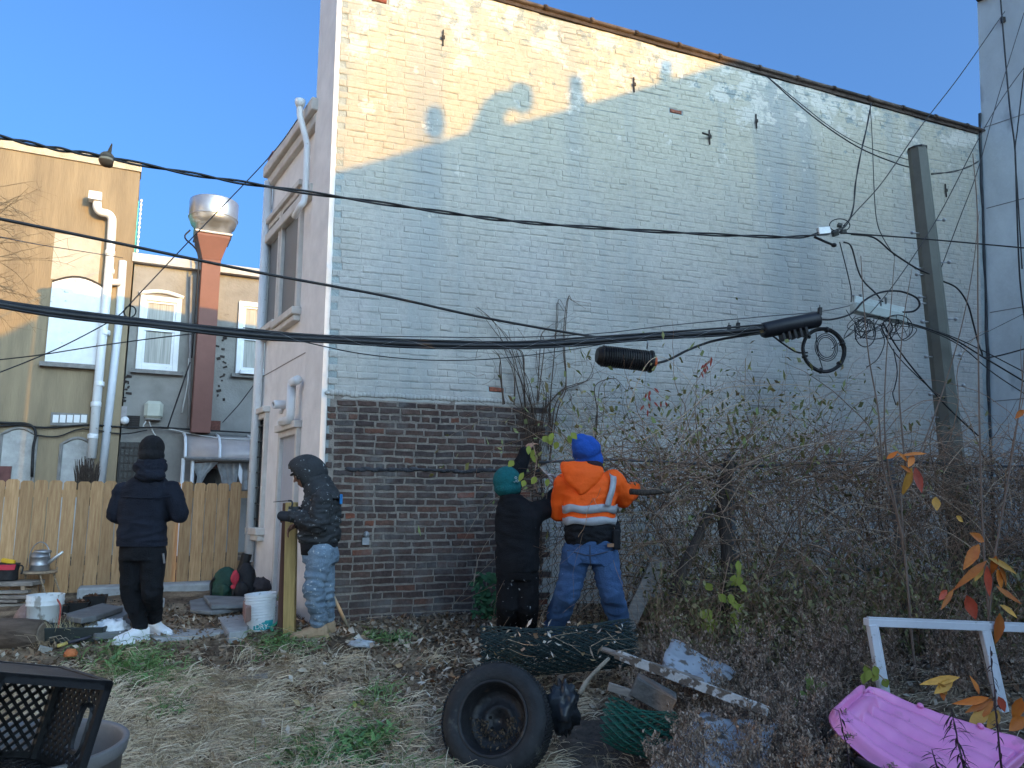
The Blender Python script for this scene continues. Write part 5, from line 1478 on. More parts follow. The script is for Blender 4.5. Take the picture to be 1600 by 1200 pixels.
# ---------------------------------------------------------------- man with teal beanie reaching into the vines
def man_teal():
    D = 6.85
    cx = lambda px, py, dd=0: P(px, py, D + dd)
    Rb = rotz(R(-28))
    f1, f2 = cx(790, 1000), cx(826, 1000)
    f1, f2 = G(790, 1002), G(824, 1000)
    hd = cx(793, 752)
    b = MB(); Rh = head(b, hd, (.45, .85, .12), (0, -.1, 1))
    chain(b, [cx(800, 790), cx(795, 768)], [.06, .058])
    torso(b, [(cx(808, 880), .15, .11, .8), (cx(808, 840), .15, .11, .8), (cx(810, 805), .17, .11, .8), (cx(802, 786), .1, .08, 1)], Rb)
    shL, shR = cx(790, 800, .0), cx(838, 800, -.02)
    elL, elR = cx(803, 755, .22), cx(858, 792, .05)
    wrL, wrR = cx(820, 708, .25), cx(868, 768, .16)
    chain(b, [shL, elL, wrL], [.05, .042, .032]); chain(b, [shR, elR, wrR], [.05, .042, .032])
    hand(b, wrR, (.02, .12, .75), (-.8, .3, 0), size=.20, curl=.75, thumb=1); hand(b, wrL, (.3, .3, .5), (.4, .5, -.4), curl=.6, thumb=-1)
    h1, h2 = cx(796, 890), cx(822, 890)
    k1, k2 = cx(793, 945), cx(824, 945)
    a1_, a2_ = f1 + Vector((0, .06, .1)), f2 + Vector((0, .06, .1))
    chain(b, [h1, k1, a1_], [.075, .05, .035]); chain(b, [h2, k2, a2_], [.075, .05, .035])
    p = skin(b, 'person', SKINT, None, .0085, 3)
    tag(p, 'person in teal knit beanie and black jacket reaching up into the bare vines', 'person')
    eyes(p, hd, Rh)
    JK = navy('black_workjacket', (.011, .012, .015), .75, dirt=((.35, .36, .38), 30, .74))
    q = MB()
    torso(q, [(cx(808, 893), .185, .145, .8), (cx(808, 880), .195, .15, .8), (cx(808, 845), .19, .15, .8), (cx(810, 810), .21, .15, .8), (cx(808, 795), .18, .14, .9), (cx(803, 782), .125, .125, 1), (cx(798, 772), .1, .1, 1)], Rb)
    chain(q, [shL, elL, wrL], [.09, .08, .062]); chain(q, [shR, elR, elR.lerp(wrR, .6), wrR - Vector((0, 0, .02))], [.098, .09, .075, .06])
    skin(q, 'jacket', JK, p, .0125, 4, (.008, 5, 12, [(cx(0, 850).z, .14, 1.5)]))
    BN = M('teal_knit', (.006, .115, .125), .9, .25, 30, .5, 90)
    q = MB(); q.ell(cx(792, 751), (.124, .130, .128), Rb, 22, 14); q.ell(cx(793, 762), (.120, .126, .09), Rb, 20, 12); skin(q, 'beanie', BN, p, .009, 3, (.003, 40, 12, []))
    q = MB(); q.smooth = True
    for dx, dz in ((0, .02), (-.012, -.008), (.012, -.008)): q.lathe([(.008, 0), (.012, 0), (.012, .003), (.008, .003)], cx(806, 750, -.11) + Vector((dx, .01, dz)), frame_to((.45, -.85, .1)), 10, True)
    q.build('emblem', M('emblem_white', (.5, .55, .55), .7, .1), p)
    PT = navy('black_workpants', (.010, .010, .012), .85, dirt=((.45, .46, .48), 24, .655))
    q = MB()
    torso(q, [(cx(808, 880), .165, .13, .8), (cx(808, 895), .172, .14, .8), (cx(808, 905), .165, .13, .8)], Rb)
    chain(q, [h1, k1, a1_], [.115, .098, .082]); chain(q, [h2, k2, a2_], [.115, .098, .082])
    skin(q, 'trousers', PT, p, .012, 4, (.009, 6, 10, [(a1_.z + .15, .15, 1.5)]))
    BB = M('black_boot', (.015, .014, .014), .7, .3)
    boot('boot', a1_, (.3, .9), .3, BB, BB, p, .15, .052); boot('boot', a2_, (.45, .8), .3, BB, BB, p, .15, .052)
    # secateurs
    s0, s1 = cx(841, 727, .1), cx(858, 743, .12)
    sc = thing('secateurs', 'shiny pruning shears held up by the man in the teal beanie', 'secateurs', s1)
    SM = M('polished_steel', (.62, .63, .65), .25, .1, 5, .05, metal=.7)
    d = (s0 - s1); w_ = Vector((d.z, 0, -d.x)).normalized()
    q = MB(); q.loft([[s0 + Vector((0, k, 0)), s1 + w_ * .014 + d * .3 + Vector((0, k, 0)), s1 + Vector((0, k, 0)), s1 - w_ * .012 + d * .3 + Vector((0, k, 0))] for k in (0, .006)]); q.build('blade', SM, sc)
    e = cx(872, 765, .15)
    for sg in (1, -1):
        q = MB(); q.smooth = True; q.tube(catmull([s1 + d * .1, s1 - d * .2 + w_ * .022 * sg, s1 - d * .8 + w_ * .03 * sg, e + w_ * .012 * sg], 5), .008, 7); q.build('handle', SM, sc)
man_teal()

# ---------------------------------------------------------------- man in orange hi-vis hoodie
def man_orange():
    D = 6.75
    cx = lambda px, py, dd=0: P(px, py, D + dd)
    Rb = rotz(R(4))
    hd = cx(917, 712)
    fL, fR = G(862, 1006), G(972, 1008)
    b = MB(); Rh = head(b, hd, (-.1, .97, -.22), (0, .2, 1))
    chain(b, [cx(917, 742), cx(917, 725)], [.065, .062])
    torso(b, [(cx(922, 845), .165, .12, .8), (cx(922, 800), .165, .12, .8), (cx(921, 762), .19, .12, .8), (cx(918, 742), .1, .09, 1)], Rb)
    shL, shR = cx(884, 756), cx(957, 752)
    elL, elR = cx(874, 800, .12), cx(973, 776, .1)
    wrL, wrR = cx(872, 775, .38), cx(990, 764, .34)
    chain(b, [shL, elL, wrL], [.055, .045, .034]); chain(b, [shR, elR, wrR], [.055, .045, .034])
    hand(b, wrL, (.1, .7, .3), (.8, .2, -.2), curl=.9, thumb=1); hand(b, wrR, (.1, .8, -.1), (-.8, .2, -.3), curl=1.1, thumb=-1)
    hL, hR = cx(902, 862), cx(942, 862)
    kL, kR = cx(887, 925, .02), cx(955, 925, .0)
    aL_, aR_ = fL + Vector((0.02, .08, .1)), fR + Vector((0, .08, .1))
    chain(b, [hL, kL, aL_], [.085, .058, .04]); chain(b, [hR, kR, aR_], [.085, .058, .04])
    p = skin(b, 'person', SKIND, None, .0085, 3)
    tag(p, 'person in orange hi-vis hoodie with grey reflective bands, blue hood and jeans, back turned', 'person')
    OR = M('hivis_orange', (1.0, .115, .006), .75, .12, 6, .3, 40)
    secs = [(cx(921, 818), .222, .165, .78), (cx(921, 800), .222, .17, .78), (cx(921, 778), .232, .172, .78), (cx(920, 756), .23, .155, .8), (cx(918, 744), .17, .13, .9), (cx(917, 732), .10, .10, 1)]
    q = MB(); torso(q, secs, Rb)
    chain(q, [shL, elL, wrL], [.105, .092, .068]); chain(q, [shR, elR, elR.lerp(wrR, .55), wrR], [.108, .10, .085, .066])
    hv = skin(q, 'hoodie', OR, p, .0125, 4, (.010, 5, 11, [(cx(0, 805).z, .05, .4)]))
    BKB = navy('black_hem', (.014, .015, .018), .85, dirt=((.4, .41, .43), 28, .74))
    q = MB(); torso(q, [(cx(922, 850), .20, .155, .8), (cx(922, 840), .215, .168, .8), (cx(922, 822), .22, .172, .8), (cx(921, 812), .215, .16, .8)], Rb)
    q.ell(cx(960, 826), (.05, .10, .08), Rb); hm = skin(q, 'black_panel', BKB, p, .012, 4, (.018, 8, 18, []))
    TP = M('reflective_tape', (.36, .375, .40), .4, .12, 20, .15, 60, dirt=((.5, .52, .54), 22, .68))
    for ya, yb in ((789, 801), (808, 819)):
        q = MB(); n = 40; q.smooth = True
        def ringt(py, ex):
            c0 = cx(921, py); zc = c0.z
            k = min(1, max(0, (zc - secs[0][0].z) / (secs[2][0].z - secs[0][0].z)))
            w_ = .222 + .008 * k; d_ = .166 + .006 * k; pts = []
            for j in range(n + 1):
                a = math.pi + math.pi * j / n
                x = math.copysign(abs(math.cos(a)) ** .78, math.cos(a)) * (w_ + ex); y = math.copysign(abs(math.sin(a)) ** .78, math.sin(a)) * (d_ + ex)
                pts.append(c0 + Rb @ Vector((x, y, .008 * math.sin(j * .45 + py))))
            return pts
        r0, r1, r2, r3 = ringt(yb, .012), ringt(ya, .012), ringt(ya, .004), ringt(yb, .004); m_ = n + 1
        q.add(r0 + r1 + r2 + r3, [(i + a * m_, i + 1 + a * m_, i + 1 + ((a + 1) % 4) * m_, i + ((a + 1) % 4) * m_) for a in range(4) for i in range(n)])
        q.build('reflective_band', TP, hv)
    q = MB(); q.smooth = True
    pts = [cx(956, 737, -.06), cx(959, 748, -.13), cx(957, 765, -.178), cx(953, 778, -.188), cx(950, 791, -.188)]
    pts = catmull(pts, 4); sd = Vector((1, .12, 0)) * .026
    q.add([x - sd for x in pts] + [x + sd + Vector((0, .012, 0)) for x in pts] , [(i, i + 1, len(pts) + i + 1, len(pts) + i) for i in range(len(pts) - 1)])
    rb_ = q.build('shoulder_band', TP, hv); so = rb_.modifiers.new('t', 'SOLIDIFY'); so.thickness = .008
    # orange hood fallen back, pointed
    q = MB(); torso(q, [(cx(908, 773, -.17), .02, .02, 1), (cx(909, 764, -.16), .075, .045, .9), (cx(910, 752, -.13), .145, .07, .9), (cx(911, 738, -.08), .185, .12, .9), (cx(908, 728, -.03), .185, .13, .9), (cx(905, 722, .0), .16, .11, 1)], Rb)
    skin(q, 'fallen_hood', OR, p, .011, 3, (.007, 7, 9, []))
    # blue hood on the head
    BL = M('blue_fleece', (.012, .075, .36), .85, .25, 8, .3, 50)
    q = MB(); q.ell(cx(916, 703), (.128, .140, .128), Rb, 22, 14); q.ell(cx(920, 718, .02), (.128, .125, .10), Rb, 20, 12); q.ell(cx(908, 693), (.085, .10, .085), Rb, 18, 10)
    skin(q, 'blue_hood', BL, p, .010, 3, (.010, 7, 12, []))
    q = MB(); q.smooth = True; q.ell(cx(922, 728, -.02), (.115, .11, .065), Rb, 20, 10); q.build('scarf', M('maroon_scarf', (.025, .012, .018), .9, .3, 14, .5), p)
    DN = M('blue_denim', (.06, .125, .26), .9, .35, 5, .5, 110, col2=(.032, .072, .165), dirt=((.30, .38, .48), 13, .70))
    q = MB()
    torso(q, [(cx(922, 846), .185, .145, .8), (cx(922, 866), .20, .16, .8), (cx(922, 880), .195, .15, .8)], Rb)
    chain(q, [hL, kL, aL_ + Vector((0, 0, .02))], [.13, .108, .092]); chain(q, [hR, kR, aR_ + Vector((0, 0, .02))], [.13, .108, .092])
    jn = skin(q, 'jeans', DN, p, .012, 4, (.010, 6, 13, [(aL_.z + .2, .2, 1.7)]))
    for (px, dd) in ((898, -.152), (946, -.148)):
        q = MB(); c = cx(px, 873, dd); q.smooth = False
        q.prism([c + Rb @ Vector((x, 0, z)) for x, z in ((-.062, .06), (.062, .06), (.06, -.03), (0, -.065), (-.06, -.03))], Rb @ Vector((0, .02, 0))); q.build('back_pocket', DN, jn)
    q = MB(); torso(q, [(cx(922, 851), .196, .158, .8), (cx(922, 843), .196, .157, .8)], Rb, 30); q.build('waistband', DN, jn)
    for ps in ([(922, 852, -.158), (922, 866, -.165), (923, 884, -.15)], [(886, 860, -.12), (903, 864, -.162), (922, 868, -.168), (941, 864, -.162), (958, 860, -.12)]):
        q = MB(); q.smooth = True; q.tube(catmull([cx(*p_) for p_ in ps], 4), .0045, 5); q.build('seam', M('denim_seam', (.05, .06, .09), .9, .2), jn)
    q = MB(); q.box(cx(954, 852, -.155), (.055, .012, .03), Rb); q.build('leather_patch', M('leather_patch', (.30, .17, .10), .8, .2), jn)
    q = MB(); q.box(cx(963, 843, -.13), (.065, .05, .17), Rb); q.build('holster', BODYK, p, .012)
    BB = M('black_boot', (.015, .014, .014), .7, .3)
    boot('boot', aL_, (-.5, .8), .31, BB, BB, p, .15, .054); boot('boot', aR_, (.4, .85), .31, BB, BB, p, .15, .054)
man_orange()
# ================================================================== pole, fence, junk on the right
POLEM = M('olive_steel', (.125, .13, .11), .6, .15, 4, .1, 30)
NUT = M('zinc_bolt', (.42, .43, .44), .4, .2, 10, .1, metal=.7)
# --- leaning octagonal pole
DP = 8.55
pt_, pb_ = P(1433, 233, DP), P(1489, 728, DP + .05)
ax = (pt_ - pb_).normalized()
pb2 = pb_ - ax * ((pb_.z - .5) / ax.z)
po = thing('utility_pole', 'leaning octagonal olive steel pole studded with step bolts before the white wall', 'pole', pb2)
Rp = frame_to(ax, (0, 1, 0))
q = MB()
L = (pt_ - pb2).length
rings = []
for t in (0, .45, .4501, 1):
    r_ = .132 - .028 * t + (.004 if t < .4501 else 0)
    rings.append([pb2 + ax * L * t + Rp @ Vector((r_ * math.cos(2 * math.pi * (j + .5) / 8), r_ * math.sin(2 * math.pi * (j + .5) / 8), 0)) for j in range(8)])
q.loft(rings); q.build('shaft', POLEM, po)
q = MB(); q.lathe([(.112, 0), (.112, .02), (.02, .03)], pt_ - ax * .01, Rp, 8); q.build('cap', DARKP, po)
for (px, py, sg) in ((1437, 363, -1), (1443, 418, -1), (1446, 428, -1), (1449, 463, -1), (1449, 473, -1), (1440, 502, -1), (1448, 557, -1), (1456, 616, -1), (1483, 497, 1), (1491, 553, 1), (1495, 601, 1), (1468, 652, -1), (1505, 695, 1), (1470, 342, 1), (1477, 408, 1)):
    p = P(px, py, DP - .06); t = (p - pb2).dot(ax); c = pb2 + ax * t
    q = MB(); q.smooth = True; d = Vector((sg, -.25, 0)).normalized()
    a = c + d * .09; q.tube([a, a + d * .10], .009, 6); q.ell(a + d * .11, (.022, .022, .022), None, 10, 6); q.build('step_bolt', NUT, po)
# --- chain link fence
CL = M('chain_wire', (.022, .024, .026), .6, .4, 20, .1, metal=.3)
POST = M('fence_pipe', (.105, .115, .125), .6, .3, 9, .3, 30, dirt=((.12, .06, .04), 8, .68))
CLF = Frame((.25, 7.2), (1, .06))
cf = thing('chain_link_fence', 'rusty chain link fence overgrown with brambles between the orange man and the grey building', 'fence', CLF.pt(0, 0, .5))
z0, z1 = .52, 2.05
Lc = 7.6
for a, lean in ((1.80, .015), (3.45, -.08), (5.6, .03)):
    q = MB(); q.smooth = True; q.tube([CLF.pt(a, 0, .3), CLF.pt(a + lean, .02, z1 + .06)], .032, 10); q.ell(CLF.pt(a + lean, .02, z1 + .07), (.036, .036, .03), None, 10, 6); q.build('post', POST, cf)
q = MB(); q.smooth = True; q.tube([CLF.pt(k * Lc / 14, 0, z1 + .03 * math.sin(k * 1.3)) for k in range(15)], .013, 7); q.build('top_rail', POST, cf)
q = MB(); q.smooth = True; q.tube([CLF.pt(1.2, .02, .98), CLF.pt(2.6, .02, 1.03), CLF.pt(3.4, .02, 1.08)], .018, 7); q.build('mid_rail', POST, cf)
q = MB()
dm = .066
n = int(Lc / dm); m_ = int((z1 - z0) / dm)
def sag(a, z): return .05 * noise.noise((a * .8, z * 1.1, 4)) + .02 * noise.noise((a * 2.2, z * 2, 9))
for k in range(n):
    for ph in (0, 1):
        pts = [CLF.pt(k * dm + (dm / 2 if (i + ph) % 2 else 0) + (dm / 2 if ph else 0) * 0 + (.0), (.004 if ph else -.004) + sag(k * dm, z0 + i * dm), z0 + i * dm) for i in range(m_ + 1)]
        if ph == 1: pts = [p + Vector((dm / 2 * 0, 0, 0)) for p in pts]
        q.tube(pts, .0027, 3, False)
q.build('chain_mesh', CL, cf, kind='stuff')
# --- blue-ish tarp on the fence at far right
q = MB(); q.smooth = True
vs = []; nx, ny = 14, 8
for j in range(ny + 1):
    for i in range(nx + 1):
        a = 5.0 + 2.2 * i / nx; z = 1.05 + .85 * j / ny; vs.append(CLF.pt(a, -.12 + .05 * noise.noise((a * 3, z * 3, 0)), z))
q.add(vs, [(j * (nx + 1) + i, j * (nx + 1) + i + 1, (j + 1) * (nx + 1) + i + 1, (j + 1) * (nx + 1) + i) for j in range(ny) for i in range(nx)])
tag(q.build('dark_tarp', M('blue_grey_tarp', (.035, .055, .075), .6, .35, 5, .3)), 'dark blue-grey tarp hanging behind the chain link fence at the right edge', 'tarp')
# leaning boards / stumps among the vines
def board(name, label, a, b, w_, th, mat, cat, bev=.004, up_=(0, -1, 0)):
    a, b = Vector(a), Vector(b); R_ = frame_to(b - a, up_)
    q = MB(); q.box((a + b) / 2, (w_, th, (b - a).length), R_); o = q.build(name, mat, None, bev); tag(o, label, cat); return o
board('leaning_board', 'grey weathered board leaning right of the orange man into the brambles', P(978, 985, 6.9), P(1030, 873, 7.1), .13, .035, GREYW, 'board')
TRK = M('vine_bark', (.07, .055, .045), .95, .4, 16, .8, 40, stretch=(3, 3, .5))
q = MB(); q.smooth = True; q.tube(catmull([P(1055, 930, 7.0), P(1072, 880, 7.0), P(1095, 830, 7.05), P(1112, 790, 7.1)], 5), [.06, .058, .055, .05, .05, .05, .048, .045, .04, .04, .04, .038, .036, .034, .03, .03], 9)
tag(q.build('dead_tree', TRK), 'dark slanting dead trunk among the brambles beside the fence post', 'trunk')
q = MB(); q.smooth = True; q.tube(catmull([P(1132, 960, 7.1), P(1135, 860, 7.1), P(1128, 790, 7.12), P(1140, 720, 7.12)], 5), .05, 9)
tag(q.build('dead_tree', TRK), 'dark upright vine-wrapped trunk in the middle of the bramble fence', 'trunk')
q = MB(); q.smooth = True; q.tube([P(985, 768, 6.55), P(1010, 770, 6.6), P(1048, 766, 6.7)], [.026, .024, .02], 9)
tag(q.build('cut_branch', TRK), 'thick bare branch gripped at the right hand of the orange man', 'branch')
# --- tyre on its rim
RUB = M('tyre_rubber', (.020, .021, .023), .75, .4, 8, .3, 40, dirt=((.06, .058, .052), 7, .60))
RIM = M('black_rim', (.018, .018, .020), .5, .4, 12, .3, 40, dirt=((.07, .05, .035), 10, .64))
def tyre():
    D = 4.95
    c = P(770, 1122, D)
    nrm = Vector((-.27, -.88, .38)).normalized()
    R_ = frame_to(nrm)
    Ro, Ri, w_ = .335, .216, .20
    base = Vector((c.x, c.y, gz(c.x, c.y)))
    t = thing('car_wheel', 'old black tyre on a steel rim leaning in the foreground rubbish', 'tyre', base)
    q = MB(); q.smooth = True
    prof = [(Ri, .0), (Ri + .012, .012), (Ri + .03, .018), (Ri + .06, .022), (Ro - .025, .008), (Ro - .006, -.015), (Ro, -.035), (Ro, -w_ + .035), (Ro - .006, -w_ + .015), (Ro - .025, -w_ - .008), (Ri + .05, -w_ - .02), (Ri, -w_), (Ri - .004, -w_ + .02), (Ri - .004, -.02)]
    q.lathe(prof, c, R_, 64, closed=True); ty = q.build('tyre', RUB, t)
    q = MB()
    for k in range(84):
        a = 2 * math.pi * k / 84
        for (z, off) in ((-.035, 0), (-.075, .5), (-.115, 0), (-.155, .5)):
            aa = a + off * 2 * math.pi / 84; d = R_ @ Vector((math.cos(aa), math.sin(aa), 0)); tn = R_ @ Vector((-math.sin(aa), math.cos(aa), 0)); zz = R_ @ Vector((0, 0, 1))
            q.box(c + d * (Ro + .002) + zz * z, (.017, .010, .034), basis((tn + zz * .35).normalized(), d, (zz - tn * .35).normalized()))
    q.build('tread', RUB, ty, kind='stuff')
    q = MB(); q.smooth = True
    q.lathe([(Ri + .006, .012), (Ri - .004, .016), (Ri - .012, .006), (Ri - .016, -.02), (Ri - .03, -.04), (Ri - .034, -.1), (Ri - .045, -.125), (.11, -.135), (.10, -.12), (.075, -.118), (.07, -.128), (.032, -.128), (.03, -.14), (.004, -.14)], c, R_, 48, cap=False); rm = q.build('rim', RIM, t)
    for k in range(5):
        a = 2 * math.pi * k / 5 + .3; q = MB(); q.lathe([(.011, 0), (.011, .004), (.004, .004)], c + R_ @ Vector((.055 * math.cos(a), .055 * math.sin(a), -.124)), R_, 8); q.build('bolt_hole', M('void_black', (.004, .004, .004), .9, .1), rm)
    q = MB()
    for k in range(240):
        a = U(math.pi * 1.0, math.pi * 2.1); r_ = U(.06, Ri - .04); p = c + R_ @ Vector((r_ * math.cos(a), r_ * math.sin(a), -.115 + U(0, .03)))
        s_ = U(.006, .016); e = ztilt(U(0, 6), U(0, 6), U(0, 6))
        q.add([p + e @ Vector((-s_, 0, 0)), p + e @ Vector((0, -s_ * .5, .003)), p + e @ Vector((s_, 0, 0)), p + e @ Vector((0, s_ * .5, .003))], [(0, 1, 2, 3)])
    q.build('leaf_litter', M('litter_brown', (.10, .07, .045), .9, .5, 5, 0, per='island'), t, kind='stuff')
tyre()
# --- rolls of green plastic-coated mesh
GM = M('green_wire', (.022, .040, .038), .5, .4, 14, .1)
GM2 = M('green_wire_bright', (.010, .085, .055), .5, .3, 14, .1)
def roll(name, label, a, b, r_, mat, layers=4, cell=.05, wire=.0034, sag_=.05):
    a, b = Vector(a), Vector(b); ax = (b - a); L = ax.length; ax.normalize(); R_ = frame_to(ax, (0, 0, 1))
    q = MB()
    for ly in range(layers):
        rr = r_ * (1 - .2 * ly); nn = max(8, int(2 * math.pi * rr / cell)); st_ = max(6, int(L / cell * 2))
        for k in range(nn):
            for sgn in (1, -1):
                pts = []
                for i in range(st_ + 1):
                    t = i / st_; an = 2 * math.pi * (k + sgn * i * .25 + .13 * ly) / nn
                    w_ = rr * (1 + .12 * noise.noise((t * 3, an, ly))); v = R_ @ Vector((w_ * math.cos(an), w_ * math.sin(an), L * t))
                    p = a + v; p.z -= sag_ * math.sin(math.pi * t) * .5; 
                    if p.z < gz(p.x, p.y): p.z = gz(p.x, p.y) + .005
                    pts.append(p)
                q.tube(pts, wire, 3, False)
    o = q.build(name, mat); tag(o, label, 'wire roll'); return o
ra, rb_ = G(752, 1040), G(985, 1040)
roll('mesh_roll', 'long roll of dark green plastic-coated wire mesh lying at the feet of the orange man', P(752, 1018, 5.9), P(988, 1003, 6.05), .165, GM, 5, .045)
roll('mesh_roll', 'short brighter green mesh roll poking out under the concrete block', P(950, 1125, 4.95), P(1050, 1150, 4.75), .13, GM2, 4, .045, .0032)
# --- rubble heap pieces
board('peeling_plank', 'long plank with peeling white paint sloping down to the right of the tyre', P(962, 1022, 5.3), P(1200, 1112, 4.75), .06, .025, M('peeling_white', (.50, .50, .49), .8, .3, 8, .5, 40, dirt=((.12, .095, .075), 16, .47)), 'plank')
board('peeling_plank', 'grey pipe-like pole lying along the upper side of the peeling plank', P(940, 1014, 5.35), P(1100, 1065, 5.0), .035, .035, GREYW, 'pole', .012)
board('concrete_block', 'dark grey rectangular block tilted under the peeling plank', P(990, 1068, 5.0), P(1052, 1102, 4.95), .17, .12, M('dirty_block', (.10, .095, .09), .9, .35, 7, .5, 30), 'block', .008, (0, 0, 1))
board('rubble_board', 'short grey board end left of the dark grey block', P(950, 1072, 4.95), P(992, 1086, 4.95), .05, .03, GREYW, 'board')
q = MB(); q.smooth = True; q.tube(catmull([P(905, 1085, 5.0), P(920, 1060, 5.05), P(952, 1028, 5.1)], 4), [.016] * 4 + [.013] * 4 + [.01], 7)
tag(q.build('stick', M('pale_stick', (.26, .22, .17), .9, .3, 14, .4)), 'pale broken stick slanting between the tyre and the peeling plank', 'stick')
q = MB(); q.smooth = True; blob(q, P(880, 1108, 5.05), .10, .10, .15, .5, 12, 26, 18, 5)
tag(q.build('refuse_bag', M('black_bag', (.022, .025, .030), .3, .3, 8, .3, 14)), 'glossy black refuse bag squeezed behind the right side of the tyre', 'bag')
SHT = M('bluewhite_sheet', (.34, .37, .41), .45, .2, 4, .3, 12, dirt=((.12, .10, .085), 9, .54))
def drape(name, label, pxs, Ds, th=.02, sub=10, amp=.03):
    (A_, B_, C_, D_) = [P(px, py, d) for (px, py), d in zip(pxs, Ds)]
    q = MB(); q.smooth = True; vs = []
    for j in range(sub + 1):
        for i in range(sub + 1):
            u, v = i / sub, j / sub; p = A_.lerp(B_, u).lerp(D_.lerp(C_, u), v); p.z += amp * noise.noise((u * 3, v * 3, pxs[0][0])) * 2; vs.append(p)
    q.add(vs, [(j * (sub + 1) + i, j * (sub + 1) + i + 1, (j + 1) * (sub + 1) + i + 1, (j + 1) * (sub + 1) + i) for j in range(sub) for i in range(sub)])
    o = q.build(name, SHT); so = o.modifiers.new('t', 'SOLIDIFY'); so.thickness = th; tag(o, label, 'sheet', 'pale sheets under the dead weeds'); return o
drape('pale_sheet', 'crumpled bluish plastic sheet above the peeling plank under dead weeds', ((1030, 1040), (1105, 1082), (1150, 1050), (1052, 998)), (5.2, 5.05, 5.6, 5.75))
drape('pale_sheet', 'larger bluish white sheet at the bottom edge under dead weeds', ((1000, 1215), (1190, 1215), (1215, 1125), (1085, 1120)), (4.45, 4.3, 4.9, 5.0), amp=.05)
pipe('black_pipe', [P(1340, 1188, 4.3), P(1430, 1235, 4.0)], .022, M('black_pipe_m', (.03, .033, .036), .4, .3), None, label='black pipe end lying under the pink float', cat='pipe')
# --- white window frame standing in the weeds
WF = M('white_frame', (.66, .69, .72), .45, .1, 5, .05, dirt=((.30, .29, .26), 15, .62))
wf = thing('window_frame', 'empty white window frame propped upright in the weeds behind the pink float', 'frame', P(1470, 1080, 5.5))
def fbar(name, a, b, Da, Db, w_, d_=.05, groove=True):
    a, b = P(*a, Da), P(*b, Db); R_ = frame_to(b - a, (0, -1, 0))
    q = MB(); q.box((a + b) / 2, (d_, w_, (b - a).length), R_); o = q.build(name, WF, wf, .004)
    q = MB(); off = R_ @ Vector((-.5 * d_ - .006 if (R_ @ Vector((1, 0, 0))).y > 0 else .5 * d_ + .006, w_ * .22, 0)); q.box((a + b) / 2 + off, (.012, w_ * .5, (b - a).length * .99), R_); q.build('bead', WF, o)
fbar('top_bar', (1353, 972), (1640, 983), 5.45, 5.55, .075)
fbar('side_bar', (1361, 976), (1386, 1120), 5.44, 5.4, .062)
fbar('side_bar', (1537, 985), (1574, 1150), 5.5, 5.45, .05)
# --- pink air mattress
def mattress():
    PK = M('pink_vinyl', (.82, .27, .55), .32, .12, 4, .12, 10, spec=.6, dirt=((.62, .22, .40), 6, .6))
    A_ = P(1284, 1124, 4.55); B_ = P(1338, 1076, 5.1)      # head end
    C_ = P(1625, 1172, 4.75); D_ = P(1490, 1285, 4.1)      # foot end
    t = thing('pool_float', 'deflated pink ribbed pool float lying in the weeds at the lower right', 'pool float', (A_ + C_) / 2 - Vector((0, 0, .1)))
    q = MB(); q.smooth = True
    n, m = 110, 100; vs = []
    L1, L2 = A_.lerp(B_, .5), C_.lerp(D_, .5)
    nrm = (D_ - A_).cross(B_ - A_).normalized()
    if nrm.z < 0: nrm = -nrm
    def surf(u, v, side):
        e = min(u, 1 - u) * 6; k = 1 if e >= 1 else math.sqrt(max(0, 1 - (1 - e) ** 2)) * .5 + .5
        vv = .5 + (v - .5) * k
        p = A_.lerp(D_, u).lerp(B_.lerp(C_, u), vv)
        def tb(t): return max(0.0, math.sin(math.pi * t)) ** .55
        if u < .06 or u > .94: h = .062 * tb((u if u < .06 else 1 - u) / .06)
        elif v < .13 or v > .87: h = .062 * tb((v if v < .13 else 1 - v) / .13)
        else:
            t = (v - .13) / .74 * 4; h = .052 * tb(t - math.floor(t)) * min(1, (min(u, 1 - u) - .06) / .03 + .3)
            if u < .19: h = max(h, .075 * tb((u - .06) / .13) * tb((v - .13) / .74))
        b = min(1, min(v, 1 - v) / .03, min(u, 1 - u) / .012)
        h = .012 + h + .006 * noise.noise((u * 11, v * 6, 1)) + .012 * noise.noise((u * 4, v * 3, 6))
        sag_ = -.03 * math.sin(math.pi * u)
        return p + nrm * (h * b if side else -.02 * b) + Vector((0, 0, sag_))
    for side in (1, 0):
        for j in range(m + 1):
            for i in range(n + 1): vs.append(surf(i / n, j / m, side))
    N = (n + 1) * (m + 1); fs = []
    for j in range(m):
        for i in range(n):
            a = j * (n + 1) + i; fs.append((a, a + 1, a + n + 2, a + n + 1)); fs.append((N + a, N + a + n + 1, N + a + n + 2, N + a + 1))
    for i in range(n): fs.append((i, N + i, N + i + 1, i + 1)); a = m * (n + 1) + i; fs.append((a, a + 1, N + a + 1, N + a))
    for j in range(m): a = j * (n + 1); fs.append((a, a + n + 1, N + a + n + 1, N + a)); a += n; fs.append((a, N + a, N + a + n + 1, a + n + 1))
    q.add(vs, fs); q.build('body', PK, t)
    for (u, v) in ((.09, .88), (.35, .93), (.68, .93)):
        q = MB(); q.smooth = True
        p = surf(u, v, 1); q.lathe([(.018, 0), (.02, .012), (.012, .02), (.004, .02)], p, frame_to(nrm), 10)
        q.build('valve', PK, t)
mattress()
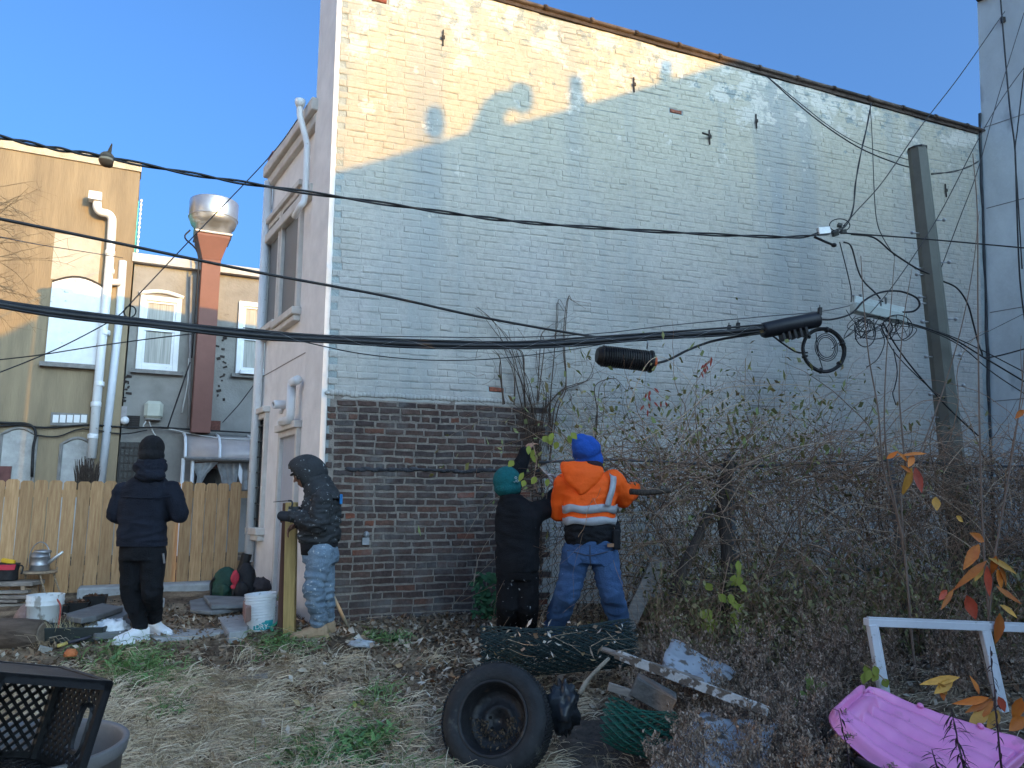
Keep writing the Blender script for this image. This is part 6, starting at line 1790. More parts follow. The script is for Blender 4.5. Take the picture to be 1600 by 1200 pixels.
# ================================================================== cables across the yard
CAB = M('cable_black', (.016, .016, .018), .5, .35, 6, .15, 20, stretch=(1, 1, 1))
CAB2 = M('cable_grey', (.05, .05, .055), .5, .35, 6, .15, 20)
def cable(label, pts, D0, D1, r, name='overhead_cable', mat=CAB, k=7, n=6, twist=0, group=None, cat='cable', parent=None):
    """pts in pixels; depth runs linearly from D0 to D1 with the pixel x; r in metres"""
    x0, x1 = pts[0][0], pts[-1][0]; L0 = 0; acc = [0]
    for a, b in zip(pts, pts[1:]): acc.append(acc[-1] + math.hypot(b[0] - a[0], b[1] - a[1]))
    w = [P(px, py, D0 + (D1 - D0) * s_ / acc[-1]) for (px, py), s_ in zip(pts, acc)]
    if x1 > 1610: w.append(w[-1] + (w[-1] - w[-2]).normalized() * 2.2)      # runs on beyond the frame
    if x0 < -30: w.insert(0, w[0] + (w[0] - w[1]).normalized() * 1.5)
    c = catmull(w, k)
    q = MB(); q.smooth = True
    if twist:
        for s_ in (-1, 1):
            q.tube([p + Vector((0, math.cos(i * .5 + s_ * 1.57) * r * .9, math.sin(i * .5 + s_ * 1.57) * r * .9)) for i, p in enumerate(c)], r * .75, n)
    else: q.tube(c, r, n)
    o = q.build(name, mat, parent)
    if label: tag(o, label, cat, group)
    return o
GRP = 'overhead cables'
cable('topmost twisted black cable across the whole yard, with the bird on it', [(-60, 205), (0, 214), (80, 231), (150, 243), (290, 270), (415, 291), (600, 318), (740, 338), (850, 350), (1000, 360), (1150, 368), (1250, 370), (1292, 361)], 5.0, 8.2, .0125, k=10, twist=1, group=GRP)
cable('second black cable from the left edge, joining the thick bundle near the ribbed closure', [(-60, 331), (0, 342), (170, 377), (400, 425), (600, 462), (760, 497), (935, 527), (1010, 531)], 5.0, 7.6, .012, group=GRP)
# main bundle: trunk cables lashed together
bp = [(-60, 466), (0, 476), (100, 491), (250, 508), (400, 524), (520, 531), (650, 538), (800, 540), (900, 535), (1020, 526), (1130, 519), (1192, 513)]
o = cable('thick lashed bundle of black cables sweeping across the yard to the black closures', bp, 4.7, 7.9, .026, k=10, n=10, group=GRP)
tag(o)
PINV[o.name] = Matrix.Translation(o.location).inverted()
cable(None, [(x, y - 6.5 + (i % 2)) for i, (x, y) in enumerate(bp)], 4.7, 7.9, .011, name='strand', k=10, parent=o)
cable(None, [(x, y + 5 - (i % 2)) for i, (x, y) in enumerate(bp)], 4.68, 7.88, .010, name='strand', k=10, parent=o)
q = MB(); q.smooth = True
c = catmull([P(px, py, 4.7 + 3.2 * i / (len(bp) - 1)) for i, (px, py) in enumerate(bp)], 60)
q.tube([p + Vector((0, .032 * math.cos(i * .13), .032 * math.sin(i * .13))) for i, p in enumerate(c)], .0012, 3)
q.build('lashing_wire', M('lash', (.35, .35, .36), .4, .2, metal=.6), o)
cable('thin messenger wire just above the thick cable bundle', [(380, 512), (440, 519), (510, 524), (640, 526), (800, 527), (935, 521), (1050, 508), (1200, 494), (1280, 487), (1345, 474)], 6.3, 8.3, .005, mat=CAB2, group=GRP)
cable('thin wire sagging just below the thick cable bundle', [(470, 533), (510, 542), (560, 552), (640, 561), (720, 563), (800, 558), (900, 545), (960, 534)], 6.5, 7.6, .005, group=GRP)
cable('thin wire slanting from the roof gutter of the pink house down to the left edge', [(472, 176), (440, 222), (400, 268), (300, 372), (215, 462), (190, 489), (165, 506), (100, 540), (40, 566), (-40, 597)], 8.4, 6.0, .006, group=GRP)
q = MB(); q.smooth = True; c = P(203, 487, 6.9); q.tube([c + Vector((.055 * math.cos(a), 0, .055 * math.sin(a))) for a in np.linspace(0, 12.6, 40)], .006, 5)
tag(q.build('cable_loop', CAB), 'small loop of spare wire on the slanting thin wire', 'cable loop')
cable('thin wire rising from the left edge to the thick bundle near the red duct', [(-40, 567), (0, 562), (60, 555), (150, 541), (230, 530), (305, 521)], 6.2, 6.3, .005, group=GRP)
cable('thin wire above the boarded window running to the white cornice', [(-20, 366), (60, 382), (130, 393), (192, 403)], 9, 15.5, .008, mat=CAB2, group=GRP)
cable('thin wire hanging from the grey roof down to the wall cable beside the red duct', [(297, 566), (282, 610), (262, 668)], 15, 15.8, .015, mat=CAB2, group=GRP)
cable('thin grey wire from the second sash window down to the bare brick patch', [(405, 590), (375, 630), (348, 660)], 15.5, 16.3, .010, mat=CAB2, group=GRP)
# --- right hand wires
cable('black wire leaving the clamp past the pole to the right edge', [(1290, 362), (1360, 367), (1440, 373), (1530, 381), (1640, 391)], 8.2, 8.0, .008, group=GRP)
cable('pair of black drop wires hanging from the roof edge to the clamp', [(1361, 162), (1354, 200), (1345, 240), (1337, 285), (1333, 325), (1322, 352), (1300, 362)], 9.6, 8.25, .010, twist=1, group=GRP)
cable('thin drop wire beside the paired drop wires, ending over the green terminal box', [(1360, 170), (1363, 220), (1366, 300), (1370, 345), (1380, 372), (1398, 400)], 9.5, 8.6, .005, group=GRP)
cable('thin wire slanting from the roof coping to behind the pole top', [(1196, 117), (1240, 157), (1290, 197), (1345, 232), (1400, 255), (1425, 262)], 9.0, 9.3, .008, group=GRP)
cable('second thin wire beside the one slanting from the roof coping', [(1196, 117), (1245, 157), (1300, 200), (1350, 228), (1420, 250)], 9.02, 9.3, .005, group=GRP)
cable('thin wire slanting from the grey building top down to the clamp', [(1570, 18), (1500, 118), (1440, 196), (1380, 283), (1340, 328), (1318, 353)], 9.0, 8.25, .006, group=GRP)
cable('thin wire from the upper right crossing in front of the pole down to the closures', [(1640, 55), (1575, 140), (1530, 215), (1465, 340), (1400, 440), (1345, 505), (1300, 545)], 7.6, 8.1, .005, mat=CAB2, group=GRP)
cable('thin wire along the grey building crossing to the lower right of the pole', [(1600, 20), (1560, 150), (1528, 265), (1500, 340), (1470, 420)], 8.5, 8.6, .005, mat=CAB2, group=GRP)
cable('black cables hanging down the grey building, left one', [(1562, -20), (1570, 80), (1578, 170), (1586, 235), (1589, 330), (1594, 440), (1604, 520)], 9.6, 9.4, .010, group=GRP)
cable('black cable hanging at the right edge, joining the left one on the grey building', [(1606, 60), (1598, 130), (1590, 200), (1586, 240), (1590, 300), (1597, 420)], 9.55, 9.45, .008, group=GRP)
cable('thin wires from behind the pole top to the corner of the grey building', [(1455, 272), (1490, 268), (1515, 260), (1529, 252)], 9.8, 10.2, .008, twist=1, group=GRP)
cable('black cable arching from the pole to the right edge below the clamp', [(1330, 366), (1365, 371), (1395, 395), (1430, 418), (1452, 428)], 8.2, 8.4, .010, group=GRP)
cable('black cable curving down behind the pole towards the grey building', [(1470, 438), (1495, 450), (1512, 475), (1522, 510), (1533, 548), (1548, 558), (1640, 535)], 8.7, 9.0, .010, group=GRP)
for i, (ps, lab) in enumerate((
    ([(1390, 490), (1420, 505), (1450, 513), (1480, 523), (1530, 545), (1640, 602)], 'upper of the black wires fanning from the terminal box to the right edge'),
    ([(1400, 500), (1445, 512), (1490, 530), (1540, 560), (1640, 620)], 'middle black wire of the fan from the terminal box to the right edge'),
    ([(1410, 505), (1450, 516), (1500, 540), (1555, 585), (1640, 640)], 'lowest black wire of the fan from the terminal box to the right edge'),
    ([(1380, 505), (1400, 540), (1430, 580), (1470, 625), (1500, 655), (1530, 682)], 'black wire dropping from the terminal box behind the pole foot'),
    ([(1376, 508), (1394, 545), (1420, 575), (1460, 612), (1480, 625)], 'second black wire dropping from the terminal box to the pole foot'),
    ([(1396, 545), (1402, 580), (1398, 605), (1395, 615), (1400, 633)], 'loose wire end dangling below the terminal box'),
    ([(1312, 378), (1325, 430), (1330, 455), (1330, 472)], 'thin wire from the clamp down to the left end of the terminal box'),
    ([(1318, 378), (1330, 385), (1340, 420), (1350, 440), (1370, 460), (1382, 476)], 'thicker wire bending from the clamp down to the terminal box'))):
    cable(lab, ps, 8.25, 8.5 if i < 5 else 8.3, .006 + .003 * (i in (1, 3, 7)), group=GRP)
# thin stems of wire beyond frame right
cable('thin wire rising across the lower grey building', [(1500, 540), (1540, 520), (1640, 470)], 8.8, 9.2, .004, mat=CAB2, group=GRP)
# --- clamp
cl = thing('cable_clamp', 'cluster of metal clamps joining the top cable and drop wires', 'clamp', P(1300, 362, 8.2))
c = P(1287, 361, 8.18)
q = MB(); q.box(c, (.14, .06, .09), ztilt(0, -.1, 0)); q.build('clamp_body', NUT, cl, .008)
for (px, py, s_) in ((1305, 365, .07), (1318, 362, .06), (1312, 352, .05)):
    q = MB(); q.box(P(px, py, 8.2), (s_, .05, s_ * .8), ztilt(U(-.4, .4), U(-.4, .4), 0)); q.build('connector', M('connector_dark', (.05, .055, .05), .5, .3), cl, .006)
q = MB(); q.smooth = True; q.tube([P(1272, 370, 8.2), P(1290, 378, 8.2), P(1303, 383, 8.2)], .014, 6); q.ell(P(1303, 383, 8.2), (.03, .03, .025)); q.build('dead_end', CAB, cl)
q = MB(); q.smooth = True; q.tube([P(1312 + 16 * math.cos(a), 352 + 10 * math.sin(a), 8.2) for a in np.linspace(0, 6.28, 22)], .006, 5); q.build('loop', CAB, cl)
# --- ribbed closure
cr = thing('splice_closure', 'black ribbed splice closure with an orange end hanging under the cable bundle', 'closure', P(975, 562, 7.55))
a, b = P(932, 555, 7.5), P(1018, 565, 7.6)
ax_ = (b - a); Lc_ = ax_.length; R_ = frame_to(ax_, (0, -1, 0))
prof = [(.01, 0), (.07, .003), (.092, .03)]
nr = 20
for k in range(nr):
    z = .05 + (Lc_ - .09) * k / nr; dz = (Lc_ - .09) / nr
    prof += [(.098, z), (.108, z + dz * .3), (.108, z + dz * .6), (.098, z + dz * .9)]
prof += [(.10, Lc_ - .03), (.115, Lc_ - .02), (.115, Lc_), (.01, Lc_ + .002)]
q = MB(); q.smooth = False; q.lathe(prof, a, R_, 22); q.build('ribbed_shell', M('closure_black', (.014, .014, .016), .45, .3, 8, .1), cr)
q = MB(); q.smooth = True; q.lathe([(.05, 0), (.055, .01), (.055, .045), (.03, .05), (.01, .06)], b, R_, 14); q.build('orange_end', M('orange_plastic', (.50, .10, .03), .5, .2), cr)
q = MB(); q.smooth = True; q.tube([P(1012, 530, 7.6), P(1011, 545, 7.6)], .008, 5); q.build('hanger', NUT, cr)
q = MB(); q.smooth = True; q.tube([P(945, 532, 7.5), P(944, 545, 7.5)], .008, 5); q.build('hanger', NUT, cr)
cable('black cable looping from the orange closure end up to the bundle', [(1024, 568), (1045, 562), (1075, 547), (1110, 534), (1150, 526), (1195, 520)], 7.62, 7.9, .014, group=GRP)
cable('black wire under the bundle from the cylindrical closure to the wire coil', [(1205, 523), (1225, 538), (1245, 550), (1262, 551)], 7.95, 8.1, .010, group=GRP)
# --- cylindrical closure
cy = thing('splice_closure', 'smooth black cylindrical splice closure with finned base next to the wire coil', 'closure', P(1233, 510, 8.0))
a, b = P(1190, 517, 7.95), P(1279, 499, 8.05); R_ = frame_to(b - a, (0, -1, 0)); L_ = (b - a).length
q = MB(); q.smooth = True; q.lathe([(.02, 0), (.072, .005), (.085, .03), (.088, L_ * .5), (.085, L_ - .03), (.075, L_ - .005), (.02, L_)], a, R_, 20); q.build('shell', M('closure_black2', (.012, .013, .018), .5, .3, 8, .1), cy)
for k in range(5):
    q = MB(); p = P(1222 + 9 * k, 527 - 2 * k, 8.0); q.box(p, (.03, .12, .09), ztilt(0, -.2, 0)); q.build('fin', CAB, cy, .004)
for (px, py) in ((1281, 487), (1139, 515), (1153, 511)):
    q = MB(); q.box(P(px, py, 8.0), (.035, .05, .09), ztilt(0, .1, 0)); q.smooth = True; q.tube([P(px, py - 6, 8.0), P(px, py - 11, 8.0)], .006, 5); q.build('strap_hanger', CAB, cy, .004)
cable('black cable from the cylindrical closure arching over the terminal box', [(1279, 499), (1300, 499), (1330, 490), (1350, 470), (1375, 457), (1405, 455), (1430, 464), (1437, 476), (1428, 486), (1410, 488)], 8.05, 8.25, .011, group=GRP)
# --- coil
co = thing('wire_coil', 'ring of coiled black cable hanging in front of the white wall', 'coil', P(1286, 548, 8.05))
cc = P(1287, 547, 8.05)
q = MB(); q.smooth = True
for k in range(7):
    rr = .215 + U(-.014, .014); ph = U(0, 6)
    q.tube([cc + Vector((rr * math.cos(a + ph), U(-.006, .006) + .02 * (k - 3) / 3, rr * 1.06 * math.sin(a + ph))) for a in np.linspace(0, 6.283, 40)], .0095, 5, False)
q.build('ring', CAB, co)
q = MB(); q.smooth = True
for k in range(3):
    rr = .11 + .02 * k; q.tube([cc + Vector((.03 + rr * .8 * math.cos(a), .0, .03 + rr * math.sin(a))) for a in np.linspace(0, 6.283, 30)], .005, 5, False)
q.tube(catmull([P(1275, 520, 8.05), P(1278, 550, 8.05), P(1285, 575, 8.05)], 5), .005, 5)
q.build('inner_loop', CAB, co)
for k in range(6):
    a = k * 1.05 + .3; q = MB(); q.smooth = True; p = cc + Vector((.215 * math.cos(a), 0, .228 * math.sin(a))); q.lathe([(.034, -.012), (.034, .012)], p, frame_to((-math.sin(a), 0, math.cos(a))), 10); q.build('tie', DARKP, co)
# --- terminal box
tm = thing('terminal_box', 'pale green terminal box with tangled wires in front of the white wall', 'terminal box', P(1372, 492, 8.25))
a, b = P(1332, 480, 8.2), P(1413, 499, 8.3); R_ = frame_to(b - a, (0, -1, 0)); 
TGm = M('pale_green_box', (.42, .47, .44), .5, .15, 5, .1, dirt=((.18, .2, .18), 8, .66))
q = MB(); q.box((a + b) / 2, (.11, .12, (b - a).length), R_); q.build('case', TGm, tm, .012)
q = MB(); q.box((a + b) / 2 + Vector((0, -.02, .062)), (.03, .13, (b - a).length * .96), frame_to(b - a, (0, -1, 0)) @ Matrix.Rotation(R(90), 3, 'Z')); q.build('lid', M('pale_lid', (.50, .56, .54), .4, .1), tm, .006)
for (px, py) in ((1334, 467), (1345, 466), (1384, 470), (1376, 474)):
    q = MB(); q.smooth = True; q.lathe([(.012, -.03), (.012, .03), (.02, .03), (.02, .045), (.004, .045)], P(px, py, 8.22), None, 8); q.build('terminal_post', NUT, tm)
q = MB(); q.smooth = True
for k in range(17):
    x0 = U(1335, 1412); y0 = 500 + U(-8, 6)
    pts = [(x0, y0), (x0 + U(-22, 12), y0 + U(5, 25)), (x0 + U(-30, 25), y0 + U(8, 40)), (x0 + U(-5, 30), y0 + U(-5, 22)), (x0 + U(-25, 25), y0 + U(-12, 5))]
    q.tube(catmull([P(px, py, 8.22 + U(-.06, .06)) for px, py in pts], 6), U(.003, .0055), 4, False)
q.build('wire_tangle', CAB, tm, kind='stuff')
for k in range(3):
    q = MB(); q.smooth = True; c0, w_, h_ = ((1402, 512), 24, 20) if k == 0 else ((1365, 512), 30, 18) if k == 1 else ((1352, 520), 16, 22)
    q.tube([P(c0[0] + w_ * math.cos(a), c0[1] + h_ * math.sin(a), 8.2) for a in np.linspace(0, 6.283, 26)], .006, 5, False); q.build('wire_loop', CAB, tm)
cable('loose black wire end curling down left of the terminal box stems', [(1376, 515), (1382, 535), (1372, 560), (1354, 574)], 8.2, 8.2, .005, group=GRP)
# --- bird on the top cable
def bird():
    c = P(166, 249, 5.55)
    q = MB()
    f = Vector((-.15, .75, -.3)).normalized()
    R_ = frame_to(f, (0, 0, 1))
    q.ell(c, (.054, .054, .062), None, 18, 12); q.ell(c + Vector((0, .02, .02)), (.047, .05, .045), None, 16, 10); q.ell(c + Vector((-.01, .06, -.01)), (.03, .035, .03), None, 14, 9)
    cone(q, c + Vector((.02, -.01, .03)), c + Vector((.055, -.04, .105)), .022, .008, n=10, flat=.5)
    m = bpy.data.materials.new('bird_feathers'); n, l, b = nodes_of(m)
    tc = n.new('ShaderNodeTexCoord'); sp = n.new('ShaderNodeSeparateXYZ'); l.new(tc.outputs['Object'], sp.inputs[0])
    r = n.new('ShaderNodeValToRGB'); e = r.color_ramp.elements
    st = [(0, (.13, .075, .04)), (.27, (.15, .085, .045)), (.31, (.42, .33, .22)), (.36, (.40, .31, .21)), (.40, (.06, .045, .035)), (.5, (.13, .10, .07)), (1, (.12, .095, .07))]
    while len(e) < len(st): e.new(.5)
    for q_, (p_, c_) in zip(e, st): q_.position, q_.color = p_, lin(c_)
    mr = n.new('ShaderNodeMapRange'); mr.inputs['From Min'].default_value, mr.inputs['From Max'].default_value = 0, .17
    l.new(sp.outputs['Z'], mr.inputs['Value']); l.new(mr.outputs[0], r.inputs[0]); l.new(r.outputs[0], b.inputs['Base Color']); b.inputs['Roughness'].default_value = .9
    o = skin(q, 'bird', m, None, .005, 3)
    tag(o, 'small puffed brown bird with upturned tail perched on the topmost cable', 'bird')
bird()
# ================================================================== vegetation and litter
def proj(p):
    x, y, z = p[0], p[1], p[2] - CAMZ
    d = y * CP + z * SP
    return 800 + FPX * x / d, 600 - FPX * (z * CP - y * SP) / d
def fast(name, V, F, mat, smooth=False, **kw):
    V = np.asarray(V, dtype=np.float64); F = np.asarray(F, dtype=np.int32)
    lo, hi = V.min(0), V.max(0); org = np.array([(lo[0] + hi[0]) / 2, (lo[1] + hi[1]) / 2, lo[2]])
    me = bpy.data.meshes.new(name); n = F.shape[1]
    me.vertices.add(len(V)); me.vertices.foreach_set('co', (V - org).ravel())
    me.loops.add(F.size); me.loops.foreach_set('vertex_index', F.ravel())
    me.polygons.add(len(F)); me.polygons.foreach_set('loop_start', np.arange(0, F.size, n, dtype=np.int32)); me.polygons.foreach_set('loop_total', np.full(len(F), n, dtype=np.int32))
    if smooth: me.polygons.foreach_set('use_smooth', np.ones(len(F), dtype=bool))
    me.update(calc_edges=True); me.validate()
    me.materials.append(mat)
    return link(me, name, Vector(org), kw.pop('parent', None), **kw)
def scatter(n, x0, x1, y0, y1, weight):
    out = []
    while len(out) < n:
        x, y = U(x0, x1), U(y0, y1); z = gz(x, y)
        px, py = proj((x, y, z))
        if random.random() < weight(x, y, px, py): out.append((x, y, z))
    return np.array(out)
def blades(name, pts, L, up_, w_, mat, lean=None, **kw):
    N = len(pts); a = rng.uniform(0, 2 * np.pi, N)
    if lean is not None: a = lean + rng.normal(0, .9 if np.isscalar(lean) else .25, N)
    d = np.stack([np.cos(a), np.sin(a), np.zeros(N)], 1); L_ = rng.uniform(L[0], L[1], N)[:, None]; u = rng.uniform(up_[0], up_[1], N)[:, None]
    bend = rng.normal(0, .35, N)[:, None]; s_ = np.stack([-d[:, 1], d[:, 0], np.zeros(N)], 1)
    p0 = pts; z = np.array([0, 0, 1.0])
    p1 = p0 + d * L_ * .3 + z * u * L_ * .7; p2 = p0 + d * L_ * .72 + z * u * L_ * .85 + s_ * bend * L_ * .15; p3 = p0 + d * L_ + z * u * L_ * .45 + s_ * bend * L_ * .4
    w = (s_ * .7 + z * .7) * rng.uniform(w_[0], w_[1], N)[:, None]
    V = np.stack([p0 - w, p0 + w, p1 - w, p1 + w, p2 - w * .7, p2 + w * .7, p3, p3 + w * .2], 1).reshape(-1, 3)
    b = np.arange(N)[:, None] * 8
    F = np.concatenate([b + np.array([[0, 1, 3, 2]]), b + np.array([[2, 3, 5, 4]]), b + np.array([[4, 5, 7, 6]])])
    return fast(name, V, F, mat, **kw)
def flakes(name, pts, s0, s1, mat, up_=.5, ar=.6, curl=.5, **kw):
    N = len(pts); a = rng.uniform(0, 2 * np.pi, N); t = rng.normal(0, up_, (N, 2)); sz = rng.uniform(s0, s1, N)[:, None]
    u = np.stack([np.cos(a), np.sin(a), t[:, 0]], 1); v = np.stack([-np.sin(a), np.cos(a), t[:, 1]], 1) * ar
    n = np.cross(u, v); n /= np.linalg.norm(n, axis=1)[:, None]
    c = rng.uniform(-curl, curl, N)[:, None] * sz
    P0 = pts - u * sz; P1 = pts - v * sz * .9 + n * c; P2 = pts + u * sz * 1.1 + n * c * .4; P3 = pts + v * sz * .9 + n * c
    V = np.stack([P0, P1, P2, P3, ], 1).reshape(-1, 3); b = np.arange(N)[:, None] * 4
    F = np.concatenate([b + np.array([[0, 1, 2]]), b + np.array([[0, 2, 3]])])
    return fast(name, V, F, mat, **kw)
def leafmat(name, cols, rough=.7, trans=.15):
    if name in MATS: return MATS[name]
    m = bpy.data.materials.new(name); MATS[name] = m; n, l, b = nodes_of(m)
    rnd = n.new('ShaderNodeNewGeometry').outputs['Random Per Island']
    r = n.new('ShaderNodeValToRGB'); e = r.color_ramp.elements
    while len(e) < len(cols): e.new(.5)
    for i, (q, c) in enumerate(zip(e, cols)): q.position, q.color = i / (len(cols) - 1), lin(c)
    l.new(rnd, r.inputs[0]); l.new(r.outputs[0], b.inputs['Base Color']); b.inputs['Roughness'].default_value = rough; b.inputs['Specular IOR Level'].default_value = .2
    b.inputs['Subsurface Weight'].default_value = 0
    return m
STRAW = leafmat('dry_straw', [(.36, .265, .15), (.62, .49, .33), (.44, .34, .21), (.72, .60, .44), (.20, .14, .09), (.56, .45, .32)])
GREENG = leafmat('green_blade', [(.09, .16, .05), (.14, .23, .07), (.19, .28, .11), (.10, .17, .08)])
LITTER = leafmat('leaf_litter', [(.09, .06, .04), (.20, .13, .08), (.32, .25, .18), (.14, .095, .062), (.46, .40, .32), (.18, .085, .04), (.08, .06, .045)])
DEADW = leafmat('dead_weed', [(.25, .17, .12), (.33, .245, .18), (.17, .115, .08), (.40, .31, .24), (.27, .185, .13)])
OLIVE = leafmat('olive_leaf', [(.16, .16, .06), (.10, .11, .045), (.25, .22, .095), (.19, .145, .08), (.13, .145, .07)])
TWIG = M('bare_twig', (.40, .26, .175), .9, .55, 25, .3, 50, col2=(.18, .112, .077), per='island')
TWIGL = M('pale_twig', (.52, .39, .27), .9, .35, 25, .3, 50, per='island')
def pn(x, y, s_=1.3, k=0): return noise.noise((x * s_, y * s_, 3.3 + k))

# --- dry grass
def wgrass(x, y, px, py):
    if px < 760:
        b = np.interp(py, [1005, 1040, 1085, 1115, 1215], [0, .08, .45, .85, 1.0])
        if px > 430: b *= np.interp(px, [430, 520, 640, 760], [1, .75, .35, .25])
        if 440 < px < 560 and 1030 < py < 1075: b = max(b, .6)
        return b * (.35 if pn(x, y, 1.6) < -.25 else 1)
    return .16 * (py > 1040)
cl_ = [(U(-4.2, 1.2), U(4.4, 6.9), U(0, 6.3)) for _ in range(700)]
def clumped(n, w):
    base = scatter(n, -4.2, 3.2, 4.3, 7.0, w); return base
g_ = clumped(20000, wgrass)
blades('dry_grass', g_, (.05, .17), (.05, .45), (.0012, .0024), STRAW, lean=.5, kind='stuff', label='matted pale dry grass over the foreground')
# longer bleached stems lying over it in tufts
P_, L_ = [], []
for cx_, cy_, a_ in cl_:
    px, py = proj((cx_, cy_, gz(cx_, cy_)))
    if random.random() > wgrass(cx_, cy_, px, py) * 1.1: continue
    for k in range(34):
        x, y = cx_ + random.gauss(0, .05), cy_ + random.gauss(0, .05); P_.append((x, y, gz(x, y))); L_.append(a_ + random.gauss(0, .5))
P_ = np.array(P_); 
blades('dry_grass_tufts', P_, (.11, .28), (.08, .65), (.0013, .0026), STRAW, lean=np.array(L_), kind='stuff', label='longer bleached grass tufts')
def wgreen(x, y, px, py):
    w = 0
    for cx_, cy_, rx, ry in ((200, 1040, 60, 28), (250, 1060, 40, 22), (500, 1180, 70, 35), (570, 1150, 60, 30), (640, 1205, 60, 12), (590, 1095, 30, 18), (255, 1110, 26, 14), (600, 1000, 30, 12), (440, 1010, 40, 18)):
        w = max(w, math.exp(-((px - cx_) / rx) ** 2 - ((py - cy_) / ry) ** 2))
    return w
gg = scatter(1700, -4.2, 0.2, 4.6, 7.2, wgreen)
blades('green_grass', gg, (.06, .17), (.25, .9), (.0018, .0045), GREENG, kind='stuff', label='fresh green grass tufts among the dry grass')
# --- leaf litter
def wlit(x, y, px, py):
    if px < 430: return .5 if py < 1050 and px < 420 else .03
    b = np.interp(py, [950, 980, 1090, 1140, 1210], [.9, 1, .8, .3, .12])
    return b * (.4 + .6 * (pn(x, y, 2.2, 5) > -.2))
lt = scatter(19000, -4.8, 4.5, 4.4, 8.6, wlit); lt[:, 2] += rng.uniform(.002, .03, len(lt))
flakes('leaf_litter', lt, .010, .032, LITTER, .6, .6, .6, kind='stuff', label='scattered brown dead leaves and debris on the soil')
pl_ = scatter(380, -2.6, 3.0, 4.6, 7.6, lambda x, y, px, py: .9 if 440 < px < 900 and py > 980 else .1); pl_[:, 2] += .03
flakes('pale_leaf_litter', pl_, .018, .045, leafmat('pale_litter', [(.48, .42, .34), (.36, .28, .20), (.55, .50, .43), (.26, .16, .10), (.40, .30, .15)]), .6, .55, .7, kind='stuff')
# --- soil crumbs and small stones
cr_ = scatter(3200, -5, 4.5, 4.6, 9.0, lambda x, y, px, py: .3 if py < 1100 else .08); cr_[:, 2] += .004
flakes('soil_crumbs', cr_, .006, .018, leafmat('soil_crumb', [(.05, .04, .032), (.09, .075, .06), (.035, .028, .022), (.14, .12, .10)]), .9, .9, .9, kind='stuff')
def tri_tubes(name, curves, mat, **kw):
    """curves: list of (points, r0, r1) -> three sided tubes, one mesh"""
    V, F, o = [], [], 0
    for pts, r0, r1 in curves:
        p = np.array([tuple(x) for x in pts]); n = len(p)
        t = np.gradient(p, axis=0); t /= (np.linalg.norm(t, axis=1)[:, None] + 1e-9)
        ref = np.array([.31, .87, .38]); u = np.cross(t, ref); u /= (np.linalg.norm(u, axis=1)[:, None] + 1e-9); w = np.cross(t, u)
        r_ = np.linspace(r0, r1, n)[:, None]
        rings = np.stack([p + u * r_, p + (-.5 * u + .866 * w) * r_, p + (-.5 * u - .866 * w) * r_], 1).reshape(-1, 3)
        V.append(rings)
        i = np.arange(n - 1)[:, None] * 3 + o
        for j in range(3): 
            k = (j + 1) % 3; F.append(np.concatenate([i + j, i + k, i + 3 + k, i + 3 + j], 1))
        o += n * 3
    return fast(name, np.concatenate(V), np.concatenate(F), mat, True, **kw)
# --- twigs on the ground
cs = []
tp_ = scatter(420, -4.2, 3.5, 4.7, 8.2, lambda x, y, px, py: .8 if px > 300 else .2)
for (x, y, z) in tp_:
    L = U(.08, .5); a = U(0, 6.3); d = Vector((math.cos(a), math.sin(a), U(-.02, .25)))
    p = Vector((x, y, z + .012)); cs.append(([p, p + d * L * .5 + Vector((U(-.03, .03), U(-.03, .03), U(0, .03))), p + d * L], U(.0015, .005), .001))
tri_tubes('fallen_twigs', cs, TWIGL, kind='stuff')
# a grey splintered plank end in the grass
board('splintered_board', 'grey splintered piece of board half buried in the dry grass', G(344, 1072), G(418, 1060), .07, .03, GREYW, 'board')
c = G(565, 1012)
q = MB(); q.smooth = True; blob(q, up(c, .03), .11, .05, .035, .5, 10, 20, 12, 21); tag(q.build('plastic_scrap', M('grey_plastic_scrap', (.38, .40, .43), .5, .2, 9, .3)), 'pale grey plastic scrap lying in the leaf litter below the brick wall', 'scrap')

# --- leafy weeds (each clump a thing)
def ovate(mb, base, d, n_, L, W, droop=.25, fold=.2, seg=4):
    d = Vector(d).normalized(); n_ = Vector(n_); n_ = (n_ - d * n_.dot(d)).normalized(); s_ = d.cross(n_)
    prof = [(0, .04), (.22, .75), (.45, 1), (.7, .72), (.88, .34), (1, .02)]
    L_, C_, R_ = [], [], []
    for t, w_ in prof:
        c = Vector(base) + d * L * t + n_ * (-droop * L * t * t)
        C_.append(c - n_ * fold * W * .5 * w_); L_.append(c + s_ * W * .5 * w_); R_.append(c - s_ * W * .5 * w_)
    m = len(prof); mb.add(L_ + C_ + R_, [(i, i + 1, m + i + 1, m + i) for i in range(m - 1)] + [(m + i, m + i + 1, 2 * m + i + 1, 2 * m + i) for i in range(m - 1)])
WEED = leafmat('weed_leaf', [(.10, .21, .07), (.16, .30, .10), (.08, .17, .08), (.20, .33, .12)])
def weed(label, px, py, n, size, spread, mat=WEED, name='weed_clump'):
    c = G(px, py)
    q = MB(); q.smooth = True
    for k in range(n):
        a = U(0, 6.3); r_ = spread * math.sqrt(random.random()); b = Vector((c.x + r_ * math.cos(a) * 1.4, c.y + r_ * math.sin(a), 0)); b.z = gz(b.x, b.y) + .01
        aa = U(0, 6.3); e = U(.2, 1.1); d = Vector((math.cos(aa) * math.cos(e), math.sin(aa) * math.cos(e), math.sin(e)))
        ovate(q, b + d * U(0, .03), d, (0, 0, 1) if abs(d.z) < .9 else (1, 0, 0), size * U(.5, 1.2), size * U(.3, .5), .4)
    o = q.build(name, mat); tag(o, label, 'weeds', 'green weeds in the grass'); return o
weed('bright green leafy weeds right of the milk crate', 205, 1045, 90, .085, .15)
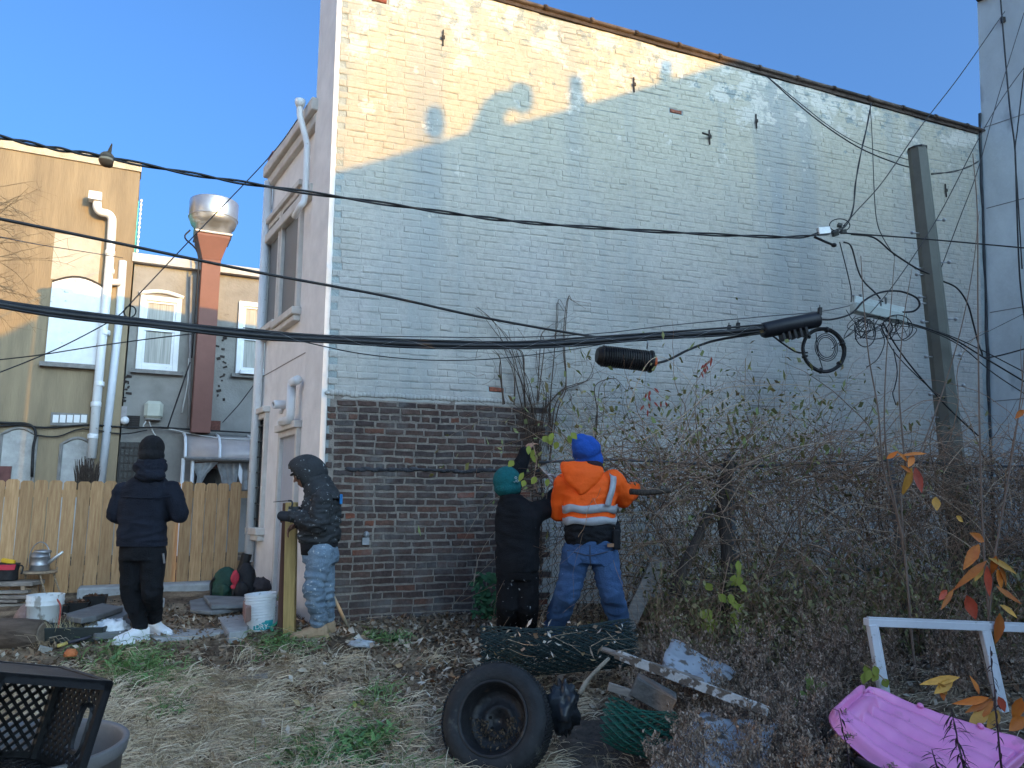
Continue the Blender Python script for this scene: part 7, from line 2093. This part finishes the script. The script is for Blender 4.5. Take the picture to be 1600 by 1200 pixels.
weed('bluish green weed tuft just right of the bright weeds near the milk crate', 255, 1068, 50, .07, .10)
weed('large patch of green weeds at the bottom edge left of the tyre', 505, 1185, 210, .08, .24)
weed('green weeds with tall blades between the bottom patch and the tyre', 585, 1160, 110, .085, .15)
weed('yellow-green weed sprig in the leaf litter above the bottom weed patch', 562, 1108, 26, .06, .06, leafmat('weed_yellow', [(.22, .24, .06), (.28, .28, .08), (.16, .20, .06)]))
weed('small ivy-like weeds below the brick wall beside the plastic scrap', 605, 1000, 46, .06, .12, leafmat('ivy_dark', [(.03, .09, .04), (.045, .13, .06)]))
weed('weeds growing against the tan boots and timber post', 430, 1010, 60, .05, .14)
# ivy at the wall foot behind the teal man
def leafcloud(name, label, cat, pts, size, mat, n_bias=(0, -.7, .5), group=None, shape='ovate', ratio=.6):
    q = MB(); q.smooth = True
    for p in pts:
        d = Vector((U(-1, 1), U(-.6, .3), U(-.9, .5))); n_ = Vector(n_bias) + Vector((U(-.5, .5), U(-.5, .5), U(-.5, .5)))
        ovate(q, p, d, n_, size * U(.6, 1.25), size * ratio * U(.8, 1.2), U(.1, .5), U(0, .3))
    o = q.build(name, mat)
    if label: tag(o, label, cat, group)
    return o
leafcloud('ivy', 'dark green ivy at the foot of the brick wall beside the teal man', 'plant', [P(768 + U(-26, 12), 925 + U(-30, 40), 7.9 + U(-.2, .05)) for _ in range(150)], .07, leafmat('ivy_dark', [(.03, .09, .04), (.045, .13, .06)]))

# --- bramble thicket along the fence
def arc(p, d, L, n=12, grav=.5, wob=.25):
    pts = [Vector(p)]; d = Vector(d).normalized(); st_ = L / n
    for i in range(n):
        d = (d + Vector((U(-wob, wob), U(-wob, wob) * .6, U(-wob, wob) - grav * st_))).normalized(); pts.append(pts[-1] + d * st_)
    return pts
cs, cs2 = [], []
random.seed(5)
for k in range(1500):
    a = U(.3, 7.4); z = random.choice((U(.6, 1.2), U(1.2, 2.05), U(1.5, 2.1)))
    p = CLF.pt(a, U(-.2, .35), z)
    d = Vector((U(-1, 1), U(-.35, .35), U(-.1, 1.0)))
    top = 1.0 if a < 3.4 else .55
    c = arc(p, d, U(.5, 1.7) * (1 if a < 3.6 else .8), 12, U(.5, 2.2), .26)
    (cs if random.random() < .75 else cs2).append((c, U(.0022, .0055), .0011))
for k in range(210):        # tall loops above the rail
    px = U(880, 1330); p = P(px, U(700, 760), 7.3 + U(-.2, .4)); d = Vector((U(-.8, .8), U(-.2, .3), U(.6, 1.2)))
    c = arc(p, d, U(.7, 1.6), 14, U(.9, 2.4), .25); cs.append((c, U(.0018, .004), .0009))
for k in range(420):         # thick layer over the rail at the right
    p = CLF.pt(U(1.0, 7.5), U(-.25, .3), U(1.8, 2.15)); d = Vector((U(-1, 1), U(-.3, .3), U(-.2, .5))); cs.append((arc(p, d, U(.5, 1.2), 10, U(.2, 1), .3), U(.002, .005), .001))
for k in range(4600):       # vertical dead stalks and hanging fine twigs filling the mesh
    a = U(.9, 7.5); a = a if random.random() < .65 else U(3.2, 7.5); z = U(.6, 1.9); p = CLF.pt(a, U(-.3, .25), z); d = Vector((U(-.6, .6), U(-.3, .3), random.choice((-1, 1)) * U(.4, 1)))
    cs.append((arc(p, d, U(.2, .7), 6, U(0, .8), .35), U(.0018, .0036), .001))
for k in range(260):        # thicker old canes
    a = U(.6, 7.5); p = CLF.pt(a, U(-.25, .3), U(.6, 2.0)); d = Vector((U(-1, 1), U(-.25, .25), U(-.1, 1)))
    cs.append((arc(p, d, U(.7, 1.9), 14, U(.3, 1.6), .2), U(.005, .009), .002))
tri_tubes('bramble_thicket', cs, TWIG, kind='stuff', label='tangle of bare bramble stems over the chain link fence')
tri_tubes('pale_bramble_stems', cs2, TWIGL, kind='stuff', label='paler arching bramble stems')
# leaf bits caught in the thicket
pts = []
for k in range(4200):
    a = U(.4, 7.5); z = .6 + 1.5 * random.random() ** 1.3; p = CLF.pt(a, U(-.35, .35), z); pts.append(p)
pts = np.array([tuple(p) for p in pts]); flakes('thicket_leaves', pts, .008, .024, leafmat('thicket_leaf', [(.24, .16, .10), (.32, .22, .13), (.17, .15, .06), (.27, .22, .08), (.36, .27, .17)]), .9, .6, .6, kind='stuff')
pts = []
for k in range(1800):
    px = random.gauss(1120, 150); py = random.gauss(700, 65)
    pts.append(tuple(P(px, py, 7.3 + U(-.3, .4))))
flakes('green_vine_leaves', np.array(pts), .012, .032, leafmat('vine_leaf_green', [(.17, .22, .07), (.22, .25, .10), (.14, .15, .07), (.28, .26, .09), (.22, .16, .09)]), .9, .6, .5, kind='stuff')
# dense dark undergrowth below
pts = []
for k in range(15000):
    a = U(.9, 7.6); o_ = U(-.2, 1.2); h = U(0, 1) ** 1.4 * (1.0 - .5 * o_ / 1.2)
    p = CLF.pt(a, o_, 0); p.z = gz(p.x, p.y) + .02 + h * .75
    pts.append(tuple(p))
flakes('undergrowth', np.array(pts), .010, .030, OLIVE, .9, .55, .5, kind='stuff', label='dense dark olive undergrowth below the fence')
cs = []
for k in range(1100):
    a = U(.8, 7.6); o_ = U(-.1, 1.3); p = CLF.pt(a, o_, 0); p.z = gz(p.x, p.y); cs.append((arc(p, (U(-.5, .5), U(-.5, .2), 1), U(.3, .9), 7, U(.1, .9), .22), U(.0016, .0035), .0008))
tri_tubes('undergrowth_stems', cs, TWIG, kind='stuff')
# vines climbing the wall
cs = []
def wallvine(pts, r0, r1=.001, off=.06, jit=3):
    c = catmull([WALL.W(px + U(-jit, jit), py + U(-jit, jit), off + U(-.02, .03)) for px, py in pts], 6); cs.append((c, r0, r1)); return c
mains = [[(845, 900), (842, 760), (835, 660), (815, 590), (800, 540), (770, 500), (742, 482)], [(838, 800), (828, 690), (812, 600), (795, 555), (775, 510), (755, 490)],
         [(848, 780), (838, 680), (828, 610), (815, 570), (800, 535)], [(850, 760), (845, 690), (850, 620), (842, 580), (838, 552)],
         [(842, 720), (822, 640), (818, 560), (806, 540), (790, 520)], [(856, 720), (868, 640), (888, 600), (885, 540), (884, 470), (893, 466), (920, 478)], [(860, 700), (858, 630), (870, 560), (872, 500), (874, 470), (884, 486)],
         [(852, 640), (880, 610), (920, 590), (928, 560)], [(790, 630), (785, 585), (780, 560), (768, 550)], [(806, 630), (803, 590), (795, 560)], [(838, 625), (846, 540), (842, 520), (862, 508)], [(925, 700), (935, 640), (935, 600), (960, 590), (975, 610)]]
for m_ in mains:
    for r_ in range(2): wallvine(m_, U(.006, .011), .002, .06, 5)
for k in range(150):
    px, py = random.choice(((U(815, 850), U(590, 760)), (U(740, 900), U(490, 640)), (U(850, 960), U(560, 720)), (U(880, 1010), U(600, 720))))
    p = WALL.W(px, py, U(.03, .3)); cs.append((arc(p, (U(-1, 1), U(-.2, .2), U(-.8, 1)), U(.15, .7), 9, U(-.2, 1.2), .35), U(.0016, .003), .0008))
for k in range(60):       # dense curtain of stems at the right edge of the bare bricks
    px = U(812, 858); p = WALL.W(px, U(610, 680), U(.04, .2)); cs.append((arc(p, (U(-.35, .35), U(-.1, .1), -1), U(.3, .9), 9, 0, .13), U(.0018, .004), .001))
tri_tubes('wall_vines', cs, M('dark_vine', (.11, .075, .055), .9, .4, 22, .3, 50, per='island'), kind='stuff', label='bare vines climbing the brick wall')
# big arching canes
cs = []
for ps in ([(1000, 690), (1060, 655), (1120, 610), (1200, 602), (1260, 605), (1295, 640), (1260, 655), (1180, 660)], [(1060, 700), (1130, 640), (1230, 620), (1310, 625), (1345, 620)], [(1040, 720), (1090, 660), (1180, 650), (1290, 660)],
           [(980, 640), (1010, 570), (1040, 560), (1080, 600), (1095, 640)], [(1150, 730), (1240, 700), (1330, 690), (1420, 720), (1480, 770)], [(1130, 800), (1180, 730), (1260, 695), (1350, 700), (1440, 690), (1500, 700)],
           [(1270, 880), (1330, 930), (1420, 1000), (1440, 1005)], [(1340, 740), (1420, 700), (1530, 690), (1590, 730)], [(1110, 780), (1160, 735), (1200, 700), (1180, 690)], [(1165, 560), (1163, 640)], [(1110, 640), (1140, 620), (1155, 600)]):
    cs.append((catmull([P(px, py, 7.0 + U(-.15, .15)) for px, py in ps], 6), .0045, .0015))
tri_tubes('arching_canes', cs, TWIGL, kind='stuff')
# yellow-green vine leaves : each large leaf a piece
YG = leafmat('yellow_vine_leaf', [(.26, .28, .04), (.36, .34, .05), (.20, .24, .05), (.30, .27, .06)])
def sprig(name, label, spots, D, size, mat, cat='vine', stem=None, ratio=.75, parts=True):
    p0 = P(*spots[0], D); t = thing(name, label, cat, p0)
    for (px, py) in spots:
        q = MB(); q.smooth = True
        b = P(px, py, D + U(-.08, .08)); a = U(-2.4, -.7)
        ovate(q, b, (math.cos(a), U(-.3, .1), math.sin(a)), (U(-.4, .4), -1, U(-.2, .5)), size * U(.75, 1.2), size * ratio * U(.8, 1.1), .2, .15); q.build('leaf', mat, t)
    if stem:
        q = MB(); q.smooth = True; q.tube(catmull([P(px, py, D + .02) for px, py in stem], 5), .004, 5); q.build('stem', TWIG, t)
    return t
random.seed(8)
sprig('vine_sprig', 'yellow leaves on a vine between the teal and blue hats', [(848, 682), (858, 684), (864, 676), (871, 690), (888, 680), (892, 676), (835, 702), (833, 712), (826, 696), (803, 720), (818, 738), (820, 750), (856, 748), (838, 745)], 6.6, .075, YG, stem=[(832, 690), (838, 720), (834, 750), (840, 770)])
sprig('vine_sprig', 'yellow-green grape-like leaves cascading down the fence post in the middle of the brambles', [(1130 + U(-28, 26), 905 + 11 * k + U(-6, 6)) for k in range(11)] + [(1108 + U(-14, 14), 960 + U(-14, 30)) for k in range(9)] + [(1150 + U(-10, 12), 880 + U(-6, 50)) for k in range(6)], 6.5, .085, YG, stem=[(1140, 870), (1128, 930), (1122, 1000)])
sprig('vine_sprig', 'small yellow-green leaves over the left bar of the white window frame', [(1352, 1038), (1360, 1046), (1372, 1052), (1352, 1050), (1380, 1060), (1366, 1040)], 5.3, .075, YG, stem=[(1345, 1035), (1366, 1048), (1384, 1064)])
sprig('vine_sprig', 'pale green leaves low in the weeds left of the pink float', [(1262, 1052), (1270, 1062), (1278, 1070), (1268, 1075), (1250, 1078), (1290, 1065), (1240, 1085)], 5.35, .075, leafmat('pale_green_leaf', [(.13, .20, .07), (.18, .24, .07), (.10, .16, .07)]), stem=[(1262, 1045), (1272, 1070), (1268, 1095)])
# red sumac-like leaf sprays on the white wall
RED = leafmat('red_leaf', [(.28, .035, .03), (.36, .06, .04), (.20, .025, .025)])
sprig('red_leaf_spray', 'red leaf spray on the brambles right of the ribbed closure', [(1096 + 2 * k + U(-3, 3), 580 - 2.6 * k + U(-3, 3)) for k in range(9)], 7.3, .06, RED, 'leaves', stem=[(1092, 590), (1112, 558)], ratio=.35)
sprig('red_leaf_spray', 'upper small red leaf cluster below the orange-ended closure', [(1010, 615), (1016, 610), (1022, 606), (1013, 618)], 7.2, .06, RED, 'leaves', ratio=.4)
sprig('red_leaf_spray', 'lower flat red leaf cluster below the orange-ended closure', [(1006, 633), (1014, 630), (1022, 628), (1032, 627), (1040, 628), (1012, 640)], 7.2, .06, RED, 'leaves', ratio=.4)
# --- dead weeds in the foreground
def deadweeds():
    random.seed(3)
    cs, fl = [], []
    for k in range(620):
        r_ = random.random()
        if r_ < .55: px, D = U(1030, 1420), U(4.2, 5.2)
        elif r_ < .8: px, D = U(990, 1350), U(5.2, 6.4)
        else: px, D = U(1250, 1620), U(5.6, 6.9)
        r = ray(px, 1100); x = r.x / r.y * D; z = gz(x, D); p = Vector((x, D, z))
        H = U(.22, .55) * (1.0 if D > 5.2 else .85); 
        if 1290 < px < 1600 and D < 5.4: H *= .45
        c = arc(p, (U(-.5, .5), U(-.45, .2), 1), H, 8, U(.2, 1.4), .16); cs.append((c, .0032, .0012))
        for j in range(2, 9):
            for _ in range(3):
                b = c[j]; d = Vector((U(-1, 1), U(-1, 1), U(-.1, .7))); L = U(.04, .13) * (1.15 - j / 12)
                cc = arc(b, d, L, 3, .6, .2); cs.append((cc, .0011, .0006))
                for q_ in range(6):
                    i = random.randint(0, 2); w = cc[i].lerp(cc[i + 1], random.random()); fl.append(tuple(w + Vector((U(-.012, .012), U(-.012, .012), U(-.012, .012)))))
    tri_tubes('dead_weed_stems', cs, M('weed_stem', (.21, .155, .125), .9, .4, 20, .2, 40, per='island', col2=(.11, .085, .07)), kind='stuff', label='dead brown weed stems in the right foreground')
    flakes('dead_weed_plumes', np.array(fl), .003, .010, DEADW, 1.0, .6, .5, kind='stuff', label='feathery grey-brown dead weed plumes')
deadweeds()
# heap of debris soil under the weeds
q = MB(); q.smooth = True
vs = []; NX, NY = 46, 26
for j in range(NY + 1):
    for i in range(NX + 1):
        x = .15 + 1.9 * i / NX; y = 4.2 + 1.6 * j / NY; e = min(i / 6, (NX - i) / 6, j / 5, (NY - j) / 6, 1)
        z = gz(x, y) - .06 + e * (.10 + .10 * noise.noise((x * 2.1, y * 2.1, 8)) + .05 * noise.noise((x * 7, y * 7, 2)))
        vs.append((x, y, z))
q.add(vs, [(j * (NX + 1) + i, j * (NX + 1) + i + 1, (j + 1) * (NX + 1) + i + 1, (j + 1) * (NX + 1) + i) for j in range(NY) for i in range(NX)])
q.build('debris_mound', M('debris_soil', (.09, .073, .06), .95, .5, 18, .9, 50), kind='stuff', label='low mound of soil and rubble under the weeds')
# --- saplings
SAP = M('sapling_bark', (.20, .145, .11), .8, .3, 12, .3, 50, stretch=(2, 2, .4))
ORL = [M('orange_leaf', (.62, .20, .025), .55, .35, 9, .2, 30, per='object', col2=(.50, .12, .02)), M('red_orange_leaf', (.45, .07, .03), .55, .35, 9, .2, 30, per='object'), M('amber_leaf', (.60, .30, .05), .55, .3, 9, .2, 30, per='object')]
def sapling(label, stems, D, leaves, r0=.011, name='sapling', group='bare saplings at the right'):
    b = P(*stems[0][0], D); t = thing(name, label, 'sapling', b, group)
    for i, s_ in enumerate(stems):
        n = len(s_); pts = catmull([P(px, py, D + .03 * k) for k, (px, py) in enumerate(s_)], 6)
        rr = r0 * (1 if i == 0 else .7)
        q = MB(); q.smooth = True; q.tube(pts, list(np.linspace(rr, rr * .3, len(pts))), 6); q.build('stem', SAP, t)
    for (bx, by, tx, ty, w_, m_) in leaves:
        b_, t_ = P(bx, by, D - .03), P(tx, ty, D - .06 + U(-.04, .04)); d = t_ - b_
        q = MB(); q.smooth = True; nn = Vector((U(-.4, .4), -1, U(.1, .7))); ovate(q, b_, d, nn, d.length * 1.1, w_ / FPX * D * .92, U(-.05, .45), U(.25, .6)); q.build('leaf', ORL[m_], t)
    return t
sapling('sapling with a hanging bunch of orange, cream and red leaves beside the pole foot', [[(1440, 1130), (1425, 1000), (1415, 880), (1400, 800), (1380, 730), (1372, 640), (1358, 560), (1350, 480), (1345, 400)], [(1412, 850), (1410, 760), (1440, 700), (1470, 620), (1500, 520), (1520, 420), (1530, 330)], [(1415, 860), (1390, 740), (1382, 660), (1385, 560), (1392, 480), (1398, 400)], [(1418, 760), (1410, 680), (1405, 600), (1412, 500), (1425, 420)]], 5.9,
        [(1418, 722, 1412, 708, 8, 0), (1385, 717, 1402, 706, 9, 0), (1448, 709, 1415, 704, 7, 0), (1424, 730, 1418, 770, 14, 2), (1430, 730, 1440, 766, 15, 1), (1425, 738, 1410, 728, 8, 0), (1428, 712, 1420, 728, 12, 0), (1462, 776, 1464, 796, 15, 2), (1494, 806, 1506, 814, 10, 2)])
sapling('taller sapling with two bare forks and drooping orange leaves at the right edge', [[(1560, 1190), (1552, 1080), (1545, 960), (1538, 870), (1534, 780), (1530, 640), (1528, 480), (1527, 330), (1520, 240)], [(1552, 880), (1570, 780), (1585, 690), (1597, 600), (1604, 480), (1606, 400)], [(1545, 970), (1552, 900), (1556, 862)]], 5.5,
        [(1538, 846, 1524, 834, 15, 0), (1530, 850, 1512, 882, 18, 0), (1542, 876, 1502, 910, 13, 0), (1535, 882, 1524, 906, 13, 2), (1542, 884, 1546, 928, 12, 1), (1556, 868, 1552, 895, 12, 0), (1545, 872, 1594, 890, 12, 2), (1560, 884, 1584, 912, 13, 0), (1558, 888, 1570, 918, 16, 0), (1556, 915, 1592, 942, 13, 0), (1560, 920, 1590, 940, 6, 0), (1562, 945, 1594, 960, 12, 2), (1480, 922, 1468, 936, 12, 1), (1490, 920, 1472, 950, 9, 0), (1510, 930, 1526, 965, 20, 1), (1562, 958, 1566, 1000, 18, 0), (1600, 640, 1588, 652, 10, 0)])
sapling('low sapling with clustered orange and amber leaves over the end of the pink float', [[(1580, 1210), (1560, 1130), (1548, 1075), (1530, 1010)], [(1560, 1130), (1520, 1090), (1490, 1060)]], 5.0,
        [(1500, 1058, 1446, 1066, 14, 2), (1490, 1062, 1462, 1082, 16, 2), (1480, 1085, 1470, 1070, 12, 2), (1545, 1090, 1506, 1100, 13, 0), (1550, 1092, 1512, 1112, 12, 0), (1552, 1095, 1530, 1120, 16, 0), (1560, 1088, 1572, 1110, 14, 1), (1545, 1108, 1516, 1132, 20, 2), (1560, 1110, 1550, 1135, 18, 2), (1596, 1090, 1586, 1124, 18, 0), (1600, 1120, 1580, 1140, 20, 0), (1475, 1095, 1470, 1070, 10, 0), (1530, 1085, 1525, 1060, 10, 0)], .007)
# dark spiky dead stalks in front of the float
def spiky(label, px0, py0, px1, py1, D, n=34, L=.085):
    t = thing('dead_stalk', label, 'stalk', P(px0, py0, D), 'dark dead stalks over the pink float')
    a, b = P(px0, py0, D), P(px1, py1, D + .05); pts = [a.lerp(b, k / 6) + Vector((U(-.006, .006), 0, 0)) for k in range(7)]
    q = MB(); q.smooth = True; q.tube(pts, list(np.linspace(.006, .002, 7)), 6); q.build('stem', M('purple_brown_stalk', (.045, .025, .028), .8, .4, 20, .2), t)
    q = MB(); q.smooth = True
    for k in range(n):
        p = a.lerp(b, .1 + .9 * k / n); an = U(0, 6.3); d = Vector((math.cos(an), math.sin(an) * .6, U(-.7, .5))); ovate(q, p, d, (0, 0, 1), L * U(.6, 1.2), .011, .5, .2)
    q.build('withered_leaves', M('withered_leaf', (.05, .032, .036), .85, .4, 12, .2, 30, per='island'), t, kind='stuff')
spiky('dark spiky dead stalk standing in front of the middle of the pink float', 1508, 1215, 1486, 1108, 4.2, 46)
spiky('dark spiky dead stalk left of the middle one over the pink float', 1470, 1215, 1455, 1170, 4.2, 20)
spiky('brown dead stalk near the left end of the pink float', 1330, 1215, 1312, 1110, 4.25, 30, .05)
spiky('thin dead stalk crossing the right end of the pink float', 1566, 1215, 1548, 1010, 4.35, 30, .05)
# bare tree twigs at the far left
cs = []
random.seed(12)
tb0 = P(-60, 430, 9.5)
for k in range(34):
    y = 290 + k * 5.5; p = P(-30, y + U(-10, 10), 9.5 + U(-.5, .5)); L = U(.4, 1.15)
    cs.append((arc(p, (1, U(-.2, .2), U(-.55, .45)), L, 10, U(-.2, .7), .16), .006, .0015))
    for j in range(4):
        c0 = cs[-1 - j if j == 0 else -1][0] if False else cs[-1][0]
    base = cs[-1][0]
    for j in range(3, 10, 2): cs.append((arc(base[j], (U(.3, 1), U(-.4, .4), U(-.9, .6)), U(.1, .35), 5, .3, .2), .0025, .001))
tw = tri_tubes('tree_twigs', cs, M('brown_twig', (.20, .13, .07), .85, .3, 20, .2), kind=None)  # plain brown twig colour
tw.name = 'crown'; tw['kind'] = 'stuff'
tr_ = thing('bare_tree', 'bare twiggy tree reaching in from the left edge before the ochre building', 'tree', Vector((tb0.x - 1.2, tb0.y, .6)))
tw.parent = tr_; tw.matrix_parent_inverse = PINV[tr_.name]
q = MB(); q.smooth = True; q.tube([Vector((tb0.x - 1.2, tb0.y, .4)), Vector((tb0.x - 1.1, tb0.y, 2.6)), Vector((tb0.x - .8, tb0.y, 4.2)), P(-40, 330, 9.5)], [.12, .1, .07, .03], 9); q.build('trunk', TRK, tr_)

# leaves and stalks caught on the long mesh roll
pts = np.array([tuple(P(U(755, 985), U(972, 1030), 5.72)) for _ in range(70)])
flakes('caught_leaves', pts, .010, .026, leafmat('pale_litter', []) , .7, .5, .6, kind='stuff')
cs = []
for k in range(9):
    p = P(U(745, 980), U(985, 1035), 5.7); a = U(-.9, .9); cs.append(([p, p + Vector((math.cos(a) * .12, -.02, math.sin(a) * .1)), p + Vector((math.cos(a) * .22, .0, math.sin(a) * .13))], .0018, .001))
tri_tubes('caught_stalks', cs, TWIGL, kind='stuff')
